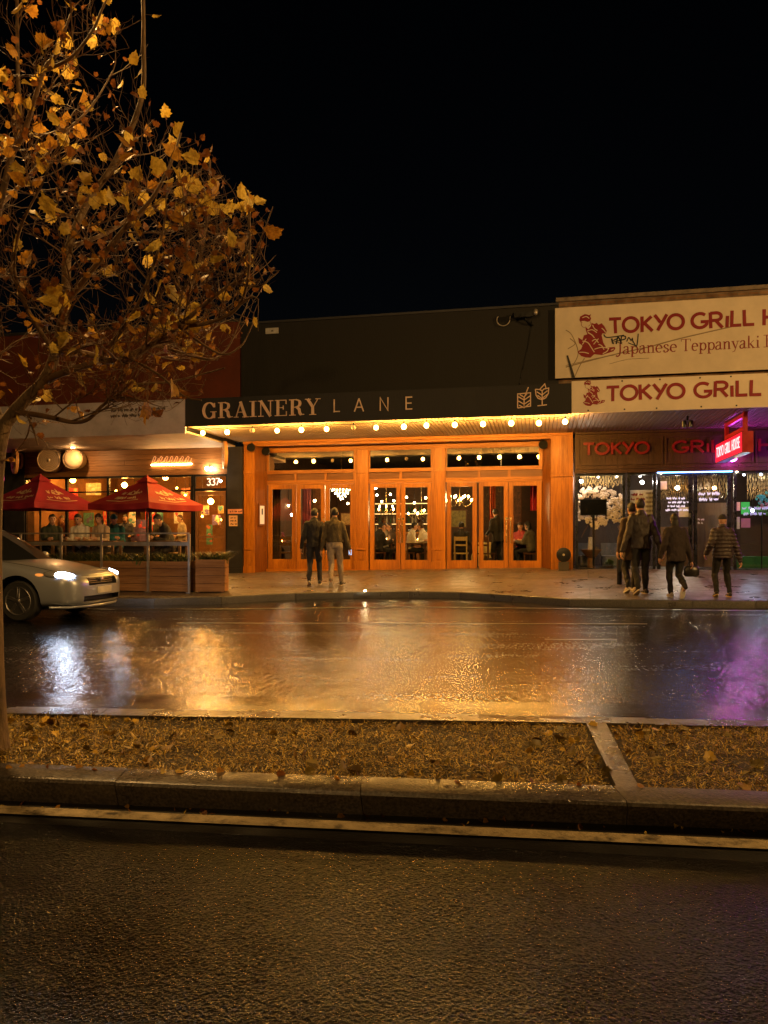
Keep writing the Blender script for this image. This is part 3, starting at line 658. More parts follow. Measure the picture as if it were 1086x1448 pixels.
mb = MB(); text(mb, '337', S(292), S(292) + .40, 2.79, .20, .012, w=.14, depth=.004); P(mb, 'street_number', emit('number_glow', (1, .9, .75), .9), tw)  # numerals given a glow of their own
# cafe interior
P(MB().box(cL, S(322), .1, 6, .2, .29), 'cafe_floor', FLOORIN, c)
P(MB().box(cL - .1, S(322), 5, 5.1, .2, 3.8).box(cL - .1, cL, .1, 5, .2, 3.8).box(S(322), S(322) + .08, .4, 5, .2, 3.8), 'cafe_wall', mat('cafe_paint', (0.20, 0.085, 0.026), .7, var=.5, scale=1.5), c)
P(MB().box(cL, S(322), .1, 5, 3.8, 3.88), 'cafe_ceiling', DARKIN, c)
# ------------------------------------------------------------------ neighbour at the far left edge
nb = T('corner_shop_building', 'unlit shop building with magenta window at the left edge beyond the cafe', 'building', (-14, 0, .2))
P(MB().box(-18, S(8), .02, .4, .1, .9).box(-18, S(8), .02, .4, 3.1, 3.86), 'front_wall', mat('lilac_wall', (.35, .33, .42), .7), nb)
P(MB().box(-18, S(8), .25, .3, .9, 3.1), 'window', BLK, nb)
mb = MB(); scribble(mb, S(-20), S(9), 2.95, 3.8, .0, 3, 3, .8, .02); P(mb, 'neon_sign', emit('magenta_neon', (1, .06, .25), 1.6), nb)
# ------------------------------------------------------------------ right building: grill house
k = T('grill_house_building', 'grill house building with dark timber fascia and black framed shopfront', 'building', (8, 0, .3))
BRK = None
m, nt, b_, out = nodes_of('old_brick'); L = nt.links.new
v = coords(nt); mpn = N(nt, 'ShaderNodeMapping'); mpn.inputs['Rotation'].default_value = (R(90), 0, 0); L(v, mpn.inputs['Vector'])
bk = N(nt, 'ShaderNodeTexBrick', Scale=1.0); bk.inputs['Brick Width'].default_value = .24; bk.inputs['Row Height'].default_value = .085; bk.inputs['Mortar Size'].default_value = .01
bk.inputs['Color1'].default_value = (.22, .11, .05, 1); bk.inputs['Color2'].default_value = (.34, .2, .1, 1); bk.inputs['Mortar'].default_value = (.2, .17, .13, 1); L(mpn.outputs[0], bk.inputs['Vector'])
n1 = N(nt, 'ShaderNodeTexNoise', Scale=4.0, Detail=5.0); L(v, n1.inputs['Vector']); mx = N(nt, 'ShaderNodeMix', data_type='RGBA', blend_type='MULTIPLY'); mx.inputs[0].default_value = .8
L(bk.outputs[0], mx.inputs[6]); L(ramp(nt, n1.outputs[0], [(.3, (.25, .22, .2)), (.65, (1, 1, 1))]), mx.inputs[7]); L(mx.outputs[2], b_.inputs['Base Color']); b_.inputs['Roughness'].default_value = .85
BRK = m
P(MB().box(S(785) + .02, 22, .02, .3, 4.0, 7.38), 'upper_wall', BRK, k)
P(MB().box(S(785) + .02, 22, -.06, .34, 7.38, 7.48), 'parapet_cap', mat('cap_stone', (.22, .17, .12), .8, var=.4), k)
P(MB().box(S(790), 22, .3, 12, 6.8, 6.9), 'roof', CHAR, k)
kS0 = aR + .012
mb = MB(); s = kS0
while s < 20: mb.prism([(s, -3.0, 4.0), (s + .07, -3.0, 4.0), (s + .08, -3.0, 4.018), (s + .092, -3.0, 4.018), (s + .1, -3.0, 4.0), (s + .1, -3.0, 4.05), (s, -3.0, 4.05)], (0, 2.98, 0)); s += .1
P(mb, 'soffit', mat('grill_soffit', (.16, .12, .10), .6, var=.25), k)
P(MB().box(kS0, 20, -3.0, .02, 4.06, 4.62), 'awning_roof', BLK, k)
wd = wood('grill_boards', (.024, .011, .007), (.05, .025, .014), 'Z', .5); mb = MB(); rnd = random.Random(3)
kf0 = S(813); s = kf0
while s < 20: mb.box(s, s + .148, -.04 - rnd.uniform(0, .01), .1, 3.04, 3.93); s += .15
fb = P(mb, 'timber_fascia', wd, k)
mb = MB(); z0, z1 = 3.14, 3.84; s = kf0 + .06
for w_ in (2.12, 2.1, 2.1, 2.1, 2.1):
    for q_ in ((s, s + .04, z0, z1), (s + w_ - .08, s + w_ - .04, z0, z1), (s + .04, s + w_ - .08, z1 - .04, z1), (s + .04, s + w_ - .08, z0, z0 + .04)): mb.box(q_[0], q_[1], -.075, -.053, q_[2], q_[3])
    s += w_
mb.box(kf0, 20, -.07, .1, 2.94, 3.03).box(kf0, 20, -.07, .1, 3.94, 3.995)
P(mb, 'panel_moulding', wd, fb)
for w_, a_, b_ in (('TOKYO', S(825, -.08), S(920, -.08)), ('GRiLL', S(950, -.08), S(1042, -.08)), ('HOUSE', S(1072, -.08), S(1072, -.08) + 1.75)): P(text(MB(), w_, a_, b_, 3.41, .30, -.10, w=.2, depth=.03), 'lettering', mat('red_letters', (.15, .003, .005), .4), fb)
ALU = mat('navy_aluminium', (.022, .026, .036), .28, .6)
zs, zh = .42, 2.94
def frame(name, a, b, parts, gl, z0=zs, z1=zh, w=.06, t0=.0, mullion=()):
    s0, s1 = S(a), S(b); mb = MB()
    mb.box(s0, s0 + w, t0, t0 + .09, z0, z1).box(s1 - w, s1, t0, t0 + .09, z0, z1).box(s0 + w, s1 - w, t0, t0 + .09, z0, z0 + .09).box(s0 + w, s1 - w, t0, t0 + .09, z1 - w, z1)
    o = P(mb, name, ALU, k); P(MB().box(s0 + w, s1 - w, t0 + .04, t0 + .046, z0 + .09, z1 - w), 'glass', gl, o); return o, s0 + w, s1 - w
P(MB().box(S(811), 20, -.02, .25, .1, zs), 'plinth', ALU, k)
wA = frame('window', 814, 884, k, GLW); wB = frame('window', 887.5, 927, k, GLW)
dA = frame('door', 929, 979, k, GLW, w=.085); dB = frame('door', 981, 1034, k, GLW, w=.085)
wC = frame('window', 1038, 1130, k, GLW); wD = frame('window', 1132, 1250, k, GLW)
for (o, x0, x1), sx in ((dA, 1), (dB, -1)):
    hs = x1 + .03 if sx > 0 else x0 - .03; mb = MB().tube([(hs, -.06, 1.0), (hs, -.06, 1.9)], .016, 8)
    for zz in (1.08, 1.82): mb.tube([(hs, -.06, zz), (hs, 0, zz)], .011, 6)
    P(mb, 'handle', mat('chrome', (.8, .8, .82), .12, 1.0), o)
WHT = mat('white_vinyl', (.75, .73, .78), .5)
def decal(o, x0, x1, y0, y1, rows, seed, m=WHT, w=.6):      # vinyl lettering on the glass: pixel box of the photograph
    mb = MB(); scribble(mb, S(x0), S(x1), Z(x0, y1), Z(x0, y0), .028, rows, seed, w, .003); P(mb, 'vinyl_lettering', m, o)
decal(dA[0], 941, 972, 702, 724, 4, 11, emit('glowing_vinyl', (.8, .78, 1), .7), .9); decal(dB[0], 986, 1020, 694, 710, 2, 12, emit('glowing_vinyl', (.8, .78, 1), .7), .9); decal(dB[0], 986, 997, 732, 742, 2, 15)  # lettering given its own glow in place of light falling on it
decal(wC[0], 1048, 1090, 715, 730, 2, 13, emit('glowing_vinyl2', (.5, .6, 1), .4), .9)  # bluish glow built into this lettering too
# grill house interior
P(MB().box(S(813), 14, .1, 6, .3, .41), 'grill_floor', mat('grill_tiles', (.04, .033, .028), .3), k)
P(MB().box(S(813), 14, 4.6, 4.7, .3, 3.9).box(S(813) - .06, S(813), .31, 4.6, .3, 3.9).box(14, 14.1, .1, 4.6, .3, 3.9), 'grill_wall', mat('grill_paint', (.032, .013, .005), .7, var=.35, scale=1.2), k)
P(MB().box(S(813), 14, .12, 4.6, 3.5, 3.6), 'grill_ceiling', DARKIN, k)
# ------------------------------------------------------------------ the two painted sign boards of the grill house
CREAM = mat('cream_board', (.76, .64, .48), .55, var=.12, scale=1.3); REDP = mat('red_paint', (.26, .004, .010), .5); BLKP = mat('black_paint', (.012, .011, .01), .5)
DIRT_WRINKLE = mat('board_stain_wrinkle', (.30, .22, .13), .7)  # tone for dirty lines and for the shade of sag wrinkles
def geisha(mb, cmb, s0, z0, h, t, simple=False):
    def q(x, y): return (s0 + (x - 100) / 430 * h, z0 + (525 - y) / 430 * h)
    def poly(pts, tt, m_): m_.prism([(*(lambda p: (p[0], tt, p[1]))(q(x, y)),) for x, y in pts], (0, .004, 0))
    poly([(122, 150), (128, 118), (150, 106), (172, 95), (195, 100), (210, 108), (232, 100), (222, 120), (232, 140), (222, 165), (200, 172), (170, 160), (142, 160), (140, 178)], t, mb)
    poly([(235, 182), (262, 196), (285, 186), (300, 205), (330, 192), (356, 225), (378, 270), (366, 296), (340, 290), (330, 310), (345, 380), (372, 430), (452, 428), (456, 445), (440, 468), (395, 482), (330, 500), (262, 488), (225, 520), (178, 515), (140, 500), (102, 458), (138, 432), (150, 400), (118, 372), (110, 318), (150, 345), (165, 300), (196, 292), (182, 250), (178, 215), (205, 245), (230, 215)], t, mb)
    lines = [[(195, 262), (240, 250), (285, 280)], [(200, 275), (238, 300), (262, 330)], [(150, 355), (200, 372), (232, 420), (262, 468)], [(185, 335), (150, 388)], [(240, 362), (272, 345), (300, 380)], [(255, 392), (300, 340)], [(262, 440), (330, 425), (400, 440)], [(300, 395), (330, 410), (352, 450)], [(120, 462), (170, 466), (210, 480)], [(340, 488), (380, 465), (395, 432)], [(330, 240), (352, 262), (366, 285)], [(245, 205), (262, 240), (290, 262)], [(150, 130), (185, 120), (215, 140)], [(415, 458), (440, 446)]]
    for i, l in enumerate(lines):
        p = [q(x, y) for x, y in l]; cmb.stroke(catmull([(a, b) for a, b in p], 4), .020 * h, 0, 0, 1, t - .0015 - i * .0003, .0012)
    face = [[(150, 168), (140, 190), (150, 215), (175, 228)], [(222, 170), (226, 195), (205, 215)]]
    for l in face: mb.stroke(catmull([q(x, y) for x, y in l], 4), .008 * h, 0, 0, 1, t - .0004, .003)
tb = -.16; s0, s1 = S(785, tb), S(1086, tb) + 3.2
mb = MB().box(s0, s1, tb, tb + .05, 5.38, 7.18)
for a, b in ((s0, s0 + .02), (s1 - .02, s1)): mb.box(a, b, tb - .012, tb, 5.38, 7.18)
mb.box(s0 + .02, s1 - .02, tb - .012, tb, 7.16, 7.18)
root = ONE(mb, 'sign_board', CREAM, 'large cream painted sign board with a black tag, upper of two above the grill house', 'sign', (s0, tb, 5.38))
mb = MB(); rnd = random.Random(4); tt = tb - .006
for w_, a_, b_ in (('TOKYO', S(862, tb), S(970, tb)), ('GRiLL', S(977, tb), S(1069, tb)), ('HOUSE', S(1078, tb), S(1078, tb) + 1.95)): P(text(MB(), w_, a_, b_, 6.46, .39, tt, w=.2, depth=.005, jig=.03, rnd=rnd), 'lettering', REDP, root)
for w_, a_, b_ in (('Japanese', S(871, tb), S(958, tb)), ('Teppanyaki', S(963, tb), S(1075, tb)), ('Restaurant', S(1079, tb), S(1079, tb) + 2.0)): P(text(MB(), w_, a_, b_, 5.92, .30, tt, w=.10, thin=.04, font=SERIF, depth=.004), 'subtitle', REDP, root)
mb = MB(); cmb = MB(); geisha(mb, cmb, S(816, tb), Z(816, 507.5, tb), 1.13, tt); em_ = P(mb, 'emblem', REDP, root); P(cmb, 'emblem_lines', CREAM, em_)
mb = MB()
def q(x, y): x = 800 + x / 6.79; y = 430 + y / 6.79; return (S(x, tb), Z(x, y, tb))
for i, (st, w_) in enumerate(([[(365, 292), (385, 318), (440, 318), (560, 300)], .03], [[(440, 330), (452, 372), (462, 378)], .04], [[(460, 345), (490, 335)], .025], [[(485, 385), (500, 318), (520, 345), (530, 372)], .035], [[(488, 355), (520, 352)], .025], [[(530, 380), (536, 312), (572, 312), (570, 335), (540, 345)], .03], [[(585, 360), (605, 322), (628, 350), (640, 330), (645, 366)], .025], [[(640, 345), (680, 405), (696, 285)], .025], [[(600, 372), (680, 405)], .02], [[(440, 345), (545, 385)], .015])):
    mb.stroke(catmull([q(*p) for p in st], 4), w_, 0, 0, 1, tt - .002 - i * .0004, .0015)
P(mb, 'graffiti_tag', BLKP, root)
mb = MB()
for i, (st, w_) in enumerate(([[(0, 605), (400, 500), (800, 410), (1100, 330), (1600, 215)], .03], [[(0, 590), (300, 520), (460, 492)], .015], [[(60, 600), (120, 470), (60, 300), (0, 250)], .02], [[(90, 690), (130, 600), (180, 520)], .02], [[(420, 575), (600, 530), (800, 520)], .012], [[(20, 430), (90, 380), (40, 330)], .02])):  # dirty lines and sag wrinkles, their shade drawn as dull brown strokes
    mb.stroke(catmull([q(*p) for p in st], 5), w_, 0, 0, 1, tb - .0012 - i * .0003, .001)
P(mb, 'stain_wrinkle', DIRT_WRINKLE, root)
mb = MB().prism([(*(lambda p: (p[0], tb - .02, p[1]))(q(*p_)),) for p_ in ((8, 498), (22, 492), (90, 706), (60, 706))], (0, .018, 0)); P(mb, 'loose_flap', mat('flap_dark', (.03, .025, .02), .6), root)
tb = -3.06; s0, s1 = aR + .006, S(1086, tb) + 3.2
mb = MB().box(s0, s1, tb, tb + .05, 4.0, 4.70); rnd = random.Random(4)
x = s0 + .4
root = ONE(mb, 'sign_board', CREAM, 'long cream painted sign board on the awning edge, lower of two above the grill house', 'sign', (s0, tb, 4.0))
while x < s1 - .1:
    for zz in (4.05, 4.66): P(MB().cbox((x + rnd.uniform(-.1, .1), tb - .003, zz), (.03, .008, .03)), 'screw', BLKP, root)
    x += .72
mb = MB(); tt = tb - .006
for w_, a_, b_ in (('TOKYO', S(857.5, tb), S(971, tb)), ('GRiLL', S(981, tb), S(1079, tb)), ('HOUSE', S(1089, tb), S(1089, tb) + 1.65)): P(text(MB(), w_, a_, b_, 4.235, .325, tt, w=.2, depth=.005, jig=.03, rnd=rnd), 'lettering', REDP, root)
mb = MB(); cmb = MB(); geisha(mb, cmb, S(824, tb), Z(824, 575, tb), .56, tt); em_ = P(mb, 'emblem', REDP, root); P(cmb, 'emblem_lines', CREAM, em_)
# hanging lightbox, end-on to the street
bs, t0, t1, z0, z1 = 7.66, -2.72, -.30, 3.11, 3.56
root = T('lightbox_sign', 'red illuminated box sign hung from a red frame under the grill house awning', 'sign', (bs, -1.5, z0))
RF = mat('red_frame', (.40, .02, .02), .35)
P(MB().box(bs, bs + .22, t0, t1, z0, z1), 'case', RF, root)
fc = P(MB().box(bs - .008, bs - .001, t0 + .02, t1 - .02, z0 + .02, z1 - .02), 'lit_face', emit('lightbox_red', (1, .010, .045), 0.85), root)
mb = MB(); text(mb, 'TOKYO GRILL HOUSE', 0, 2.16, 0, .24, 0, w=.13, depth=.003)
mb.v = [(bs - .012 + y * .5, t1 - .12 - x, z0 + .12 + z) for x, y, z in mb.v]; P(mb, 'lettering', emit('lightbox_white', (1, .8, .9), 1.2), fc)
mb = MB()
for a in (-2.55, -.95): mb.box(bs + .07, bs + .15, a, a + .09, z1, 4.0)
mb.box(bs + .075, bs + .145, -2.46, -.95, z1 + .05, z1 + .13).box(bs + .075, bs + .145, -2.46, -.95, 3.9, 3.98); P(mb, 'hanger_frame', RF, root)
# magenta and blue lights of the grill house, one violet lamp added
mb = MB(); scribble(mb, 9.7, 11.5, 3.05, 3.55, -1.2, 2, 21, .5, .03); sg = ONE(mb, 'neon_sign', emit('violet_neon', (.75, .06, 1), 45), 'violet neon sign under the grill house awning right of the red box sign', 'sign', (9.7, -1.2, 3.05))
s_, z_ = S(1036, -.25), 3.26; root = T('added_light', 'added violet lamp hidden behind the red box sign of the grill house', 'light', (s_, -.25, z_))  # added unseen lamp that throws violet onto road and soffit
P(MB().box(s_ - .08, s_ + .08, -.16, -.11, z_ - .08, z_ + .08), 'bracket', BLK, root); P(MB().ell((s_, -.24, z_), (.11, .07, .11), 14, 9), 'lens', emit('added_violet_lamp', (.85, .07, .80), 110), root, 60)
mb = MB().box(S(929), S(1035), -.068, -.04, 2.915, 2.939); ONE(mb, 'led_strip', emit('blue_led', (.12, .35, 1), 14), 'blue light strip over the grill house glass doors', 'light strip', (S(929), -.06, 2.92))
def downlight(px, py, t, z, label, col, st, r=.05, grp='small downlights under the awnings', word='downlight'):
    s = S(px, t); root = T(word, label, 'light', (s, t, z), grp)
    P(MB().lathe([(r * 1.5, 0), (r * 1.5, -.012), (r * 1.1, -.014)], (s, t, z), 16), 'rim', mat('white_trim', (.6, .6, .58), .4), root)
    P(MB().lathe([(r, -.013), (r, -.03), (r * .6, -.036)], (s, t, z), 16), 'lens', emit(label.replace(' ', '_')[:40], col, st), root)
downlight(935, 670, -.034, 2.938, 'small warm downlight over the left glass door of the grill house', (1, .72, .42), 260, .02)
downlight(1042, 668, -.034, 2.938, 'small warm downlight over the right glass door of the grill house', (1, .72, .42), 260, .02)
for i, (px, lab) in enumerate(((846, 'added window spotlight over the middle of the blossom window'), (872, 'added window spotlight over the right end of the blossom window'), (1052, 'added window spotlight over the green sticker'), (1076, 'added window spotlight over the teal paper flowers'), (905, 'added window spotlight over the menu board'))): downlight(px, 674, .10, 2.872, lab, (1, .84, .66) if px < 1000 else (.75, .82, 1), 500, .024)  # spotlights added to brighten the window displays from the front
downlight(103, 629, -.95, 3.86, 'bright downlight in the cafe awning over the pale round drum', (1, .52, .18), 1500)
# round twin spotlight under the grill house awning
root = T('spotlight', 'small black twin spotlight under the grill house awning', 'light', (S(972, -2.2), -2.2, 4.0)); s_ = S(972, -2.2)
P(MB().box(s_ - .02, s_ + .02, -2.22, -2.18, 3.9, 4.0), 'bracket', BLK, root)
for dx in (-.07, .07): P(MB().lathe([(.03, 0), (.055, -.02), (.055, -.15)], (s_ + dx, -2.2, 3.9), 12), 'lamp', BLK, root, 40)
# ------------------------------------------------------------------ festoon lights along the fascia
bulb_px = (287, 321, 392, 426, 462, 532, 571, 603, 643, 683, 723, 762, 799)
marks = ('under the left end of the fascia before the letters', 'under the gap after the letter G', 'under the letter I and N', 'under the second R', 'just left of the letter L', 'between the letters A and N', 'left of the letter E', 'just right of the letter E', 'halfway between the lettering and the drinks emblem', 'left of the drinks emblem', 'just left of the tumbler emblem', 'under the stemmed glass emblem', 'under the right end of the fascia by the cream sign')
BULB = emit('bulb_glow', (1, .46, .075), 1200); tbz = -2.93
pts = []; xs = [S(262, tbz)] + [S(p, tbz) for p in bulb_px] + [aR - .05]
for a, b in zip(xs, xs[1:]):
    for i in range(6): pts.append((a + (b - a) * i / 6, tbz, 3.972 - .035 * math.sin(math.pi * i / 6)))
pts.append((xs[-1], tbz, 3.972)); mb = MB().tube(pts, .008, 6)
ONE(mb, 'festoon_cable', BLK, 'thin black cable carrying the festoon bulbs under the dark fascia', 'cable', (xs[0], tbz, 3.97), smooth=60)
proto = None
for px, mk in zip(bulb_px, marks):
    s = S(px, tbz); lab = 'glowing round festoon bulb ' + mk
    if proto is None:
        proto = T('festoon_bulb', lab, 'light bulb', (s, tbz, 3.96), 'festoon bulbs along the awning')
        P(MB().lathe([(.012, .01), (.02, -.005), (.02, -.05), (.016, -.055)], (s, tbz, 3.96), 10), 'socket', BLK, proto, 40)
        P(MB().ell((s, tbz, 3.96 - .10), (.056, .056, .06), 14, 9), 'globe', BULB, proto, 60)
        o = proto
    else: o = copy_tree(proto); o['label'] = lab
    o.location = W2(s, tbz, 3.96 - (px * 7 % 5) * .006); o.scale = (1 + (px * 3 % 7 - 3) * .02,) * 3; o.rotation_euler.x = (px % 7 - 3) * .03
for px, mk in ((357, 'unlit bulb'), (500, 'unlit bulb')):
    s = S(px, tbz); root = T('festoon_bulb', 'dead festoon bulb ' + ('under the first R and A of the fascia' if px < 400 else 'left of the letter A in the thin lettering'), 'light bulb', (s, tbz, 3.96), 'festoon bulbs along the awning')
    P(MB().lathe([(.012, .01), (.02, -.005), (.02, -.05), (.016, -.055)], (s, tbz, 3.96), 10), 'socket', BLK, root, 40); P(MB().ell((s, tbz, 3.865), (.056, .056, .06), 14, 9), 'globe', mat('dull_bulb', (.6, .5, .38), .15), root, 60)
# wall bits on the dark upper wall
mb = MB().box(S(376), S(394), -.03, 0, 7.0, 7.16); r_ = ONE(mb, 'notice_plate', mat('plate_white', (.5, .48, .45), .5), 'small white plate high on the left of the charcoal wall', 'plate', (S(376), -.03, 7.0))
P(MB().box(S(384), S(387), -.034, -.03, 7.06, 7.09), 'mark', BLKP, r_)
s_ = S(712); root = T('hook_bracket', 'curved pale hook hanging on the top right of the charcoal wall', 'hook', (s_, 0, 7.0))
P(MB().tube([(s_ - .12, -.08, 7.08)] + [(s_ + .17 * math.cos(R(a)), -.08, 7.0 + .17 * math.sin(R(a))) for a in range(160, 375, 14)] + [(s_ + .2, -.08, 7.1)], .014, 8), 'hook', mat('pale_steel', (.45, .4, .33), .4, .6), root, 60)
P(MB().box(s_ + .18, s_ + .22, -.1, 0, 7.06, 7.12), 'arm', BLK, root)
s_ = S(742); root = T('security_camera', 'dark security camera on a bracket at the top right of the charcoal wall', 'camera', (s_, 0, 6.9))
P(MB().tube([(s_ + .2, 0, 6.82), (s_ + .1, -.12, 6.86), (s_, -.2, 6.95)], .03, 8), 'bracket', BLK, root, 50)
P(MB().cbox((s_ - .05, -.3, 7.02), (.5, .13, .13), rz=R(20), ry=R(-6)), 'housing', BLK, root)
P(MB().ell((s_ + .28, -.22, 7.1), (.06, .05, .09), 10, 8), 'lamp', mat('pale_steel', (0, 0, 0)), root, 60)
# black speakers at both ends of the header beam
for px, t, z, lab, tx in ((356, -.1, 3.80, 'black wall speaker at the left end of the oak header beam', -.1), (377, .35, 3.74, 'black speaker in the left corner of the oak recess', .35), (768, .3, 3.72, 'round black speaker in the right corner of the oak recess', .3)):
    s = S(px, t); root = T('speaker', lab, 'speaker', (s, t, z), 'speakers on the oak front')
    Mx = Matrix.Rotation(R(90), 3, 'X') @ Matrix.Rotation(R(-15), 3, 'X')
    P(MB().lathe([(.06, -.1), (.10, -.02), (.12, .05), (.12, .08)], (s, t, z), 16, M=Mx), 'horn', BLK, root, 40)
    P(MB().box(s - .02, s + .02, t, t + .16, z, z + .16), 'bracket', BLK, root)
# menu case on the left return, posters on the pier
s0, s1 = S(364, .1), S(371, .3); root = T('menu_case', 'small lit menu case on the oak return left of the doors', 'menu', (s0, .1, 1.5))
def onret(u, z, off):      # a point on the splayed return
    a = Vector((S(360), .02)); b = Vector((S(378, TD), TD + .02)); n = Vector((b.y - a.y, -(b.x - a.x))).normalized(); p = a.lerp(b, u) + n * off; return (p.x, p.y, z)
def ret_panel(u0, u1, z0, z1, o0, o1): return MB().prism([onret(u0, z0, o0), onret(u1, z0, o0), onret(u1, z1, o0), onret(u0, z1, o0)], Vector(onret(u0, z0, o1)) - Vector(onret(u0, z0, o0)))
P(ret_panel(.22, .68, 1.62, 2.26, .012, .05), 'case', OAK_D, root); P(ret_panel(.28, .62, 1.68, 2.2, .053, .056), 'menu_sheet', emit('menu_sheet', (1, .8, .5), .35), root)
mb = ret_panel(.4, .5, 1.95, 2.12, .057, .058); P(mb, 'print', BLKP, root)
for i, (x0, x1, y0, y1, m_, lab) in enumerate(((323.5, 344, 720, 726.5, mat('pink_paper', (.5, .22, .16), .6), 'narrow pink notice on the dark pier between cafe and oak front'), (325, 337, 729, 744, mat('tan_paper', (.55, .33, .2), .6), 'square tan poster under the pink notice on the dark pier'))):
    z0, z1 = Z(x0, y1, -.065), Z(x0, y0, -.065); r_ = ONE(MB().box(S(x0), S(x1), -.066, -.062, z0, z1), 'poster', m_, lab, 'poster', (S(x0), -.066, z0))
    mb = MB(); scribble(mb, S(x0) + .03, S(x1) - .03, z0 + .02, z1 - .02, -.069, 1 if i == 0 else 3, 30 + i, .5, .002); P(mb, 'print', BLKP, r_)
# heater fan at the foot of the right pilaster
s_ = S(797, -.25); root = T('fan_heater', 'round black fan on a low stand at the foot of the right oak pilaster', 'fan', (s_, -.25, .42)); zb = zp(s_, -.25)
P(MB().lathe([(.05, -.09), (.16, -.06), (.185, 0), (.185, .05), (.15, .06)], (s_, -.25, .86), 20, M=Matrix.Rotation(R(90), 3, 'X')), 'drum', BLK, root, 40)
P(MB().lathe([(.03, .065), (.03, .08)], (s_, -.25, .86), 12, M=Matrix.Rotation(R(90), 3, 'X')), 'hub', mat('pale_steel', (0, 0, 0)), root)
P(MB().box(s_ - .13, s_ + .13, -.36, -.14, zb, zb + .22).box(s_ - .06, s_ + .06, -.3, -.2, zb + .22, zb + .28).box(s_ - .1, s_ + .1, -.365, -.36, zb + .05, zb + .17), 'stand', mat('stand_dark', (.03, .025, .02), .5), root)
# kerb light
p = loc2(G(515, 838, .15)); root = T('kerb_light', 'small bright light set on the kerb edge left of the doors', 'light', (p[0], p[1] + .08, .153))
P(MB().lathe([(.05, 0), (.05, .012), (.035, .02)], (p[0], p[1] + .08, .154), 14), 'rim', mat('pale_steel', (0, 0, 0)), root); P(MB().ell((p[0], p[1] + .08, .178), (.028, .028, .022), 10, 6), 'lens', emit('kerb_glow', (1, .75, .4), 160), root, 60)
# bollard
p = loc2(G(876, 831, .22)); zb = zp(*p); root = T('bollard', 'dark slim bollard on the pavement left of the walking group', 'bollard', (p[0], p[1], zb))
P(MB().lathe([(.055, 0), (.055, .78), (.05, .8), (.03, .81)], (p[0], p[1], zb - .01), 14), 'post', BLK, root, 40); P(MB().lathe([(.0565, .66), (.0565, .74)], (p[0], p[1], zb - .01), 14), 'band', mat('yellow_band', (.5, .38, .03), .4), root, 40)
# ------------------------------------------------------------------ people
def ik(a, c, l1, l2, pole):
    a, c = Vector(a), Vector(c); d = c - a; L_ = min(d.length, (l1 + l2) * .999); u = d.normalized()
    x = (l1 * l1 - l2 * l2 + L_ * L_) / (2 * L_); h = math.sqrt(max(1e-6, l1 * l1 - x * x))
    p = Vector(pole); p = (p - u * p.dot(u)).normalized(); return a + u * x + p * h
def cap_(mb, a, b, ra, rb, n=12):      # rounded tapering limb
    a, b = Vector(a), Vector(b); d = (b - a); u = d.normalized()
    pts = [a - u * ra * .95, a - u * ra * .7, a - u * ra * .35, a, a + d * .33, a + d * .66, b, b + u * rb * .35, b + u * rb * .7, b + u * rb * .95]
    rs = [ra * .3, ra * .71, ra * .94, ra, ra + (rb - ra) * .33, ra + (rb - ra) * .66, rb, rb * .94, rb * .71, rb * .3]
    mb.tube(pts, rs, n)
def remesh(mb, voxel, smooth_it=2, disp=None, matfn=None, name='m', mats=()):
    me = mb.mesh(name, [], fix=True); o = bpy.data.objects.new('tmp', me); COL.objects.link(o)
    md = o.modifiers.new('r', 'REMESH'); md.mode = 'VOXEL'; md.voxel_size = voxel; md.adaptivity = 0
    if smooth_it: sm = o.modifiers.new('s', 'SMOOTH'); sm.factor = .5; sm.iterations = smooth_it
    dg = bpy.context.evaluated_depsgraph_get(); out = bpy.data.meshes.new_from_object(o.evaluated_get(dg))
    bpy.data.objects.remove(o); bpy.data.meshes.remove(me)
    if disp:
        nv = [v.normal.copy() for v in out.vertices]
        for v, nn in zip(out.vertices, nv): v.co += nn * disp(v.co)
    out.materials.clear()
    for m_ in mats: out.materials.append(m_)
    for p in out.polygons:
        p.use_smooth = True
        if matfn: p.material_index = matfn(p.center)
    out.name = name; return out
SKIN = mat('skin', (.50, .27, .17), .5, var=.1); EYE = mat('eye_dark', (.02, .015, .012), .2); LIP = mat('lip', (.36, .13, .10), .5)
HAIRB = mat('dark_hair', (.010, .007, .005), .6, var=.3, scale=40, bump=.15, bscale=160); HAIRN = mat('brown_hair', (.05, .025, .012), .5, var=.4, scale=60)
def cloth(name, col, var=.25, rough=.8): return mat(name, col, rough, var=var, scale=9, bump=.35, bscale=220)
def kid(me, parent, label=None):
    o = bpy.data.objects.new(me.name, me); COL.objects.link(o); o.parent = parent
    if label: o['label'] = label
    return o
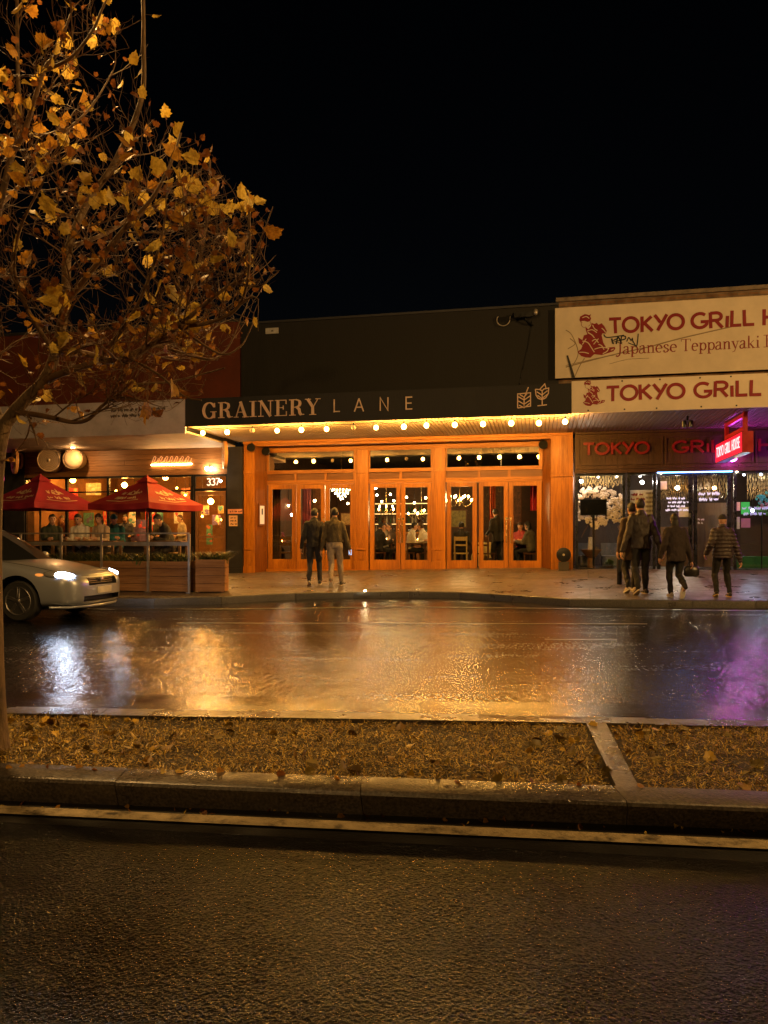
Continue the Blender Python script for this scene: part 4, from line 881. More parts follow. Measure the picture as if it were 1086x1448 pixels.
def person(label, pos, yaw, k=1.0, feet=((-.1, 0, 0, 0), (.1, 0, 0, 0)), hands=((-.27, .02, .80), (.27, .02, .80)), hip=(0, 0, .93), lean=0.0, hyaw=0.0, hpitch=0.0,
           top=None, legs=None, shoes=None, sole=None, hair=HAIRB, style='short', hem=-.10, fit=1.0, puffer=False, vox=.014, detail=True, group=None, side=0.0, collar=True, curl=1.0, beard=False):
    root = T('person', label, 'person', pos, group, world=True, rz=yaw)
    hx, hy, hz = hip
    def tz(z): return hz + (z - .93)
    def lp(x, y, z):      # torso point with forward lean about the hips
        dz = tz(z) - hz; return Vector((hx + x + side * dz, hy + y * math.cos(lean) + math.sin(lean) * dz, hz + dz * math.cos(lean) - y * math.sin(lean)))
    HM = Matrix.Rotation(hyaw, 3, 'Z') @ Matrix.Rotation(hpitch, 3, 'X')
    hc = lp(0, .01, 1.50) + HM @ Vector((0, .025, .118))
    def hp(x, y, z): return hc + HM @ Vector((x, y, z))
    sh = [lp(-.158, -.008, 1.375), lp(.158, -.008, 1.375)]
    el = [ik(sh[i], hands[i], .29, .27, (-.15 if i == 0 else .15, -1, -.2)) for i in (0, 1)]
    hd = [Vector(h) for h in hands]
    hj = [Vector((hx - .088, hy, hz - .02)), Vector((hx + .088, hy, hz - .02))]
    ank = []; kn = []
    for i, f in enumerate(feet):
        an = Vector((f[0], f[1] - .0, f[2] + .085)); p_ = R(f[3]); an = Vector((f[0], f[1] - math.sin(p_) * .06, f[2] + .085 + math.sin(max(0, p_)) * .10)); ank.append(an); kn.append(ik(hj[i], an, .43, .42, (0, 1, .15)))
    # body: one surface
    b = MB(); b.ell(hc, (.073, .092, .108), 18, 12, M=HM); b.ell(hp(0, .035, -.062), (.054, .058, .052), 14, 10, M=HM); b.ell(hp(0, .088, -.012), (.013, .02, .024), 8, 6, M=HM); b.ell(hp(0, .085, -.055), (.026, .014, .012), 8, 6, M=HM)
    for s_ in (-1, 1): b.ell(hp(s_ * .075, -.005, -.012), (.012, .022, .033), 8, 6, M=HM)
    cap_(b, lp(0, -.01, 1.38), hc + HM @ Vector((0, -.01, -.06)), .062, .054)
    cap_(b, lp(0, 0, .97), lp(0, .01, 1.28), .09, .085)
    cap_(b, lp(-.12, 0, 1.37), lp(.12, 0, 1.37), .045, .045)
    for i in (0, 1):
        cap_(b, sh[i], el[i], .042, .038); cap_(b, el[i], hd[i], .037, .027)
        cap_(b, lp(0, 0, .95), hj[i], .085, .075); cap_(b, hj[i], kn[i], .07, .05); cap_(b, kn[i], ank[i], .05, .036); cap_(b, ank[i], ank[i] + Vector((0, .09, -.05)), .034, .03)
        d = (hd[i] - el[i]).normalized(); sx = -1 if i == 0 else 1
        inw = Vector((-sx, 0, 0)); inw = (inw - d * inw.dot(d)).normalized(); fw = d.cross(inw) * (1 if i else -1)
        if fw.y < 0: fw = -fw
        pc = hd[i] + d * .045; cap_(b, hd[i], hd[i] + d * .07 + fw * .012, .026, .024); cap_(b, hd[i] + d * .03 - fw * .012, hd[i] + d * .075 - fw * .02, .018, .017)
        for j, (o_, ln) in enumerate(((.027, .068), (.009, .076), (-.009, .071), (-.026, .056))):
            p0 = hd[i] + d * .082 + fw * o_; p1 = p0 + d * ln * .45 + inw * .012 * curl; p2 = p1 + d * ln * .33 + inw * .022 * curl; p3 = p2 + d * ln * .12 + inw * .022 * curl
            for a_, c_ in ((p0, p1), (p1, p2), (p2, p3)): cap_(b, a_, c_, .0088, .0082, 7)
        t0 = hd[i] + d * .03 + fw * .024; t1 = t0 + d * .03 + fw * .022 + inw * .014; t2 = t1 + d * .032 + fw * .004 + inw * .01
        cap_(b, t0, t1, .012, .010, 7); cap_(b, t1, t2, .010, .0085, 7)
    eyes = [hp(-.03, .085, .012), hp(.03, .085, .012)]; mouth = hp(0, .09, -.055)
    def mf(c):
        for e in eyes:
            if (c - e).length < .0135: return 1
        return 2 if (c - mouth).length < .017 else 0
    kid(remesh(b, .0078 if detail else .012, 2, None, mf, 'body', (SKIN, EYE, LIP)), root)
    nz = lambda c, f, a: a * noise.noise(Vector((c.x * f, c.y * f, c.z * f * .55)))
    fold = lambda c: nz(c, 16, .016) + nz(c, 38, .006)
    # legs
    b = MB()
    def ring(z, rx, ry, n=18, yo=0.0): return [lp(rx * math.cos(2 * math.pi * j / n), yo + ry * math.sin(2 * math.pi * j / n), z) for j in range(n)]
    b.loft([ring(.84, .12, .1), ring(.89, .158, .118), ring(.96, .158, .112), ring(1.02, .15, .1)])
    for i in (0, 1): cap_(b, hj[i] + Vector((0, 0, .0)), kn[i], .093, .066); cap_(b, kn[i], ank[i] + Vector((0, -.005, .02)), .066, .05)
    kid(remesh(b, vox, 3, fold, None, 'trousers', (legs,)), root)
    # top
    b = MB(); h_ = .93 + hem; f_ = fit
    rr = [ring(h_, .168 * f_, .125 * f_), ring(h_ + .06, .172 * f_, .128 * f_), ring(1.02, .160 * f_, .116 * f_), ring(1.16, .172 * f_, .122 * f_), ring(1.29, .182, .128, yo=-.005), ring(1.37, .178, .112, yo=-.010), ring(1.42, .145, .095, yo=-.012), ring(1.455, .095, .082, yo=-.010), ring(1.485, .072, .072, yo=-.004)]
    if h_ + .06 > 1.0: rr.pop(2)
    if collar: rr += [ring(1.52, .067, .067), ring(1.53, .052, .052)]
    b.loft(rr)
    for i in (0, 1):
        cap_(b, sh[i], el[i], .068 * f_, .058 * f_); cap_(b, el[i], hd[i] - (hd[i] - el[i]).normalized() * .01, .06 * f_, .043 * f_)
    df = fold
    if puffer: df = lambda c: .017 * abs(math.sin(math.pi * c.z / .078)) - .006 + nz(c, 20, .008)
    kid(remesh(b, vox, 2, df, None, 'jacket', (top,)), root)
    # hair
    b = MB(); b.ell(hp(0, -.006, .012), (.083, .099, .110), 22, 14, M=HM)
    HI = HM.transposed(); keep = []
    for f, m_ in zip(b.f, b.m):
        c = HI @ (sum((Vector(b.v[i]) for i in f), Vector()) / len(f) - hc)
        if style == 'beanie': ok = c.z > .012 - .0 * c.y
        elif style == 'long': ok = c.z > .045 or c.y < .02
        else: ok = (c.z > .055 - .02 * (c.y < .05)) or (c.y < -.015 and c.z > -.055) or (c.y < .03 and c.z > .0)
        if ok: keep.append(f)
    b.f = keep; b.m = [0] * len(keep)
    if style == 'long': b.ell(hp(0, -.055, -.10), (.085, .055, .15), 16, 10); b.ell(hp(0, -.075, -.2), (.06, .04, .10), 14, 8)
    kid(b.mesh('beanie' if style == 'beanie' else 'hair', [hair], smooth=60), root)
    for i, f in enumerate(feet):
        b = MB(); M_ = Matrix.Rotation(R(-f[3]), 3, 'X'); toe = Vector((f[0], f[1] + .085, f[2])); q = lambda x, y, z: toe + M_ @ Vector((x, y - .085, z))
        b.ell(q(0, -.055, .055), (.040, .055, .05), 12, 8, 0, M_); b.ell(q(0, .04, .042), (.043, .10, .036), 12, 8, 0, M_); b.ell(q(0, .12, .032), (.041, .06, .028), 12, 8, 0, M_)
        b.loft([[q(.046 * math.cos(a) * (.82 if math.sin(a) < -.2 else 1), .035 + .148 * math.sin(a), z) for a in [2 * math.pi * j / 18 for j in range(18)]] for z in (0.0, .024)], 1)
        kid(b.mesh('shoe', [shoes, sole or shoes], smooth=50), root)
    return root
cblk = cloth('black_jacket', (.018, .016, .016)); cnavy = cloth('dark_jeans', (.018, .020, .030)); colive = cloth('olive_knit', (.075, .055, .024)); cgrey = cloth('grey_chinos', (.30, .24, .18))
cbrn = cloth('brown_leather', (.026, .017, .013), rough=.45); cdk = cloth('dark_trousers', (.011, .010, .010)); cplum = cloth('plum_coat', (.026, .016, .015)); cpuf = cloth('puffer_shell', (.042, .027, .026), rough=.35)
cwht = cloth('white_shirt', (.62, .56, .48)); ctan = cloth('tan_coat', (.07, .042, .024)); SOLE = mat('white_sole', (.62, .58, .5), .5); SHB = mat('black_shoe', (.015, .013, .012), .4); SHW = mat('pale_shoe', (.45, .38, .3), .5); YSOLE = mat('yellow_sole', (.55, .36, .08), .5)
def on_pav(px, py, guess=.2):      # a pavement point under a pixel of the photograph
    z = guess
    for _ in range(6): p = G(px, py, z); z = zp(*loc2(p))
    return Vector((p.x, p.y, z))
# the pair walking up to the doors
person('man in a black jacket and dark jeans walking up to the doors', on_pav(444, 827), R(2), 1.0, feet=((-.10, -.10, 0, 28), (.12, .20, 0, 0)), hands=((-.29, .10, .84), (.26, -.05, .80)), hip=(0, .03, .92), lean=.05, hyaw=R(-28), top=cblk, legs=cnavy, shoes=SHB, sole=SOLE, hem=-.08, group='people walking on the pavement')
phone_man = person('man in an olive brown sweater and pale grey trousers walking up to the doors', on_pav(473, 829), R(-2), 1.03, feet=((-.06, -.20, 0, 50), (.13, .22, 0, 0)), hands=((-.29, .02, .80), (.32, .08, .82)), hip=(0, .0, .92), lean=.04, hyaw=R(4), top=colive, legs=cgrey, shoes=SHB, sole=SOLE, hem=.04, collar=True, group='people walking on the pavement')
# the group on the right
g2 = 'people walking on the pavement'
person('man in a tan coat half hidden behind the tall man in a brown jacket', on_pav(896, 838), R(4), 1.02, feet=((-.13, -.05, 0, 25), (.10, .25, 0, 0)), hands=((-.28, .05, .80), (.26, .05, .80)), hip=(0, .05, .93), top=ctan, legs=cdk, shoes=SHW, sole=SOLE, hem=-.3, fit=1.05, hyaw=R(10), group=g2)
person('tall man in a dark brown leather jacket walking beside the slim bollard', on_pav(908, 843), R(2), 1.06, feet=((-.13, -.12, 0, 30), (.13, .18, 0, 0)), hands=((-.33, .10, .80), (.35, -.05, .78)), hip=(0, .04, .96), lean=.05, top=cbrn, legs=cdk, shoes=SHB, sole=SHW, hem=-.12, fit=1.10, hyaw=R(8), group=g2)
wm = person('woman in a dark plum coat with her hair tied low and a black handbag', on_pav(956, 846), R(0), .93, feet=((-.06, .12, 0, 0), (.08, -.22, .04, 62)), hands=((-.29, .08, .82), (.30, -.02, .74)), hip=(0, .0, .91), lean=.08, top=cplum, legs=cdk, shoes=SHW, sole=SOLE, hem=-.18, fit=1.12, style='long', hair=HAIRB, group=g2)
person('person in a ribbed brown puffer jacket and dark beanie walking at the right', on_pav(1022, 846), R(-8), .93, feet=((-.12, .02, 0, 18), (.17, .14, 0, 0)), hands=((-.30, .10, .90), (.36, .06, .76)), hip=(0, .02, .92), lean=.03, top=cpuf, legs=cdk, shoes=SHB, sole=YSOLE, hem=-.10, fit=1.14, puffer=True, style='beanie', hair=cloth('dark_beanie', (.02, .016, .015)), hyaw=R(-50), group=g2)
def heights(r, k):
    r.scale = (k, k, k)
for o in list(COL.objects):
    if o.name.startswith('person') and o.parent is None:
        kk = {'man in a black': 1.02, 'man in an olive': 1.03, 'man in a tan': 1.03, 'tall man': 1.06, 'woman in a dark plum': .93, 'person in a ribbed': .91}
        for a_, v_ in kk.items():
            if o['label'].startswith(a_): o.scale = (v_, v_, v_)
# the phone in his right hand and her handbag
Mw = Matrix.Translation(phone_man.location) @ Matrix.Rotation(R(-2), 4, 'Z') @ Matrix.Scale(1.03, 4)
p = Mw @ Vector((.335, .10, .74)); root = T('phone', 'lit phone held low in the right hand of the man in the olive sweater', 'phone', p, world=True)
P(MB().cbox((0, 0, 0), (.075, .009, .15), rx=R(15)), 'case', BLK, root); P(MB().cbox((0, -.0062, .0), (.066, .002, .13), rx=R(15)), 'screen', emit('phone_screen', (.5, .65, 1), 1.2), root)
p = wm.location + Vector((.30, .02, .40)); root = T('handbag', 'black handbag hanging from the hand of the woman in the plum coat', 'bag', p, world=True)
b = MB(); b.loft([[(.15 * w_ * math.cos(a), .05 * w_ * math.sin(a), z) for a in [2 * math.pi * j / 20 for j in range(20)]] for w_, z in ((.75, 0), (1, .03), (1, .12), (.8, .19), (.6, .2))])
P(b, 'body', mat('black_leather', (.014, .012, .012), .35), root, 50); P(MB().tube([(-.08, 0, .19)] + [(.08 * math.cos(R(a)), 0, .19 + .09 * math.sin(R(a)) * 1.05) for a in range(165, 0, -15)] + [(.08, 0, .19)], .008, 6), 'handle', mat('black_leather', (0, 0, 0)), root, 60)
# ------------------------------------------------------------------ silver sedan
def make_car():
    pos = Vector((-5.63, 11.47, 0.0)); hd = R(-10.5)      # ground under the near front wheel
    root = T('sedan_car', 'silver sedan with glowing white headlights driving past the cafe planters', 'car', (0, 0, 0), world=True)
    axf, axr, tw, rw = 1.33, -1.33, .765, .318
    M_ = Matrix.Rotation(hd, 3, 'Z'); root.location = pos - M_ @ Vector((axf, -tw, 0)); root.rotation_euler = (0, 0, hd)
    m, nt, b_, out = nodes_of('silver_paint'); b_.inputs['Base Color'].default_value = (.34, .37, .44, 1); b_.inputs['Metallic'].default_value = .5; b_.inputs['Roughness'].default_value = .30; b_.inputs['Coat Weight'].default_value = .8; b_.inputs['Coat Roughness'].default_value = .05
    PAINTC = m; DG = mat('dark_car_glass', (.010, .011, .012), .04, spec=.8, var=.05, rv=.01); RUB = mat('tyre_rubber', (.014, .014, .014), .7); ALY = mat('alloy', (.28, .27, .27), .35, .9); PLA = mat('black_plastic', (.012, .012, .012), .5); CHR = mat('chrome', (.8, .8, .82), .12, 1.0)
    # lower body: half widths and heights at stations along the length
    ST = [(-2.28, .52, .50, .80, .84), (-2.22, .66, .36, .92, .95), (-2.05, .78, .27, 1.00, 1.02), (-1.75, .84, .22, 1.01, 1.04), (-1.33, .868, .20, .985, 1.02), (-.7, .872, .18, .955, .98), (0, .872, .17, .93, .95), (.6, .872, .17, .925, .94), (.95, .868, .18, .925, .965), (1.33, .862, .19, .86, .925), (1.65, .845, .20, .79, .87), (1.9, .80, .21, .74, .81), (2.06, .775, .215, .725, .785), (2.18, .69, .225, .69, .735), (2.26, .54, .25, .63, .665), (2.30, .36, .30, .54, .57)]
    rings = []
    for x, w, zb, zs_, zt_ in ST:
        hm = zb + (zs_ - zb) * .52
        half = [(0, zb), (w * .55, zb), (w * .86, zb + .015), (w * .955, zb + .07), (w * .985, zb + (hm - zb) * .6), (w, hm), (w * .995, hm + (zs_ - hm) * .5), (w * .97, zs_ - .05), (w * .90, zs_), (w * .72, zs_ + (zt_ - zs_) * .5), (w * .4, zs_ + (zt_ - zs_) * .88), (0, zt_)]
        rings.append([(x, y, z) for y, z in half] + [(x, -y, z) for y, z in reversed(half[1:-1])])
    b = MB().loft(rings); me = b.mesh('tmp', []); o = bpy.data.objects.new('tmp', me); COL.objects.link(o)
    sb = o.modifiers.new('s', 'SUBSURF'); sb.levels = 3; sb.render_levels = 3
    cut = MB()
    for ax in (axf, axr):
        for sd in (-1, 1): cut.tube([(ax, sd * 1.2, rw + .015), (ax, sd * .58, rw + .015)], .385, 40)
    cut.box(2.14, 2.6, -.50, .50, .30, .385).box(2.14, 2.6, -.40, .40, .545, .665)
    cme = cut.mesh('cut', []); co = bpy.data.objects.new('cut', cme); COL.objects.link(co)
    bo = o.modifiers.new('b', 'BOOLEAN'); bo.object = co; bo.operation = 'DIFFERENCE'; bo.solver = 'EXACT'
    dg = bpy.context.evaluated_depsgraph_get(); bd = bpy.data.meshes.new_from_object(o.evaluated_get(dg)); bpy.data.objects.remove(o); bpy.data.objects.remove(co)
    bd.materials.clear(); bd.materials.append(PAINTC); bd.materials.append(PLA)
    for p in bd.polygons:
        c = p.center; n_ = p.normal; p.use_smooth = True
        for ax in (axf, axr):
            if abs(math.hypot(c.x - ax, c.z - rw - .015) - .383) < .012 and abs(n_.y) < .3: p.material_index = 1; p.use_smooth = False
            if math.hypot(c.x - ax, c.z - rw - .015) < .383 and abs(c.y) < .6 and abs(n_.y) > .8: p.material_index = 1
        if c.x > 2.13 and ((.299 < c.z < .386 and abs(c.y) < .501) or (.544 < c.z < .666 and abs(c.y) < .401)) and (c.x < 2.145 or abs(abs(c.y) - .5) < .001 or abs(abs(c.y) - .4) < .001 or min(abs(c.z - q_) for q_ in (.30, .385, .545, .665)) < .001): p.material_index = 1
    bd.name = 'body'
    bm = bmesh.new(); bm.from_mesh(bd)
    for e in bm.edges:
        if len(e.link_faces) == 2 and e.calc_face_angle(0) > R(32): e.smooth = False
    bm.to_mesh(bd); bm.free(); kid(bd, root)
    # glasshouse
    LOW = [(1.12, .0, .935), (1.05, .45, .93), (.88, .70, .93), (.5, .80, .935), (-.4, .815, .945), (-1.1, .80, .965), (-1.5, .70, 1.0), (-1.72, .42, 1.02), (-1.76, 0, 1.02)]
    HI = [(.27, .0, 1.425), (.24, .33, 1.415), (.16, .50, 1.40), (-.1, .575, 1.40), (-.5, .585, 1.425), (-.9, .57, 1.40), (-1.08, .49, 1.375), (-1.14, .30, 1.375), (-1.15, 0, 1.38)]
    def cab(u, v):      # u round the outline, v up, slightly bowed
        def at(T_):
            q = u * (len(T_) - 1); i = min(int(q), len(T_) - 2); f = q - i; return Vector(T_[i]).lerp(Vector(T_[i + 1]), f)
        p = at(LOW).lerp(at(HI), v); c = math.sin(math.pi * v) * .03; d = Vector((p.x + .4, p.y * 2, 0)); 
        if d.length > 1e-6: p = p + d.normalized() * c
        return p
    def side(f, y): return (lambda u, v: (lambda p: Vector((p.x, p.y * y, p.z)))(f(u, v)))
    for name, us, both in (('windscreen', (0, .235), True), ('side_window', (.29, .50), False), ('side_window', (.52, .70), False), ('rear_window', (.80, 1.0), True)):
        if both:
            b = MB()
            for y in (-1, 1): b.grid(lambda u, v: side(cab, y)(us[0] + (us[1] - us[0]) * u, .02 + .96 * v), 14, 8)
            kid(b.mesh(name, [DG], smooth=60), root)
        else:
            for y in (-1, 1):
                b = MB(); b.grid(lambda u, v: side(cab, y)(us[0] + (us[1] - us[0]) * u, .02 + .92 * v), 14, 8); kid(b.mesh(name, [DG], smooth=60), root)
    for y in (-1, 1):
        for a0, a1 in ((.235, .29), (.50, .52), (.70, .80)): b = MB(); b.grid(lambda u, v: side(lambda u_, v_: (lambda p: p + Vector((p.x + .4, p.y * 2, 0)).normalized() * .004)(cab(u_, v_)), y)(a0 + (a1 - a0) * u, v), 4, 8, 0); kid(b.mesh('pillar', [PAINTC], smooth=60), root)
    b = MB()
    for y in (-1, 1): b.grid(lambda u, v: (lambda p: Vector((p.x * (1 - 0) if True else 0, p.y * y * v, p.z + .035 * (1 - v * v))))(cab(u, .99)), 24, 8)
    kid(b.mesh('roof', [PAINTC], smooth=60), root)
    # wheels
    for ax in (axf, axr):
        for sd in (-1, 1):
            Mx = Matrix.Rotation(R(90 * sd), 3, 'X'); c = (ax, sd * .70, rw)      # axle: local z points outwards
            w = kid(MB().lathe([(.20, -.10), (.29, -.105), (.312, -.085), (.318, -.05), (.318, .05), (.312, .085), (.29, .105), (.215, .10)], c, 40, M=Mx.transposed()).mesh('wheel', [RUB], smooth=40), root)
            b = MB().lathe([(.05, .06), (.20, .075), (.222, .10), (.215, .108), (.20, .10), (.195, .05), (.05, .045)], c, 40, M=Mx.transposed())
            for i in range(5):
                a = 2 * math.pi * i / 5 + .3
                for da in (-.16, .16):
                    p0 = Vector((.05 * math.cos(a + da), .05 * math.sin(a + da), .095)); p1 = Vector((.2 * math.cos(a + da * .55), .2 * math.sin(a + da * .55), .09))
                    Q = Mx.transposed(); b.tube([Vector(c) + Q @ p0, Vector(c) + Q @ p1], [.02, .016], 6)
            b.ell(Vector(c) + Mx.transposed() @ Vector((0, 0, .09)), (.05, .03, .05), 14, 8)
            kid(b.mesh('rim', [ALY], smooth=35), w)
    # lamps: swept housings with a bright projector
    HL = emit('headlight_glow', (.58, .74, 1.0), 42); HB = emit('headlight_core', (.66, .80, 1.0), 320)
    for sd in (-1, 1):
        Mr = Matrix.Rotation(sd * R(-33), 3, 'Z') @ Matrix.Rotation(R(10), 3, 'Y')
        h = kid(MB().ell((1.95, sd * .655, .70), (.25, .10, .078), 22, 12, M=Mr).mesh('headlight', [mat('lamp_bezel', (.62, .64, .68), .12, .7)], smooth=60), root)
        kid(MB().ell((2.00, sd * .645, .70), (.195, .10, .068), 20, 10, M=Mr).mesh('lens', [HL], smooth=60), h)
        kid(MB().ell((2.10, sd * .655, .695), (.055, .045, .042), 14, 8).mesh('projector', [HB], smooth=60), h)
        kid(MB().ell((1.72, sd * .775, .715), (.10, .035, .03), 14, 8, M=Mr).mesh('indicator', [emit('amber_lamp', (1, .35, .06), .7)], smooth=60), h)
        kid(MB().ell((2.165, sd * .57, .345), (.05, .06, .035), 14, 8).mesh('fog_lamp', [mat('lamp_glass', (.5, .5, .5), .08, .6)], smooth=60), root)
        kid(MB().ell((-2.14, sd * .66, .86), (.10, .16, .07), 16, 8).mesh('tail_light', [mat('tail_red', (.35, .01, .01), .2)], smooth=60), root)
        mbm = MB().ell((.55, sd * .95, .99), (.075, .10, .062), 16, 10); mbm.tube([(.59, sd * .82, .95), (.55, sd * .90, .975)], .022, 8); kid(mbm.mesh('mirror', [PAINTC], smooth=60), root)
    kid(MB().box(2.15, 2.24, -.38, .38, .575, .585).box(2.15, 2.235, -.385, .385, .605, .618).box(2.15, 2.225, -.39, .39, .638, .648).mesh('grille', [CHR]), root)
    kid(MB().ell((2.265, 0, .628), (.015, .065, .04), 16, 8).mesh('badge', [CHR], smooth=60), root)
    kid(MB().box(2.296, 2.31, -.20, .20, .415, .515).mesh('licence_plate', [mat('plate_pale', (.55, .53, .48), .4)]), root)
    b = MB()
    for y in (-1, 1): b.tube([(1.86, y * .79, .225), (2.10, y * .69, .222), (2.24, y * .42, .222), (2.275, 0, .222)], .022, 8)
    kid(b.mesh('bumper_lip', [PAINTC], smooth=60), root)
    b = MB()
    for y in (-1, 1):
        for xx in (-.35, -1.12): b.tube([(xx, y * .8745, .25), (xx + .02, y * .8755, .55), (xx - .02, y * .862, .90)], .003, 4)
        for xx in (-.2, -1.0): b.box(xx, xx + .16, y * .872, y * .893, .80, .825)
    kid(b.mesh('door_handle', [PLA]), root)
    b = MB().box(-2.0, 1.9, -.55, .55, .17, .3); kid(b.mesh('underbody', [PLA]), root)
    from mathutils.bvhtree import BVHTree
    tree = BVHTree.FromPolygons([v.co for v in bd.vertices], [list(p.vertices) for p in bd.polygons])
    def drop(x, y, dz=(0, 0, -1), o_=None):
        h = tree.ray_cast(Vector((x, y, 3)) if o_ is None else o_, Vector(dz)); return h[0]
    for y in (-1, 1):
        b = MB(); pts = [drop(x, y * (.70 - .10 * max(0, x - 1.2))) for x in [1.0 + .1 * i for i in range(11)]]; pts = [q + Vector((0, 0, .0)) for q in pts if q]
        b.tube(pts, .0045, 5); kid(b.mesh('bonnet_seam', [PLA]), root)
        b = MB(); pts = [drop(0, 0, (0, -y, 0), Vector((.98 + .03 * math.sin(z * 6), y * 2, z))) for z in [.26 + .06 * i for i in range(11)]]; b.tube([q for q in pts if q], .0045, 5); kid(b.mesh('door_seam', [PLA]), root)
    b = MB(); pts = [drop(0, 0, (-1, 0, 0), Vector((4, y_, .70 + .0 * y_))) for y_ in [-.46 + .092 * i for i in range(11)]]; b.tube([q for q in pts if q], .0045, 5); kid(b.mesh('bonnet_edge', [PLA]), root)
    return root
make_car()
# ------------------------------------------------------------------ young plane tree on the median
def leaf_mat(name, c1, c2):
    m, nt, b, out = nodes_of(name); L = nt.links.new
    v = coords(nt); n = N(nt, 'ShaderNodeTexNoise', Scale=7.0, Detail=2.0); L(v, n.inputs['Vector']); col = ramp(nt, n.outputs[0], [(.35, c1), (.65, c2)])
    n2 = N(nt, 'ShaderNodeTexNoise', Scale=60.0, Detail=2.0); L(v, n2.inputs['Vector']); mx = N(nt, 'ShaderNodeMix', data_type='RGBA', blend_type='MULTIPLY'); mx.inputs[0].default_value = .6
    L(col, mx.inputs[6]); L(ramp(nt, n2.outputs[0], [(.35, (.5, .4, .3)), (.6, (1.1, 1.1, 1.1))]), mx.inputs[7])
    L(mx.outputs[2], b.inputs['Base Color']); b.inputs['Roughness'].default_value = .45
    tl = N(nt, 'ShaderNodeBsdfTranslucent'); L(mx.outputs[2], tl.inputs[0]); ms = N(nt, 'ShaderNodeMixShader'); ms.inputs[0].default_value = .5
    L(b.outputs[0], ms.inputs[1]); L(tl.outputs[0], ms.inputs[2]); L(ms.outputs[0], out.inputs[0]); return m
LY = leaf_mat('leaf_yellow', (.56, .36, .04), (.74, .56, .12)); LO = leaf_mat('leaf_amber', (.36, .17, .02), (.54, .29, .04)); LB = leaf_mat('leaf_brown', (.14, .05, .012), (.28, .11, .025))
BARK = mat('plane_bark', (.17, .11, .055), .8, var=.55, scale=14, stretch=(1, 1, .35), bump=.8, bscale=50); TWIG = mat('twig_bark', (.16, .09, .04), .7, var=.3, scale=20)
LOBES = [(0, 0), (.16, -.04), (.36, .0), (.37, .14), (.54, .30), (.42, .38), (.47, .58), (.30, .62), (.26, .76), (.12, .82), (0, 1.0)]
LOBES = LOBES + [(-x, y) for x, y in reversed(LOBES[1:-1])]
def leaf(mb, p, d, size, rnd, m, curl=None):
    d = d.normalized(); up = Vector((rnd.gauss(0, 1), rnd.gauss(0, 1), rnd.gauss(.2, 1))); x = d.cross(up)
    if x.length < 1e-4: return
    x.normalize(); n = x.cross(d); cu = rnd.uniform(.1, .55) if curl is None else curl; fo = rnd.uniform(.05, .5)
    b = len(mb.v)
    for a, c in LOBES:
        a *= rnd.uniform(.85, 1.15)
        mb.v.append(tuple(p + (x * a + d * c + n * (fo * abs(a) - cu * (c * c + .4 * a * a) * .6)) * size))
    mid = p + (d * .42 + n * (-cu * .1)) * size; mb.v.append(tuple(mid)); k_ = len(LOBES)
    for i in range(k_): mb.face((b + i, b + (i + 1) % k_, b + k_), m)
def TP(px, py, Y): return Vector(((px - 543) / 1050 * Y, Y, H + (760 - py) / 1050 * Y))
def pj(p): return (543 + 1050 * p.x / p.y, 760 - 1050 * (p.z - H) / p.y)
OUT = [(-700, 150), (-100, 215), (0, 208), (100, 214), (150, 225), (178, 255), (205, 302), (275, 345), (288, 390), (340, 382), (385, 400), (420, 368), (460, 365), (500, 338), (540, 322), (575, 262), (600, 225), (625, 120), (660, 50), (700, -50), (1500, -400)]
def xmax(y):
    for (a, b), (c, d) in zip(OUT, OUT[1:]):
        if y <= c: return b + (d - b) * (y - a) / (c - a)
    return -400
def inside(p, m=0):
    if p.y < 2.9 or p.y > 6.0 or p.z > 5.6: return False
    x, y = pj(p); return x < xmax(y) + m and y < 690
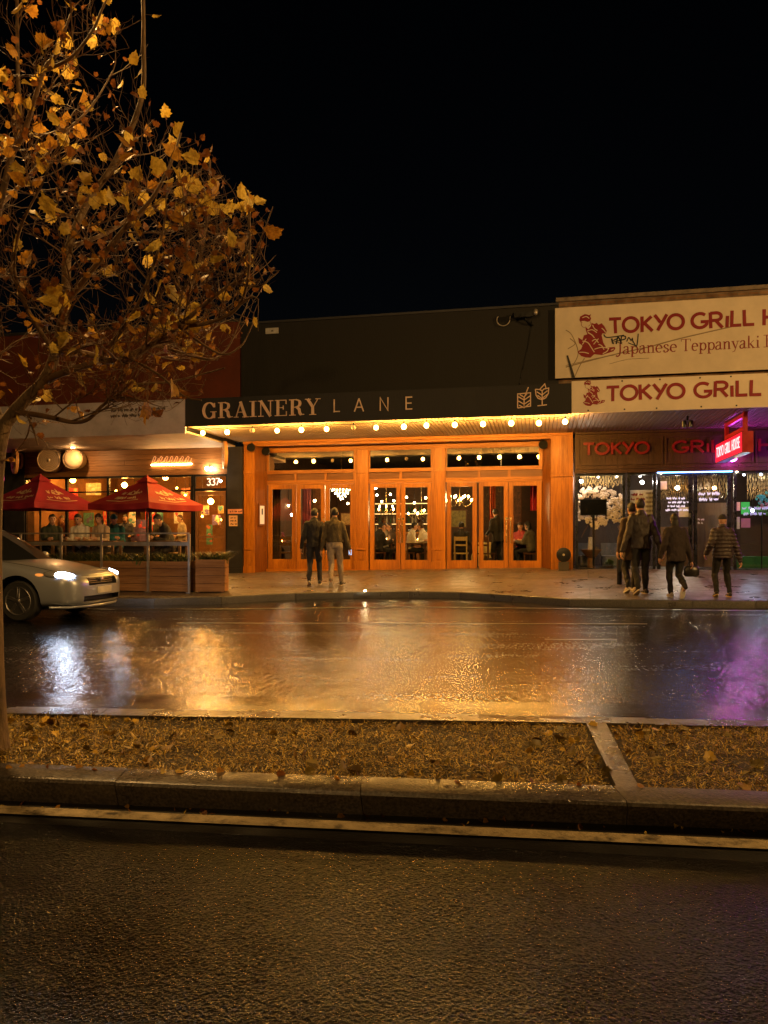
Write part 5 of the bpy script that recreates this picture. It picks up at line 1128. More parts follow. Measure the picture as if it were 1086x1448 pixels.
def make_tree():
    rnd = random.Random(12)
    root = T('plane_tree', 'young plane tree with sparse yellow autumn leaves on the median', 'tree', TP(4, 1052, 4.2) * 1.0, world=True)
    o_ = Vector(root.location)
    tr = MB(); cr = MB(); lf = MB()
    def cv(pts, k=6): return catmull(pts, k)
    trunk = cv([TP(1, 1062, 4.2), TP(0, 1040, 4.2), TP(-4, 980, 4.2), TP(-7, 880, 4.2), TP(-8, 760, 4.2), TP(-5, 680, 4.2), TP(0, 630, 4.2), TP(8, 598, 4.2)], 6)
    n = len(trunk); tr.tube([p - o_ for p in trunk], [(.085 if i == 0 else .046 - .012 * i / n + .02 * math.exp(-i / 2)) for i in range(n)], 14)
    LIMB = [
     ([(8, 598, 4.2), (25, 577, 4.18), (45, 556, 4.15), (62, 538, 4.12), (78, 500, 4.1), (92, 430, 4.12), (97, 350, 4.2), (125, 285, 4.3), (165, 225, 4.35), (200, 140, 4.4), (203, 60, 4.4), (202, -30, 4.4)], .036),
     ([(4, 605, 4.2), (-14, 560, 4.25), (-30, 480, 4.3), (-22, 400, 4.35), (0, 290, 4.4), (18, 215, 4.4), (28, 180, 4.4), (25, 90, 4.4), (24, -60, 4.4)], .030),
     ([(24, 583, 4.18), (48, 586, 4.1), (75, 591, 4.02), (104, 597, 3.95), (126, 592, 3.9), (148, 571, 3.88), (172, 562, 3.85), (196, 566, 3.8)], .016),
     ([(62, 538, 4.12), (92, 526, 4.0), (135, 513, 3.9), (182, 505, 3.85), (222, 482, 3.8), (252, 462, 3.78), (292, 428, 3.75), (332, 400, 3.72), (368, 396, 3.7)], .020),
     ([(80, 495, 4.1), (122, 500, 4.2), (170, 513, 4.3), (194, 503, 4.35), (214, 487, 4.4), (252, 440, 4.45), (279, 380, 4.5), (294, 300, 4.5), (297, 226, 4.5)], .018),
     ([(92, 430, 4.12), (132, 380, 4.0), (172, 328, 3.9), (214, 282, 3.85), (240, 235, 3.8), (256, 188, 3.8)], .016),
     ([(18, 215, 4.4), (36, 182, 4.3), (62, 100, 4.25), (80, 76, 4.2), (100, 20, 4.2)], .017),
     ([(62, 100, 4.25), (100, 82, 4.2), (130, 45, 4.15), (148, 5, 4.1), (170, -40, 4.1)], .010),
     ([(0, 290, 4.4), (40, 250, 4.6), (90, 190, 4.8), (130, 150, 4.9), (160, 100, 5.0)], .012),
     ([(252, 462, 3.78), (300, 455, 3.7), (338, 432, 3.65), (352, 380, 3.6), (352, 290, 3.6), (347, 266, 3.6)], .010),
     ([(214, 487, 4.4), (262, 500, 4.4), (300, 508, 4.45), (322, 492, 4.5), (336, 462, 4.5)], .010),
     ([(97, 350, 4.2), (150, 330, 4.4), (200, 300, 4.6), (250, 300, 4.7), (300, 330, 4.8), (350, 330, 4.9)], .012),
     ([(135, 513, 3.9), (170, 470, 3.7), (200, 420, 3.6), (225, 350, 3.5), (235, 300, 3.5)], .011),
     ([(78, 500, 4.1), (40, 440, 3.9), (20, 380, 3.8), (30, 320, 3.7), (60, 260, 3.6)], .012),
     ([(-30, 480, 4.3), (-120, 420, 4.4), (-220, 330, 4.5), (-300, 200, 4.6)], .018), ([(-14, 560, 4.25), (-90, 540, 4.0), (-200, 470, 3.9), (-290, 400, 3.8)], .014),
     ([(0, 290, 4.4), (-80, 200, 4.2), (-140, 90, 4.1), (-190, -50, 4.1)], .014),
     ([(148, 571, 3.88), (190, 545, 3.9), (240, 540, 3.95), (290, 528, 4.0), (318, 520, 4.0)], .008),
     ([(182, 505, 3.85), (225, 530, 3.7), (260, 560, 3.65), (285, 566, 3.6)], .007),
     ([(40, 588, 4.1), (48, 610, 4.1), (54, 630, 4.08)], .007), ([(44, 590, 4.1), (40, 612, 4.12), (33, 626, 4.14)], .005),
    ]
    LIMB += [([(330, 400, 3.73), (356, 372, 3.7), (372, 330, 3.68), (386, 292, 3.66)], .005), ([(332, 400, 3.72), (365, 405, 3.7), (384, 392, 3.7), (394, 384, 3.7)], .005), ([(338, 432, 3.65), (356, 420, 3.62), (366, 424, 3.6)], .005), ([(252, 462, 3.78), (310, 500, 3.8), (340, 490, 3.82), (352, 470, 3.84)], .006)]
    def twig(p, d, ln, r, lev):
        pts = [p]; q = p.copy(); mg = -abs(rnd.gauss(0, 34)) + 8; dd = d.normalized(); seg = 5
        for i in range(seg):
            dd = (dd + Vector((rnd.gauss(0, .16), rnd.gauss(0, .16), rnd.gauss(.07, .14)))).normalized(); q = q + dd * ln / seg
            if not inside(q, mg): break
            pts.append(q.copy())
        if len(pts) < 3: return
        cr.tube([x - o_ for x in pts], [r * (1 - .72 * i / (len(pts) - 1)) for i in range(len(pts))], 5, 0, cap=False)
        if lev > 0:
            for i in range(1, len(pts)):
                for _ in range(rnd.choice([1, 1, 2] if lev == 2 else [0, 1, 1, 1])):
                    dv = (pts[i] - pts[i - 1]).normalized(); sd = Vector((rnd.gauss(0, 1), rnd.gauss(0, 1), rnd.gauss(.25, .8))).normalized()
                    twig(pts[i], dv * .65 + sd * .8, ln * rnd.uniform(.35, .62), r * .55, lev - 1)
        tip = pts[-1]; x, y = pj(tip)
        low = y > 300
        if rnd.random() < (.095 if low else .13):
            big = rnd.random() < (.42 if low else .7)
            dv = (tip - pts[-2]).normalized() + Vector((0, 0, rnd.uniform(-.9, .3)))
            leaf(lf, tip - o_, dv, rnd.uniform(.05, .095) if big else rnd.uniform(.025, .05), rnd, rnd.choice([0, 0, 0, 1] if big else [1, 2, 2]))
        if rnd.random() < .16:
            j = rnd.randrange(1, len(pts)); leaf(lf, pts[j] - o_, Vector((rnd.gauss(0, 1), rnd.gauss(0, 1), rnd.gauss(-.3, 1))), rnd.uniform(.022, .05), rnd, rnd.choice([1, 2, 2, 2]), rnd.uniform(.6, 1.8))
    for pl, r0 in LIMB:
        pts = cv([TP(*p) for p in pl], 5); n = len(pts)
        tgt = tr if r0 > .025 else cr
        tgt.tube([p - o_ for p in pts], [r0 * (1 - .78 * i / (n - 1)) + .0015 for i in range(n)], 10 if r0 > .02 else 7, 0)
        for i in range(2, n):
            r = r0 * (1 - .78 * i / (n - 1)); far_left = pj(pts[i])[0] < -60
            if rnd.random() < (.30 if far_left else (.42 if pj(pts[i])[1] < 250 else (.34 if pj(pts[i])[1] > 500 else .58))):
                dv = (pts[i] - pts[i - 1]).normalized(); sd = Vector((rnd.gauss(.25, 1), rnd.gauss(-.1, .9), rnd.gauss(.3, .8))).normalized()
                twig(pts[i], dv * .55 + sd, rnd.uniform(.22, .52), min(.0055, max(.0028, r * .5)), 2)
        twig(pts[-1], pts[-1] - pts[-2], .3, .004, 1)
    P(tr, 'trunk', BARK, root, 60); c_ = P(cr, 'crown', TWIG, root, 60, fix=False); P(lf, 'leaves', [LY, LO, LB], c_, fix=False)
    print('tree', len(cr.f), len(lf.f))
make_tree()
# ------------------------------------------------------------------ dry grass and leaf litter on the median
def make_grass():
    rnd = random.Random(77); mb = MB(); W0 = cs
    def bed(p): return abs
    def lerp_line(l, u): return l[0].lerp(l[1], u)
    n_in, n_out = 40000, 10000; cnt = 0
    k0, k1 = nkb, fkn
    def yline(l, x): u = (x - l[0].x) / (l[1].x - l[0].x); return l[0].y + (l[1].y - l[0].y) * u
    def xcut(y): # centre line of the concrete strip
        a = (cs[0] + cs[1]) / 2; b = (cs[2] + cs[3]) / 2; return a.x + (b.x - a.x) * (y - a.y) / (b.y - a.y)
    while cnt < n_in + n_out:
        x = rnd.uniform(-2.9, 2.9) if cnt < n_in else rnd.choice([-1, 1]) * rnd.uniform(2.9, 12)
        y0, y1 = yline(k0, x), yline(k1, x); y = y0 + .01 + (y1 - y0 - .02) * rnd.random(); cnt += 1
        if abs(x - xcut(y)) < .085 + .02 * noise.noise((x * 9, y * 9, 1)) and rnd.random() < .97: continue
        dens = noise.noise((x * 1.3, y * 2.0, 3.0)) + .35 * noise.noise((x * 5, y * 5, 9))
        if dens < -.32 and rnd.random() < .6: continue
        ln = rnd.uniform(.012, .042) * (1.1 if rnd.random() < .15 else 1); a = rnd.uniform(0, 6.283); lift = rnd.uniform(0, .55) if rnd.random() < .8 else rnd.uniform(.6, 1.3)
        w = rnd.uniform(.0018, .0042); q = Vector((x, y, .097 + rnd.uniform(0, .016) + max(0, dens) * .012)); d = Vector((math.cos(a) * math.cos(lift), math.sin(a) * math.cos(lift), math.sin(lift)))
        tw = rnd.uniform(-.5, .5); b = len(mb.v); k = 4
        for i in range(k):
            sd = Vector((-d.y, d.x, rnd.uniform(-.4, .4))).normalized() * w * (1 - .75 * i / (k - 1))
            mb.v.append(tuple(q - sd)); mb.v.append(tuple(q + sd)); q = q + d * ln / (k - 1)
            d = (d + Vector((-d.y * tw, d.x * tw, rnd.uniform(-.45, .15)))).normalized()
            if q.z < .099: q.z = .099
        m = rnd.choice([0, 0, 1, 1, 1, 2, 2, 3])
        for i in range(k - 1): mb.face((b + 2 * i, b + 2 * i + 1, b + 2 * i + 3, b + 2 * i + 2), m)
    for i in range(420):
        x = rnd.uniform(-3.2, 3.2) if i < 300 else rnd.uniform(-10, 10); y0, y1 = yline(k0, x), yline(k1, x); u = rnd.random() ** 1.0
        if x > -1.2 and rnd.random() < .5: continue
        leaf(mb, Vector((x, y0 + .03 + (y1 - y0 - .06) * u, .118)), Vector((rnd.gauss(0, 1), rnd.gauss(0, 1), .05)), rnd.uniform(.03, .075), rnd, rnd.choice([0, 1, 2, 2]), rnd.uniform(.2, .8))
    mats = [mat('straw_amber', (.44, .27, .02), .4, var=.4), mat('straw_brown', (.18, .095, .01), .5, var=.4), mat('grass_olive', (.16, .11, .015), .5, var=.4), mat('straw_pale', (.62, .44, .08), .35, var=.3)]
    me = mb.mesh('grass', mats, fix=False); o = bpy.data.objects.new('grass', me); COL.objects.link(o); o['kind'] = 'stuff'
    mb = MB()      # leaves washed into the gutters and onto the kerb
    for i in range(150):
        t = rnd.random()
        if t < .55: y = yline(nk0, 0) ; x = rnd.uniform(-3, 3); y = yline(nk0, x) - rnd.uniform(.0, .10); z = .006
        elif t < .8: x = rnd.uniform(-3.2, 3); y = yline(fkt, x) + abs(rnd.gauss(.05, .08)) + .03; z = .01
        else: x = rnd.uniform(-3, 3); y = yline(nkb, x) - abs(rnd.gauss(0, .05)); z = .126
        leaf(mb, Vector((x, y, z)), Vector((rnd.gauss(0, 1), rnd.gauss(0, 1), .02)), rnd.uniform(.012, .04) if t < .55 else rnd.uniform(.025, .05), rnd, rnd.choice([0, 1, 1, 2]), rnd.uniform(0, .3))
    me = mb.mesh('leaves', [LY, LO, LB], fix=False); o = bpy.data.objects.new('fallen_leaves', me); COL.objects.link(o); o['kind'] = 'stuff'
make_grass()
# ------------------------------------------------------------------ cafe terrace: planters, railing, umbrellas, drinkers
TP_ = -5.72
DECKW = wood('planter_boards', (.16, .070, .022), (.34, .165, .055), 'X', .6, bump=.5)
STEEL = mat('galvanised_steel', (.42, .38, .34), .38, .75)
def planter(label, s0, s1, t, dep, z0, h, rz=0.0, boards=4):
    c = ((s0 + s1) / 2, t + dep / 2, z0); root = T('planter_box', label, 'planter', c, 'timber planters along the terrace'); root.rotation_euler.z = -A + rz
    rnd = random.Random(len(label)); mb = MB(); bh = h / boards; hw = (s1 - s0) / 2
    for i in range(boards):
        za, zb_ = z0 + .03 + i * bh, z0 + .03 + (i + 1) * bh - .008; j = rnd.uniform(0, .006)
        mb.box(c[0] - hw, c[0] + hw, t - j, t + .025, za, zb_).box(c[0] - hw, c[0] + hw, t + dep - .025, t + dep, za, zb_)
        mb.box(c[0] - hw - j, c[0] - hw + .025, t + .026, t + dep - .026, za, zb_).box(c[0] + hw - .025, c[0] + hw + j, t + .026, t + dep - .026, za, zb_)
    P(mb, 'boards', DECKW, root); mb = MB()
    for x in (c[0] - hw + .03, c[0] + hw - .075):
        for y in (t + .027, t + dep - .072): mb.box(x, x + .045, y, y + .045, z0, z0 + h)
    P(mb, 'corner_post', DECKW, root)
    P(MB().box(c[0] - hw + .03, c[0] + hw - .03, t + .03, t + dep - .03, z0 + .1, z0 + h - .05), 'soil', SOIL, root)
    return root
def tuft(label, s0, s1, t0, t1, z, n, seed, hgt=.26):
    rnd = random.Random(seed); mb = MB(); c = ((s0 + s1) / 2, (t0 + t1) / 2, z); st = [(rnd.uniform(s0, s1), rnd.uniform(t0, t1)) for _ in range(max(4, n // 26))]
    for i in range(n):
        a = rnd.uniform(0, 6.28); b = rnd.choice(st); q = Vector((b[0] + rnd.gauss(0, .03), b[1] + rnd.gauss(0, .03), z)); d = Vector((math.cos(a) * .5, math.sin(a) * .5, 1)).normalized(); ln = hgt * rnd.uniform(.45, 1.15); w = rnd.uniform(.006, .014); bi = len(mb.v)
        for k in range(4):
            sd = Vector((-math.sin(a), math.cos(a), 0)) * w * (1 - k / 3.3); mb.v.append(tuple(q - sd)); mb.v.append(tuple(q + sd)); q = q + d * ln / 3; d = (d + Vector((math.cos(a) * .45, math.sin(a) * .45, -.28))).normalized()
        for k in range(3): mb.face((bi + 2 * k, bi + 2 * k + 1, bi + 2 * k + 3, bi + 2 * k + 2), rnd.choice([0, 0, 1, 2]))
    return ONE(mb, 'planter_plant', [mat('plant_green', (.05, .085, .02), .5, var=.4), mat('plant_olive', (.10, .11, .025), .5), mat('plant_yellow', (.22, .17, .04), .5)], label, 'plant', c, 'plants in the terrace planters', fix=False)
PH = .62
edges = [28, 86, 144, 209, 266]
names = ['timber planter box hidden behind the front of the silver car', 'timber planter box just above the nose of the silver car', 'timber planter box under the left half of the right umbrella', 'timber planter box left of the paler end planter']
for i, (a, b) in enumerate(zip(edges, edges[1:])):
    s0, s1 = S(a, TP_) + .01, S(b, TP_) - .01; z0 = zp((s0 + s1) / 2, TP_) - .01
    planter(names[i], s0, s1, TP_, .42, z0, PH)
    tuft('low green plant growing in the ' + names[i][7:], s0 + .05, s1 - .05, TP_ + .06, TP_ + .36, z0 + PH - .06, 620, 40 + i, .42)
s0, s1 = S(270, TP_) + .02, S(316, -5.5); z0 = zp(s0, -5.6)
DK0 = DECKW; planter('paler end planter box at the right end of the terrace railing', s0, s1, -5.62, .46, z0 - .01, .66, rz=R(14), boards=4)
tuft('bushy grassy plant in the paler end planter box', s0 + .06, s1 - .06, -5.55, -5.22, z0 + .58, 560, 51, .42)
root = T('railing', 'steel terrace railing with a pale flat middle rail above the planters', 'railing', (S(150, TP_), TP_ - .03, .15)); tr_ = TP_ - .035
ztop = 1.37
for px in (29, 86.5, 143.5, 209.5, 267.5):
    s = S(px, tr_); zz = zp(s, tr_); P(MB().box(s - .022, s + .022, tr_ - .02, tr_ + .02, zz, ztop).box(s - .05, s + .05, tr_ - .05, tr_ + .03, zz - .01, zz + .012), 'post', STEEL, root)
a, b = S(29, tr_) - 1.5, S(267.5, tr_)
P(MB().box(a, b, tr_ - .015, tr_ + .015, ztop + .001, ztop + .03), 'top_rail', STEEL, root); P(MB().box(a, b, tr_ - .012, tr_ + .012, ztop - .24, ztop - .16), 'middle_rail', STEEL, root)
UMR = mat('umbrella_red', (.27, .008, .010), .75, var=.12, scale=3, bump=.2, bscale=120); UML = mat('umbrella_print', (.62, .42, .26), .6)
def umbrella(label, px, t, zap, zed, half, rz, seed, mred):
    s = S(px, t); zg = zp(s, t); root = T('umbrella', label, 'umbrella', (s, t, zg), 'red terrace umbrellas'); root.rotation_euler.z = -A + rz
    O = Vector((s, t, 0)); cor = [O + Vector((half * math.cos(R(45 + 90 * i)), half * math.sin(R(45 + 90 * i)), zed)) for i in range(4)]; ap = O + Vector((0, 0, zap))
    def face_pt(i, u, v):      # u along the edge, v from the edge to the apex
        a_, b_ = cor[i], cor[(i + 1) % 4]; e = a_.lerp(b_, u); p = e.lerp(ap, v); p.z -= .055 * math.sin(math.pi * v) * (1 - .0) * (0.4 + .6 * 4 * u * (1 - u)) - .0; p.z += -.03 * 4 * u * (1 - u) * (1 - v) ** 2; return p
    mb = MB()
    for i in range(4): mb.grid(lambda u, v: face_pt(i, u, v * .93), 14, 12)
    for i in range(4):
        mb.grid(lambda u, v: face_pt(i, u, 0) + Vector((0, 0, -.13 * v)) + Vector((math.cos(R(90 + 90 * i)), math.sin(R(90 + 90 * i)), 0)) * (.02 * v * math.sin(u * 19 + i) - .015 * v), 24, 3)
    cn = P(mb, 'canopy', mred, root, 50, fix=False)
    mb = MB()
    for i in range(4): mb.grid(lambda u, v: face_pt(i, u, .80 + .2 * v) + Vector((0, 0, .045 + .02 * v)), 6, 4)
    mb.lathe([(.03, 0), (.03, .03), (.015, .05)], tuple(ap + Vector((0, 0, .02))), 10); P(mb, 'vent', mred, cn, 50, fix=False)
    mb = MB()
    for i, sd in ((2, 5), (3, 9)):
        t_ = MB(); scribble(t_, .22, .78, .16, .58, 0, 2, seed + sd, .32, .002); t_.stroke([(.2, .14), (.5, .11), (.8, .16)], .02, 0, 0, 1, 0, .002)
        t_.stroke(catmull([(.42, .44), (.5, .56), (.6, .5), (.66, .6), (.6, .42), (.42, .44)], 4), .025, 0, 0, 1, 0, .002)
        b0 = len(mb.v); a_, b_ = cor[i], cor[(i + 1) % 4]; nn = (b_ - a_).cross(ap - a_).normalized(); nn = nn if nn.z > 0 else -nn
        for (x, y, z) in t_.v: mb.v.append(tuple(face_pt(i, x, z) + nn * (.012 - y * .5)))
        for f in t_.f: mb.face([q + b0 for q in f])
    P(mb, 'print', UML, cn, fix=False)
    P(MB().tube([O + Vector((0, 0, zg)), O + Vector((0, 0, zap))], .024, 10), 'pole', mat('dark_pole', (.05, .035, .025), .4), root, 50)
    P(MB().lathe([(.26, zg), (.26, zg + .05), (.06, zg + .07), (.05, zg + .3)], tuple(O), 18), 'base', BLK, root, 40)
    for i in range(4): P(MB().tube([O + Vector((0, 0, zap - .03)), (ap.lerp(cor[i], .97)) - Vector((0, 0, .03))], .009, 6), 'rib', BLK, root)
umbrella('red umbrella with pale print standing left of the other one, above the car', 57, -4.15, 2.74, 2.10, 1.22, R(-14), 1, mat('umbrella_crimson', (.24, .006, .026), .75, var=.12, scale=3, bump=.2, bscale=120))
umbrella('red umbrella with pale print standing beside the cafe door', 208, -4.15, 2.66, 2.06, 1.26, R(-14), 2, UMR)
# high tables, stools and people behind the planters
TW = wood('table_oak', (.12, .06, .025), (.22, .12, .05), 'X', .4)
def table(name, label, s, t, z0, w, d, h, rz=0, cat='table', m=None, group=None):
    root = T(name, label, cat, (s, t, z0), group); root.rotation_euler.z = -A + rz
    P(MB().box(s - w / 2, s + w / 2, t - d / 2, t + d / 2, z0 + h - .035, z0 + h), 'table_top', m or TW, root)
    for x in (-1, 1):
        for y in (-1, 1): P(MB().box(s + x * (w / 2 - .05) - .025, s + x * (w / 2 - .05) + .025, t + y * (d / 2 - .05) - .025, t + y * (d / 2 - .05) + .025, z0, z0 + h - .036), 'leg', m or TW, root)
    return root
def stool(label, s, t, z0, h):
    root = T('bar_stool', label, 'stool', (s, t, z0), 'stools on the terrace'); P(MB().lathe([(.16, h - .04), (.17, h - .02), (.165, h)], (s, t, z0), 18), 'seat', TW, root, 40)
    for a in range(4): ca, sa = math.cos(R(45 + 90 * a)), math.sin(R(45 + 90 * a)); P(MB().tube([(s + ca * .11, t + sa * .11, z0 + h - .04), (s + ca * .19, t + sa * .19, z0)], .014, 6), 'leg', BLK, root)
    P(MB().tube([(s + .165 * math.cos(R(a)), t + .165 * math.sin(R(a)), z0 + .28) for a in range(0, 360, 30)], .009, 6, closed=True), 'ring', BLK, root)
th = -4.98; z0 = zp(-5.5, th)
for a, b, lab in ((95, 168, 'high timber table where the pair in pale shirts lean'), (208, 262, 'high timber table in front of the man in black'), (28, 84, 'high timber table behind the car in front of the man with the scarf')): table('high_table', lab, (S(a, th) + S(b, th)) / 2, th, z0, S(b, th) - S(a, th), .42, 1.04, group='high tables on the terrace')
def sit_high(label, px, t, yaw, top, hair=HAIRB, style='short', lean=.22, hy=0.0, hpit=-.2, fit=1.0, k=.97, stl=True, hands=((-.16, .40, 1.075), (.14, .43, 1.075)), skin=None):
    s = S(px, t); zz = zp(s, t); p = W2(s, t, zz)
    person(label, p, yaw, k, feet=((-.11, .18, .29, 0), (.11, .18, .29, 0)), hands=hands, hip=(0, 0, .87), lean=lean, hyaw=hy, hpitch=hpit, top=top, legs=cdk, shoes=SHB, hair=hair, style=style, hem=-.04, fit=fit, vox=.017, detail=True, group='people drinking on the terrace')
    if stl: stool('round stool under the ' + ' '.join(label.split()[:10]).split(' with')[0].split(' looking')[0], s, t, zz, .77)
tp = -4.50
sit_high('man in a pale shirt and dark vest looking down on the terrace', 116, tp, R(176), cwht, hpit=-.30)
sit_high('woman in a pale top with folded arms on the terrace', 147, tp, R(160), cloth('beige_top', (.46, .34, .24)), hair=HAIRN, style='long', hy=R(10), hpit=-.2)
sit_high('man in black with bowed head on the terrace', 241, tp, R(120), cblk, lean=.32, hpit=-.6, fit=1.1, hands=((-.14, .38, 1.08), (.16, .36, 1.08)))
sit_high('man in dark clothes with a green scarf on the terrace', 72, tp, R(215), cloth('dark_green_coat', (.02, .028, .018)), fit=1.1, hpit=-.1)
sit_high('person in a teal hooded top on the terrace behind the pair in pale shirts', 163, -3.7, R(190), cloth('teal_top', (.03, .17, .19)), style='beanie', hair=cloth('teal_hood', (.03, .17, .19)), fit=1.05)
# ------------------------------------------------------------------ things on the cafe front
def fan(label, px, py, r, t, dish):
    s, z = S(px, t), Z(px, py, t); root = T('wall_fan', label, 'fan', (s, t, z), 'round drums on the cafe cladding'); Mx = Matrix.Rotation(R(90), 3, 'X') @ Matrix.Rotation(R(0), 3, 'Z'); Mx = Matrix.Rotation(R(12), 3, 'Z') @ Mx
    P(MB().lathe([(r * .8, -.34), (r * .97, -.30), (r, -.05), (r, .02), (r * .94, .03), (r * .9, -.0)], (s, t, z), 32, M=Mx), 'drum', mat('drum_cream', (.34, .25, .16), .4, .3), root, 40)
    if dish: P(MB().lathe([(r * .9, .005), (r * .86, .03), (r * .5, .06), (.02, .07)], (s, t, z), 32, M=Mx), 'cover', mat('drum_cover', (.48, .36, .24), .4), root, 50)
    else:
        mb = MB().lathe([(r * .9, -.03), (.01, -.035)], (s, t, z), 32, M=Mx)
        for k_ in range(1, 7): mb.tube([Vector((s, t, z)) + Mx @ Vector((r * k_ / 7.2 * math.cos(R(a)), r * k_ / 7.2 * math.sin(R(a)), .0)) for a in range(0, 360, 15)], .005, 5, closed=True)
        P(mb, 'grille', mat('fan_dark', (.035, .028, .022), .5), root); P(MB().ell(Vector((s, t, z)) + Mx @ Vector((0, 0, .01)), (.05, .03, .05), 12, 8), 'hub', mat('pale_steel', (0, 0, 0)), root, 60)
    P(MB().box(s - r * 1.05, s - r * .75, t + .1, t + .42, z + r * .8, z + r * 1.05), 'bracket', mat('drum_cream', (0, 0, 0)), root)
fan('round wall fan with a dark grille on the cafe cladding', 69, 650.5, .345, -.45, False); fan('round pale covered drum on the cafe cladding under the downlight', 103, 649, .295, -.45, True)
tn = -.07; root = T('neon_sign', 'warm script neon sign over a bright glowing bar on the cafe cladding', 'sign', (S(213, tn), tn, 3.3))
P(MB().tube([(S(214, tn), tn, Z(214, 657.5, tn)), (S(243, tn), tn, Z(243, 657, tn)), (S(271, tn), tn, Z(271, 656, tn))], .022, 8), 'glow_bar', emit('neon_warm', (1, .5, .15), 60), root, 60)
mb = MB(); rnd = random.Random(6)
for i, x in enumerate((219, 228, 236, 243, 250, 258, 266)):
    cvs = catmull([(x - 4, 654), (x - 1, 646), (x + 1.5, 647), (x - 1, 653), (x + 3, 653), (x + 5, 648)], 4); mb.tube([(S(q.x, tn), tn - .001 * i, Z(q.x, q.y, tn)) for q in cvs], .011, 6)
P(mb, 'script_tube', emit('neon_dim', (1, .5, .2), .5), root, 60)
s_, z_ = S(297, -.1), Z(297, 663, -.1); root = T('wall_lamp', 'bright bare wall lamp on the cafe cladding over the street number', 'lamp', (s_, -.1, z_))
P(MB().tube([(s_, -.02, z_ + .1), (s_, -.14, z_ + .1), (s_, -.16, z_ + .04)], .014, 6), 'bracket', BLK, root, 50)
for dx in (-.07, .07): P(MB().ell((s_ + dx, -.16, z_), (.05, .05, .055), 12, 8), 'bulb', emit('lamp_white', (1, .70, .38), 220), root, 60)
for px, py, lab, pr, tt in ((318, 643, 'oval cafe sign with a red and cream picture beside the dark pier', (.55, .16, .06), -.95), (21, 652, 'dim oval sign with a red dot at the left end of the cafe', (.42, .03, .05), -.8)):
    s, z = S(px, tt), Z(px, py, tt); root = T('oval_sign', lab, 'sign', (s, tt, z), 'oval signs on the cafe front')
    Mx = Matrix.Rotation(R(-58 if px > 100 else -38), 3, 'Z') @ Matrix.Rotation(R(90), 3, 'X')
    o_ = [(.30 * math.cos(2 * math.pi * j / 32) , .37 * math.sin(2 * math.pi * j / 32)) for j in range(32)]
    for nm, k_, za, zb_, m_ in (('rim', 1.0, -.04, .04, wood('sign_rim', (.3, .14, .05), (.4, .2, .08), 'Z')), ('face', .9, .041, .046, mat('sign_cream', (.55, .40, .25), .5, var=.5, scale=14))):
        mb = MB(); mb.prism([Vector((s, tt, z)) + Mx @ Vector((a_ * k_, b_ * k_, za)) for a_, b_ in o_], Mx @ Vector((0, 0, zb_ - za))); P(mb, nm, m_, root, 40)
    mb = MB(); rnd = random.Random(px)
    for j in range(7): mb.ell(Vector((s, tt, z)) + Mx @ Vector((rnd.uniform(-.16, .16), rnd.uniform(-.2, .16), .048)), (rnd.uniform(.03, .08), rnd.uniform(.02, .06), .006), 8, 5, M=Mx)
    P(mb, 'picture', mat('sign_red' + str(px), pr, .5), root, 60); P(MB().tube([(s, tt, z + .37), (s, tt, z + .45), (s, 0, z + .45)], .014, 6), 'bracket', BLK, root)
s_ = S(33, -.15); mbp = MB().tube([(S(28, -.2), -.2, 3.80), (s_ - .05, -.2, 3.80), (s_, -.2, 3.74), (s_, -.2, 3.45), (s_ - .05, -.2, 3.38), (s_ - .12, -.2, 3.38)], .035, 10); ONE(mbp, 'drain_pipe', mat('copper_pipe', (.30, .17, .10), .4, .6), 'bent copper coloured pipe beside the dim oval sign', 'pipe', (s_, -.2, 3.4), smooth=60)
# ------------------------------------------------------------------ small lamps inside
def pendant(label, px, py, t, col, st, r=.05, ceil=3.8, group='pendant lamps inside the shops'):
    s, z = S(px, t), Z(px, py, t); root = T('pendant_lamp', label, 'lamp', (s, t, z), group)
    P(MB().tube([(s, t, z + r), (s, t, ceil)], .006, 5), 'cord', BLK, root); P(MB().lathe([(.02, r * .8), (.028, r * 1.1), (.02, r * 1.9)], (s, t, z), 10), 'socket', BLK, root, 50); P(MB().ell((s, t, z), r, 12, 8), 'bulb', emit('pendant_%d_%.1f' % (st, col[2]), col, st), root, 60)
pendant('warm pendant bulb in the cafe window right of the left umbrella', 103, 679, 1.2, (1, .42, .07), 560, .085); pendant('warm pendant bulb in the cafe window left of the right umbrella', 176, 686, 1.0, (1, .42, .07), 640, .085); pendant('warm pendant bulb in the cafe window above the right umbrella', 234, 675, 1.4, (1, .42, .07), 560, .085); pendant('warm pendant bulb behind the cafe door glass', 298, 709, 1.0, (1, .42, .07), 640, .09)
pendant('white pendant bulb behind the street number', 312, 680, 2.0, (1, .85, .65), 60, .04)
rnd = random.Random(31)
pc = [(.50, .05, .05), (.55, .42, .25), (.08, .20, .16), (.45, .28, .10), (.6, .55, .5), (.12, .08, .22), (.35, .10, .05), (.10, .30, .33)]
descr = ['dark red', 'cream', 'dark green', 'ochre', 'white', 'violet', 'rust red', 'teal']
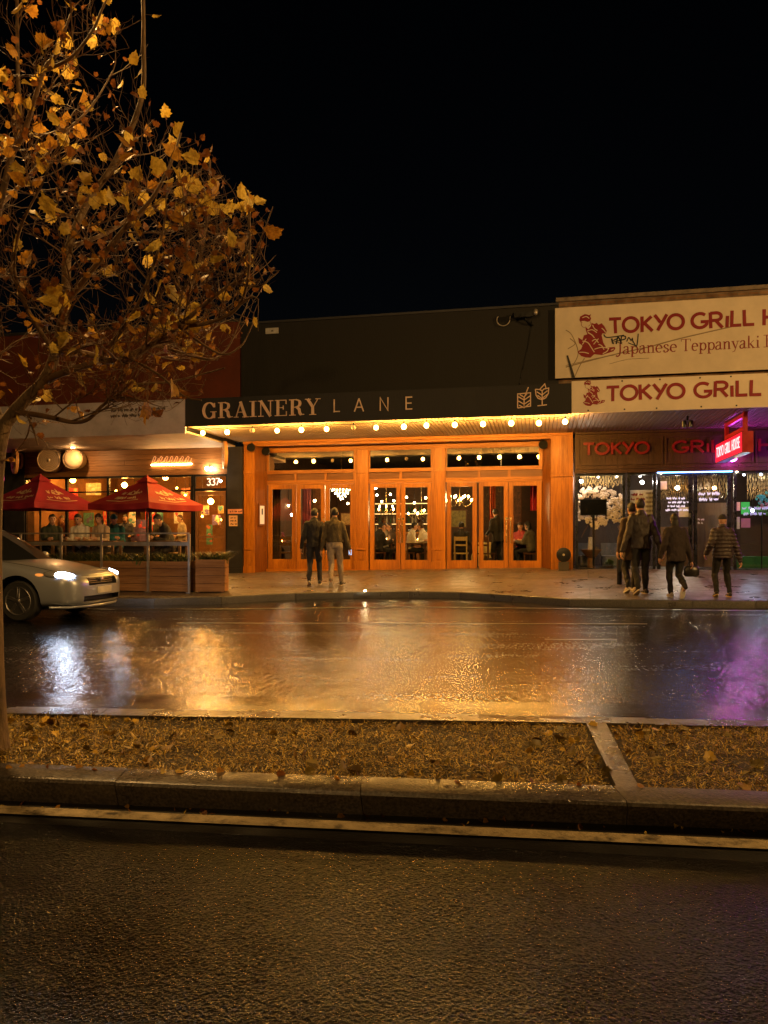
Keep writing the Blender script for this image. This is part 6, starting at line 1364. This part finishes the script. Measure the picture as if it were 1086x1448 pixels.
for i, (px, y0, y1, w) in enumerate(((103, 690, 735, 16), (132, 683, 700, 26), (125, 725, 745, 18), (185, 700, 735, 9), (187, 722, 745, 10), (196, 735, 765, 30), (262, 690, 706, 14), (226, 705, 760, 10), (150, 722, 748, 10), (80, 690, 712, 12))):
    t = 1.9 + .35 * (i % 4); s = S(px, t); k_ = i % 8; hw = w / 2 * .021; za, zb_ = Z(px, y1, t), Z(px, y0, t)
    root = ONE(MB().box(s - hw, s + hw, t, t + .03, za, zb_), 'hanging_panel', mat('panel_' + descr[k_].replace(' ', '_'), pc[k_], .6, var=.6, scale=11), ['dark red panel', 'cream panel', 'dark green panel', 'ochre panel', 'white panel', 'violet panel', 'rust red panel', 'teal panel', 'narrow dark red panel', 'narrow cream panel'][i] + ' inside the cafe, ' + ['behind the left umbrella edge', 'above the gap between the umbrellas', 'over the pair in pale shirts', 'left of the right umbrella pole', 'beside the violet panel', 'under the left half of the right umbrella', 'in the window by the door frame', 'behind the right umbrella pole', 'between the pale shirted pair and the umbrella', 'over the left umbrella'][i], 'wall panel', (s, t, za), 'panels inside the cafe')
    mb = MB(); rr = random.Random(i); 
    for j in range(5): x_ = rr.uniform(-hw * .7, hw * .7); z_ = rr.uniform(za + .05, zb_ - .05); mb.ell((s + x_, t - .004, z_), (rr.uniform(.02, .08), .004, rr.uniform(.02, .07)), 8, 5)
    P(mb, 'picture', mat('panel_' + descr[(k_ + 3) % 8].replace(' ', '_'), pc[(k_ + 3) % 8], .6, var=.6, scale=11), root, 60)
def shelf_unit(label, s0, s1, t, z0, rows, dz, group, lit=None, seed=1, m=None):
    root = T('shelf_unit', label, 'shelves', (s0, t, z0)); mb = MB(); m = m or TW
    for q_ in (s0, s1 - .03): mb.box(q_, q_ + .03, t, t + .3, z0, z0 + rows * dz)
    P(mb, 'frame', m, root)
    for r_ in range(rows + 1):
        P(MB().box(s0 + .03, s1 - .03, t, t + .3, z0 + r_ * dz - .012, z0 + r_ * dz + .012), 'shelf', m, root)
        if lit and r_ < rows: P(MB().box(s0 + .06, s1 - .06, t + .26, t + .285, z0 + (r_ + 1) * dz - .04, z0 + (r_ + 1) * dz - .015), 'light_strip', lit, root)
    return root
BG = [glass('bottle_amber', .12, (.5, .22, .05)), mat('bottle_green', (.04, .10, .03), .12), mat('bottle_clear', (.45, .38, .26), .12), mat('bottle_dark', (.05, .02, .012), .12)]
bot_proto = []
def bottles(s0, s1, t, z, n, seed, where, grp):
    rnd = random.Random(seed)
    for i in range(n):
        s = s0 + (s1 - s0) * (i + .5) / n + rnd.uniform(-.01, .01); k_ = rnd.randrange(4); h = rnd.uniform(.24, .31)
        if len(bot_proto) <= k_ or True:
            key = ('b', k_)
            if key not in BASE:
                o = ONE(MB().lathe([(.036, 0), (.038, .01), (.038, .16), (.014, .21), (.014, .28), (.017, .29)], (0, 0, 0), 10), 'bottle', BG[k_], 'x', 'bottle', (0, 0, 0), smooth=40); BASE[key] = o; fresh = True
            else: o = BASE[key].copy(); COL.objects.link(o)
        o.location = W2(s, t, z); o.rotation_euler.z = -A; o['label'] = ['amber glass bottle', 'green bottle', 'clear glass bottle', 'dark bottle'][k_] + ' standing ' + where; o['group'] = ['amber', 'green', 'clear', 'dark'][k_] + ' ' + grp; o['category'] = 'bottle'
s0, s1 = S(60, 4.6), S(200, 4.6); shelf_unit('timber shelves on the back wall of the cafe', s0, s1, 4.6, 1.0, 4, .42, None, None)
for r_ in range(4): bottles(s0 + .1, s1 - .1, 4.75, 1.0 + r_ * .42 + .013, 9, 60 + r_, 'on the cafe back shelves', 'bottles on the cafe shelves')
for px, t, rz, col, hr, st, lab in ((92, 1.6, 150, (.10, .03, .02), HAIRN, 'long', 'woman in a dark red top standing inside the cafe under the left umbrella'), (178, 1.4, 200, (.03, .03, .05), HAIRB, 'short', 'man in a navy top standing inside the cafe between the two umbrellas'), (258, 1.8, 140, (.35, .28, .20), HAIRN, 'short', 'man in a pale sweater standing inside the cafe left of its door'), (226, 1.2, 170, (.06, .05, .04), HAIRN, 'long', 'woman in a brown coat inside the cafe behind the umbrella beside the door')):
    s_ = S(px, t); person(lab, W2(s_, t, .29), R(rz) - A, .98, feet=((-.1, 0, 0, 0), (.1, .06, 0, 0)), hands=((-.2, .28, 1.05), (.22, .2, .95)), lean=.06, hpitch=-.12, top=cloth('cafe_top_%d' % px, col), legs=cdk, shoes=SHB, hair=hr, style=st, hem=-.1, fit=1.04, vox=.018, detail=False, group='people standing inside the cafe')
# ------------------------------------------------------------------ dining room
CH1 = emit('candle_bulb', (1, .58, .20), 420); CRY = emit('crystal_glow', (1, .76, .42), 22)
s, t, zt_ = S(483, 1.6), 1.6, Z(483, 689, 1.6); root = T('chandelier', 'tiered crystal chandelier over the left doors', 'chandelier', (s, t, zt_ - .4)); mb = MB(); rnd = random.Random(5)
for k_, (r_, n_) in enumerate(((.34, 22), (.28, 18), (.20, 14), (.12, 9), (.05, 4))):
    for j in range(n_): a = 2 * math.pi * j / n_ + k_; mb.ell((s + r_ * math.cos(a), t + r_ * math.sin(a), zt_ - .085 * k_ + rnd.uniform(-.02, .02)), (.012, .012, .028), 6, 4)
P(mb, 'crystal_drop', CRY, root); mb = MB()
for r_, z_ in ((.34, zt_ + .03), (.28, zt_ - .05), (.2, zt_ - .14)): mb.tube([(s + r_ * math.cos(R(a)), t + r_ * math.sin(R(a)), z_) for a in range(0, 360, 20)], .01, 6, closed=True)
mb.tube([(s, t, zt_), (s, t, 4.05)], .012, 6); P(mb, 'frame', BRASS, root, 50)
for j in range(6): a = R(60 * j); P(MB().ell((s + .18 * math.cos(a), t + .18 * math.sin(a), zt_ + .02), (.03, .03, .04), 10, 6), 'bulb', CH1, root, 60)
def arm_chandelier(label, px, py, t, n, rad):
    s, z = S(px, t), Z(px, py, t); root = T('chandelier', label, 'chandelier', (s, t, z)); mb = MB().tube([(s, t, z - .15), (s, t, 4.05)], .014, 6); mb.ell((s, t, z - .15), .05, 10, 8); pts = []
    for j in range(n):
        a = 2 * math.pi * j / n + .2; r_ = rad * (1 if j % 2 else .62); dz = .1 * (j % 2) * -1
        mb.tube(catmull([(s, t, z - .12), (s + r_ * .5 * math.cos(a), t + r_ * .5 * math.sin(a), z - .2 + dz), (s + r_ * math.cos(a), t + r_ * math.sin(a), z - .05 + dz)], 4), .009, 5); pts.append((s + r_ * math.cos(a), t + r_ * math.sin(a), z + dz))
    P(mb, 'frame', BRASS, root, 50)
    for p in pts: P(MB().ell(p, (.022, .022, .04), 8, 6), 'bulb', CH1, root, 60)
arm_chandelier('candle arm chandelier behind the left leaf of the right doors', 650, 702, 2.0, 12, .42); arm_chandelier('candle arm chandelier deep inside behind the middle doors', 596, 722, 5.5, 10, .45); arm_chandelier('candle arm chandelier deep inside behind the left leaf of the middle doors', 546, 716, 5.0, 8, .35)
s0, s1 = S(526, 8.6), S(614, 8.6); bar = shelf_unit('lit bottle shelves of the bar behind the middle doors', s0, s1, 8.6, 1.45, 3, .40, None, emit('bar_strip', (1, .58, .20), 3.2))
for r_ in range(3): bottles(s0 + .08, s1 - .08, 8.68, 1.463 + r_ * .40, 16, 70 + r_, 'on the lit bar shelves', 'bottles on the lit bar shelves')
root = T('bar_counter', 'timber bar counter in front of the lit bottle shelves', 'counter', (s0, 7.2, ZT)); P(MB().box(s0 - .4, s1 + .4, 7.25, 7.75, ZT, 1.45), 'front', OAK_D, root); P(MB().box(s0 - .5, s1 + .5, 7.15, 7.85, 1.451, 1.5), 'counter_top', OAK_H, root)
for i, (px, py, t) in enumerate(((533, 700, 6.2), (540, 709, 6.8), (552, 699, 6.0), (557, 708, 6.6), (563, 702, 6.4), (575, 703, 6.3), (586, 711, 6.8), (602, 704, 6.2), (610, 712, 6.6), (492, 712, 6.0), (498, 700, 6.5))): pendant('small warm pendant bulb over the bar, ' + ('behind the left leaf of the middle doors' if i < 5 else 'behind the right leaf of the middle doors' if i < 9 else 'behind the rightmost of the left doors'), px, py, t, (1, .72, .36), 90, .038, 4.05, ['lamps over the bar, left leaf', 'lamps over the bar, right leaf', 'lamps over the bar, left doors'][0 if i < 5 else 1 if i < 9 else 2])
pendant('white globe lamp at the top left of the middle doors', 530, 689, 2.4, (1, .92, .75), 60, .07, 4.05); pendant('white strip lamp at the top of the second door from the left', 432, 687.5, 2.4, (1, .85, .6), 60, .06, 4.05)
PALE = wood('pale_chair_wood', (.42, .30, .13), (.58, .44, .22), 'Z', .45); DKW = wood('dark_chair_wood', (.07, .03, .015), (.13, .06, .03), 'Z', .4); CLOTH = mat('tablecloth_cream', (.60, .50, .30), .8, bump=.2)
def chair(label, s, t, rz, m, back=.46):
    z0 = ZT; root = T('dining_chair', label, 'chair', (s, t, z0), 'chairs in the dining room'); root.rotation_euler.z = -A + rz
    P(MB().box(s - .21, s + .21, t - .21, t + .21, z0 + .43, z0 + .47), 'seat', m, root); mb = MB()
    for x in (-.19, .15): mb.box(s + x, s + x + .04, t + .17, t + .21, z0 + .471, z0 + .47 + back)
    mb.box(s - .15, s + .15, t + .18, t + .20, z0 + .47 + back - .12, z0 + .47 + back - .01).box(s - .15, s + .15, t + .18, t + .20, z0 + .47 + back - .27, z0 + .47 + back - .22); P(mb, 'backrest', m, root)
    for x in (-.19, .15):
        for y in (-.2, .16): P(MB().box(s + x, s + x + .04, t + y, t + y + .04, z0, z0 + .429), 'leg', m, root)
    return root
def diner(label, px, t, rz, top, hair=HAIRB, style='short', lean=.15, hpit=-.1, fit=1.0, legs=None, ch=None, chm=None):
    s = S(px, t); p = W2(s, t, ZT)
    person(label, p, rz - A, 1.0, feet=((-.11, .32, 0, 0), (.11, .34, 0, 0)), hands=((-.16, .42, .79), (.15, .40, .80)), hip=(0, 0, .56), lean=lean, hpitch=hpit, top=top, legs=legs or cdk, shoes=SHB, hair=hair, style=style, hem=-.06, fit=fit, vox=.02, detail=False, group='diners inside the restaurant')
    chair(ch or ('dining chair under the ' + label[:70]), s + .06 * math.sin(rz), t - .06 * math.cos(rz), rz + math.pi, chm or DKW)
table('dining_table', 'small timber table between the two diners in white', S(591, 1.9), 1.9, ZT, .62, .7, .74, m=DKW, group='dining tables')
diner('diner in a white top at the left side of the small table', 578.5, 1.85, R(-75), cwht, ch='dining chair of the left diner in white', lean=.2); diner('diner in a white top at the right side of the small table', 602, 2.0, R(80), cwht, hair=HAIRN, ch='dining chair of the right diner in white', lean=.2)
diner('diner in a black coat seen from behind in the left leaf of the right doors', 652, 1.5, R(3), cblk, fit=1.18, chm=PALE, ch='pale timber chair under the diner in the black coat'); table('dining_table', 'timber table in front of the diner in the black coat', S(652, 2.3), 2.35, ZT, .9, .7, .74, m=DKW, group='dining tables')
root = table('dining_table', 'table with a cream cloth behind the middle leaf of the right doors', S(686, 1.7), 1.9, ZT, .7, .7, .74, m=DKW, group='dining tables'); mb = MB(); s_ = S(683, 1.5)
mb.grid(lambda u, v: (s_ - .3 + .55 * u + .04 * math.sin(v * 6), 1.52 + .03 * math.sin(u * 14) * v, ZT + .752 - v * (.55 + .12 * math.sin(u * 5))), 20, 10); mb.grid(lambda u, v: (s_ - .3 + .6 * u, 1.52 + .75 * v, ZT + .752 + .001 * math.sin(u * 9)), 8, 8); ONE(mb, 'tablecloth', CLOTH, 'cream cloth hanging from the table behind the middle leaf of the right doors', 'tablecloth', (s_, 1.52, ZT + .7), smooth=60, fix=False)
s_ = S(704, 1.5); person('standing waiter in black behind the middle leaf of the right doors', W2(s_, 1.5, ZT), R(20), 1.0, feet=((-.1, 0, 0, 0), (.1, .05, 0, 0)), hands=((-.24, .22, .98), (.24, .2, .98)), lean=.12, hpitch=-.3, top=cblk, legs=cdk, shoes=SHB, hem=-.16, fit=1.05, vox=.02, detail=False, group='diners inside the restaurant')
diner('diner in a red patterned top in the right leaf of the right doors', 737, 2.6, R(170), cloth('red_pattern', (.35, .05, .06), var=.6), hair=HAIRN, style='long', ch='chair of the diner in red'); diner('diner in a grey hoodie in the right leaf of the right doors', 752, 1.7, R(60), cloth('grey_hoodie', (.12, .11, .10)), style='long', ch='chair of the diner in the grey hoodie', fit=1.1)
table('dining_table', 'dark table laid with plates behind the right leaf of the right doors', S(741, 2.1), 2.15, ZT, .95, .65, .74, m=DKW, group='dining tables')
diner('diner in black leaning back in the left leaf of the middle doors', 534, 1.7, R(-40), cblk, fit=1.15, ch='chair of the leaning diner in black'); diner('diner in a dark coat with raised collar in the left leaf of the middle doors', 556, 2.4, R(120), cloth('dark_brown_coat', (.06, .035, .02)), hair=HAIRN, ch='chair of the diner in the dark coat'); diner('diner in a grey scarf at the back of the left leaf of the middle doors', 545, 3.0, R(170), cloth('grey_scarf', (.30, .25, .18), var=.5), ch='chair of the diner in the grey scarf')
diner('diner in a wine red jacket at the table behind the leftmost door', 392, 2.4, R(-150), cloth('wine_jacket', (.16, .03, .03)), hair=HAIRN, ch='chair of the diner in the wine red jacket'); table('dining_table', 'timber table in the left leaf of the middle doors', S(545, 2.4), 2.3, ZT, .6, .6, .74, m=DKW, group='dining tables'); table('dining_table', 'timber table behind the leftmost door', S(400, 1.8), 1.9, ZT, .8, .7, .74, m=TW, group='dining tables'); chair('empty chair behind the leftmost door', S(406, 1.3), 1.35, R(180), TW); table('dining_table', 'pale topped table behind the second door from the left', S(440, 1.6), 1.7, ZT, .7, .6, .74, m=TW, group='dining tables'); chair('pale chair at the foot of the right doors', S(686, 1.1) , 1.15, R(160), DKW)
def curtain(label, px0, px1, y0, y1, t, col, folds):
    s0, s1 = S(px0, t), S(px1, t); mb = MB(); mb.grid(lambda u, v: (s0 + (s1 - s0) * u, t + .05 * math.sin(u * folds * 6.28) + .02 * math.sin(u * folds * 14), Z(px0, y1, t) + (Z(px0, y0, t) - Z(px0, y1, t)) * v), folds * 10, 4)
    ONE(mb, 'curtain', cloth('curtain_' + label.split()[0], col), label, 'curtain', (s0, t, Z(px0, y1, t)), smooth=80, fix=False)
curtain('scarlet curtain hanging in the right leaf of the right doors', 750, 765, 660, 722, 1.4, (.55, .03, .06), 3); curtain('orange curtain hanging behind the waiter', 692, 701, 664, 740, 3.2, (.48, .10, .02), 3); curtain('brown curtain behind the leftmost door', 381, 398, 664, 800, 1.3, (.10, .06, .035), 4); curtain('maroon curtain behind the second door from the left', 428, 440, 690, 760, 3.0, (.20, .04, .03), 3)
pendant('warm lamp near the scarlet curtain', 742, 664, 1.9, (1, .6, .3), 130, .045, 4.05); pendant('warm bulb behind the leftmost door', 408, 715, 3.2, (1, .66, .3), 120, .035, 4.05); pendant('pink lamp behind the leftmost door frame', 413, 728, 2.2, (1, .75, .65), 50, .05, 4.05); pendant('warm hanging lamp behind the second door from the left', 445, 708, 2.8, (1, .5, .2), 110, .045, 4.05)
for i, (px, y0, y1, t, w, col, nm) in enumerate(((394, 725, 745, 4.5, .5, (.35, .03, .02), 'red'), (492, 726, 742, 4.0, .45, (.55, .32, .08), 'amber'), (646, 722, 745, 5.0, .6, (.30, .25, .06), 'mustard'), (450, 690, 720, 6.0, .8, (.35, .14, .05), 'copper'), (726, 680, 740, 6.0, .5, (.22, .09, .04), 'brown'))):
    s = S(px, t); za, zb_ = Z(px, y1, t), Z(px, y0, t); root = ONE(MB().box(s - w / 2, s + w / 2, t, t + .04, za, zb_), 'wall_picture', mat('picture_' + nm, col, .5, var=.6, scale=9), nm + ' picture hanging deep in the dining room', 'picture', (s, t, za)); P(MB().box(s - w / 2 - .03, s - w / 2, t - .02, t + .04, za - .03, zb_ + .03).box(s + w / 2, s + w / 2 + .03, t - .02, t + .04, za - .03, zb_ + .03).box(s - w / 2, s + w / 2, t - .02, t + .04, zb_, zb_ + .03).box(s - w / 2, s + w / 2, t - .02, t + .04, za - .03, za), 'frame', OAK_D, root)
def candle(label, px, t, z):  # candles added to light the dim diners
    s = S(px, t); root = T('candle', label, 'candle', (s, t, z), 'candles added on the dining tables'); P(MB().lathe([(.035, 0), (.04, .01), (.04, .085), (.036, .09), (.03, .06)], (s, t, z), 12), 'holder', glass('candle_glass', .12, (.95, .75, .45)), root, 40); P(MB().ell((s, t, z + .085), (.022, .022, .045), 10, 8), 'flame', emit('added_flame', (1, .50, .14), 220), root, 60)
for px, t, lab in ((591, 1.82, 'added candle between the two diners in white'), (546, 2.2, 'added candle on the table in the left leaf of the middle doors'), (663, 2.2, 'added candle in front of the diner in the black coat'), (744, 1.95, 'added candle on the dark table laid with plates'), (439, 1.55, 'added candle on the pale topped table'), (399, 1.75, 'added candle on the table behind the leftmost door'), (690, 1.75, 'added candle on the table with the cream cloth')): candle(lab, px, t, ZT + .745 + (.012 if px == 690 else 0))
for i, (px, py, t) in enumerate(((66, 690, 2.6), (86, 684, 3.2), (120, 692, 3.4), (140, 688, 2.8), (164, 694, 3.6), (190, 690, 3.0), (205, 700, 2.2), (222, 694, 3.4), (250, 690, 2.6), (262, 700, 2.2), (268, 712, 3.2), (286, 730, 2.2), (312, 735, 2.8))): pendant('tiny amber bulb of the cafe string lights, ' + ('over the left umbrella' if px < 130 else 'between the two umbrellas' if px < 180 else 'over the umbrella beside the door' if px < 240 else 'by the cafe door'), px, py, t, (1, .40, .06), 420, .032, 3.8, 'string bulbs ' + ('over the left umbrella' if px < 130 else 'between the umbrellas' if px < 180 else 'over the umbrella beside the door' if px < 240 else 'by the cafe door'))
for i, (px, y0, y1, t, w, k_) in enumerate(((212, 722, 750, 2.6, 16, 0), (252, 715, 740, 2.2, 14, 4), (290, 715, 728, 1.6, 12, 1), (306, 728, 742, 1.4, 13, 5), (296, 742, 770, 1.7, 9, 2), (312, 715, 726, 2.0, 9, 3), (106, 722, 752, 2.4, 12, 6), (66, 716, 745, 2.6, 14, 7))):
    s = S(px, t); hw = w / 2 * .021; za, zb_ = Z(px, y1, t), Z(px, y0, t); root = ONE(MB().box(s - hw, s + hw, t, t + .03, za, zb_), 'hanging_panel', mat('panel_' + descr[k_].replace(' ', '_'), pc[k_], .6, var=.6, scale=11), descr[k_] + ' panel inside the cafe ' + ['behind the right umbrella pole', 'left of the bowed man in black', 'high behind the cafe door glass', 'in the middle of the cafe door glass', 'low behind the cafe door glass', 'at the top right of the cafe door glass', 'behind the man in the pale shirt', 'behind the man with the green scarf'][i], 'wall panel', (s, t, za), 'panels inside the cafe')
    mb = MB(); rr = random.Random(50 + i)
    for j in range(6): mb.ell((s + rr.uniform(-hw * .7, hw * .7), t - .004, rr.uniform(za + .04, zb_ - .04)), (rr.uniform(.02, .07), .004, rr.uniform(.02, .06)), 8, 5)
    P(mb, 'picture', mat('panel_' + descr[(k_ + 4) % 8].replace(' ', '_'), pc[(k_ + 4) % 8], .6, var=.6, scale=11), root, 60)
# ------------------------------------------------------------------ grill house window displays
def blossom(mb, s, z, r, t, rnd):
    for j in range(5): a = R(72 * j) + rnd.random(); mb.ell((s + r * .55 * math.cos(a), t + rnd.uniform(-.01, .01), z + r * .55 * math.sin(a)), (r * .42, .006, r * .42), 7, 4)
PET = mat('blossom_petal', (.82, .68, .60), .6, var=.2); t = .16; rnd = random.Random(14); mb = MB()
for i in range(460):
    px, py = rnd.uniform(816, 882), rnd.uniform(684, 752)
    top_ = 686 + abs(px - 840) * .35; low = 730 + 18 * math.exp(-((px - 846) / 18) ** 2) - (6 if px > 870 else 0)
    if not (top_ < py < 705 or 729 < py < low or (859 < px and 700 < py < 738) or (px < 820 and 700 < py < 735)): continue
    blossom(mb, S(px, t), Z(px, py, t), rnd.uniform(.03, .07), t + rnd.uniform(0, .08), rnd)
o = ONE(mb, 'blossom_display', PET, 'big cloud of pale paper blossoms around the dark screen in the grill house window', 'decoration', (S(848, t), t, 1.7), fix=False, smooth=60)
mb = MB(); 
for a_, b_ in (((822, 760), (835, 735)), ((835, 735), (860, 728)), ((835, 735), (838, 700)), ((860, 728), (876, 705)), ((838, 700), (850, 690)), ((876, 735), (860, 728))): mb.tube([(S(a_[0], t + .06), t + .06, Z(a_[0], a_[1], t + .06)), (S(b_[0], t + .06), t + .06, Z(b_[0], b_[1], t + .06))], .014, 6)
P(mb, 'branch', mat('branch_brown', (.1, .05, .03), .7), o)
t = .12; root = T('screen', 'dark blank screen among the paper blossoms', 'screen', (S(839, t), t, Z(839, 728, t))); P(MB().box(S(820.5, t), S(858, t), t - .012, t + .02, Z(839, 728.5, t), Z(839, 706, t)), 'bezel', BLK, root); P(MB().box(S(821.2, t), S(857.3, t), t - .015, t - .0125, Z(839, 727.8, t), Z(839, 706.8, t)), 'glass', mat('screen_glass', (.01, .01, .01), .08), root); P(MB().box(S(838, t), S(841, t), t + .02, t + .08, .45, Z(839, 715, t)), 'stand', BLK, root)
def gpend(label, px, py, t, col, st, r): pendant(label, px, py, t, col, st, r, 3.5)
gpend('bright lamp at the top left of the grill house window', 822, 680.5, .075, (1, .80, .60), 900, .045); gpend('warm lamp behind the glass doors of the grill house', 958, 690, 2.2, (1, .80, .55), 900, .06); gpend('warm lamp behind the reception boards of the grill house', 1010, 690, 2.0, (1, .62, .3), 500, .05); gpend('white lamp over the menu board of the grill house', 908, 682, 1.2, (1, .9, .8), 700, .05); gpend('cool lamp at the right end of the grill house window', 1064, 722, .7, (.6, .75, 1), 420, .04)
def beads(label, px0, px1, py0, py1, t, n, seed):
    rnd = random.Random(seed); mb = MB()
    for i in range(n):
        px = px0 + (px1 - px0) * (i + .5) / n; z0, z1 = Z(px, py1, t) + rnd.uniform(0, .12), Z(px, py0, t); ph = rnd.uniform(0, 6); am = rnd.choice([.0, .004, .02])
        pts = [(S(px, t) + am * math.sin(ph + q * 1.3), t + .01 * math.sin(q), z1 + (z0 - z1) * q / 14) for q in range(15)]; mb.tube(pts, [.006 + .006 * (q % 2) for q in range(15)], 5)
    ONE(mb, 'bead_curtain', mat('gold_beads', (.60, .40, .16), .3, .7), label, 'curtain', (S(px0, t), t, Z(px0, py1, t)), 'gold bead curtains in the grill house', smooth=60, fix=False)
beads('gold bead curtain behind the left glass door of the grill house', 934, 976, 664, 708, .35, 22, 1); beads('gold bead curtain behind the right glass door of the grill house', 984, 1030, 664, 708, .35, 24, 2); beads('gold bead curtain behind the right hand window of the grill house', 1056, 1130, 664, 708, .35, 34, 3); beads('short brown bead curtain at the top of the grill house blossom window', 820, 880, 664, 690, .5, 26, 4)
t = .14; root = ONE(MB().box(S(890, t), S(926, t), t, t + .02, Z(908, 736, t), Z(908, 693, t)), 'menu_board', mat('board_white', (.72, .66, .6), .5), 'white menu board with red lettering and a picture grid in the grill house window', 'menu', (S(890, t), t, Z(908, 736, t))); mb = MB(); scribble(mb, S(891, t), S(912, t), Z(900, 709, t), Z(900, 696, t), t - .006, 2, 5, .8, .003); P(mb, 'lettering', REDP, root); mb = MB(); rnd = random.Random(9)
for ix in range(6):
    for iy in range(6): mb.box(S(913 + ix * 2.1, t), S(914.4 + ix * 2.1, t), t - .004, t - .0005, Z(908, 699 + iy * 6.2, t), Z(908, 696 + iy * 6.2, t))
for iy in range(4): mb.box(S(892, t), S(910, t), t - .004, t - .0005, Z(908, 714 + iy * 5.5, t), Z(908, 711.5 + iy * 5.5, t))
P(mb, 'picture_grid', mat('print_brown', (.22, .14, .10), .5), root)
def panel(name, label, cat, x0, x1, y0, y1, t, m_, dep=.01):
    xm = (x0 + x1) / 2; return ONE(MB().box(S(x0, t), S(x1, t), t, t + dep, Z(xm, y1, t), Z(xm, y0, t)), name, m_, label, cat, (S(x0, t), t, Z(xm, y1, t)))
RB = wood('reception_boards', (.16, .08, .04), (.28, .16, .08), 'Z', .5)
panel('reception_panel', 'tall brown timber panel behind the right glass door of the grill house', 'panel', 984, 1031, 711, 802, .9, RB, .06); panel('reception_panel', 'brown timber panel low behind the left glass door of the grill house', 'panel', 932, 978, 745, 802, 1.4, RB, .06)
panel('notice', 'white sheet at the top left of the left glass door', 'notice', 933, 943, 680.5, 692, .033, mat('board_white', (0, 0, 0)), .003); panel('notice', 'large pale blue sheet on the left glass door', 'notice', 959.5, 976, 717, 731, .033, mat('paper_blue', (.42, .46, .56), .5), .003)
gs = panel('notice', 'self-glowing green square sticker on the right hand grill house window', 'sticker', 1048, 1060, 710, 727, .033, emit('sticker_glow', (.02, .55, .10), .45), .003); panel('notice', 'small white sheet left of the green sticker', 'notice', 1040.5, 1046.5, 710, 722, .033, mat('board_white', (0, 0, 0)), .003); pu = panel('notice', 'purple framed sheet under the green sticker', 'notice', 1048, 1061, 733, 746, .033, mat('paper_purple', (.22, .12, .26), .5), .003); panel('notice', 'narrow pale green sheet under the small white sheet', 'notice', 1041, 1046, 731, 748, .033, mat('paper_mint', (.35, .48, .38), .5), .003)  # green sticker emits light in place of being lit
panel('turf_strip', 'strip of bright green artificial turf inside the right hand grill house window', 'turf', 1040, 1125, 787, 803, .5, mat('turf_green', (.03, .16, .05), .8, bump=.8), .25)
t = .3; mb = MB(); rnd = random.Random(3); fl = T('flower_display', 'teal and pink paper flowers over a green stand in the right hand grill house window', 'decoration', (S(1075, t), t, Z(1075, 725, t)))
for nm, col, cx, cy, n_ in (('teal_flower', (.05, .42, .42), 1076, 705, 14), ('pink_flower', (.55, .22, .34), 1081, 714, 8), ('green_leaf', (.06, .30, .04), 1078, 722, 16)):
    mb = MB()
    for i in range(n_): px, py = cx + rnd.gauss(0, 4.5), cy + rnd.gauss(0, 3.4); blossom(mb, S(px, t), Z(px, py, t), rnd.uniform(.03, .06), t, rnd)
    P(mb, nm, mat('deco_' + nm, col, .5), fl, 60, fix=False)
P(MB().tube([(S(1078, t), t + .05, .5), (S(1078, t), t + .05, Z(1078, 712, t))], .015, 6), 'stand', BLK, fl)
for a, b, lab in ((818, 838, 'grey padded bench at the left of the blossom window'), (852, 882, 'grey padded bench at the right of the blossom window')):
    t = .7; s0, s1 = S(a, t), S(b, t); root = T('bench', lab, 'bench', (s0, t, .41)); m_ = mat('bench_grey', (.14, .14, .16), .5)
    P(MB().box(s0, s1, t, t + .45, .55, .82), 'seat', m_, root); P(MB().box(s0, s1, t + .46, t + .56, .55, 1.15), 'backrest', m_, root); P(MB().box(s0 + .04, s1 - .04, t + .04, t + .5, .41, .549), 'base', BLK, root)
t = .45; s_ = S(836, t); root = T('planter_bowl', 'brown boat shaped bowl on a post with a white vase in the blossom window', 'planter', (s_, t, .41)); P(MB().lathe([(.10, 0), (.09, .35), (.14, .40), (.26, .55), (.28, .58), (.2, .52)], (s_, t, .41), 18), 'bowl', mat('bowl_brown', (.26, .13, .06), .5, var=.3), root, 40); P(MB().lathe([(.05, .5), (.07, .65), (.05, .86), (.06, .9)], (s_ - .02, t, .41), 14), 'vase', mat('vase_white', (.5, .45, .4), .3), root, 40)
s_ = S(862, .4); mb = MB(); rnd = random.Random(8)
for i in range(160): a, b = rnd.uniform(0, 6.28), rnd.uniform(-.2, 1.4); d = Vector((math.cos(a) * math.cos(b), math.sin(a) * math.cos(b), math.sin(b))); p = Vector((s_, .4, .56)) + d * .09; x = d.cross(Vector((0, 0, 1))).normalized() * .02; mb.quad(p - x, p + x, p + x * .3 + d * .09, p - x * .3 + d * .09)
root = ONE(mb, 'potted_plant', mat('plant_round', (.12, .17, .03), .5, var=.3), 'small round green plant in a pot at the foot of the blossom window', 'plant', (s_, .4, .41), fix=False); P(MB().lathe([(.07, 0), (.09, .13), (.08, .14)], (s_, .4, .411), 14), 'pot', mat('pot_clay', (.25, .12, .07), .7), root, 40)
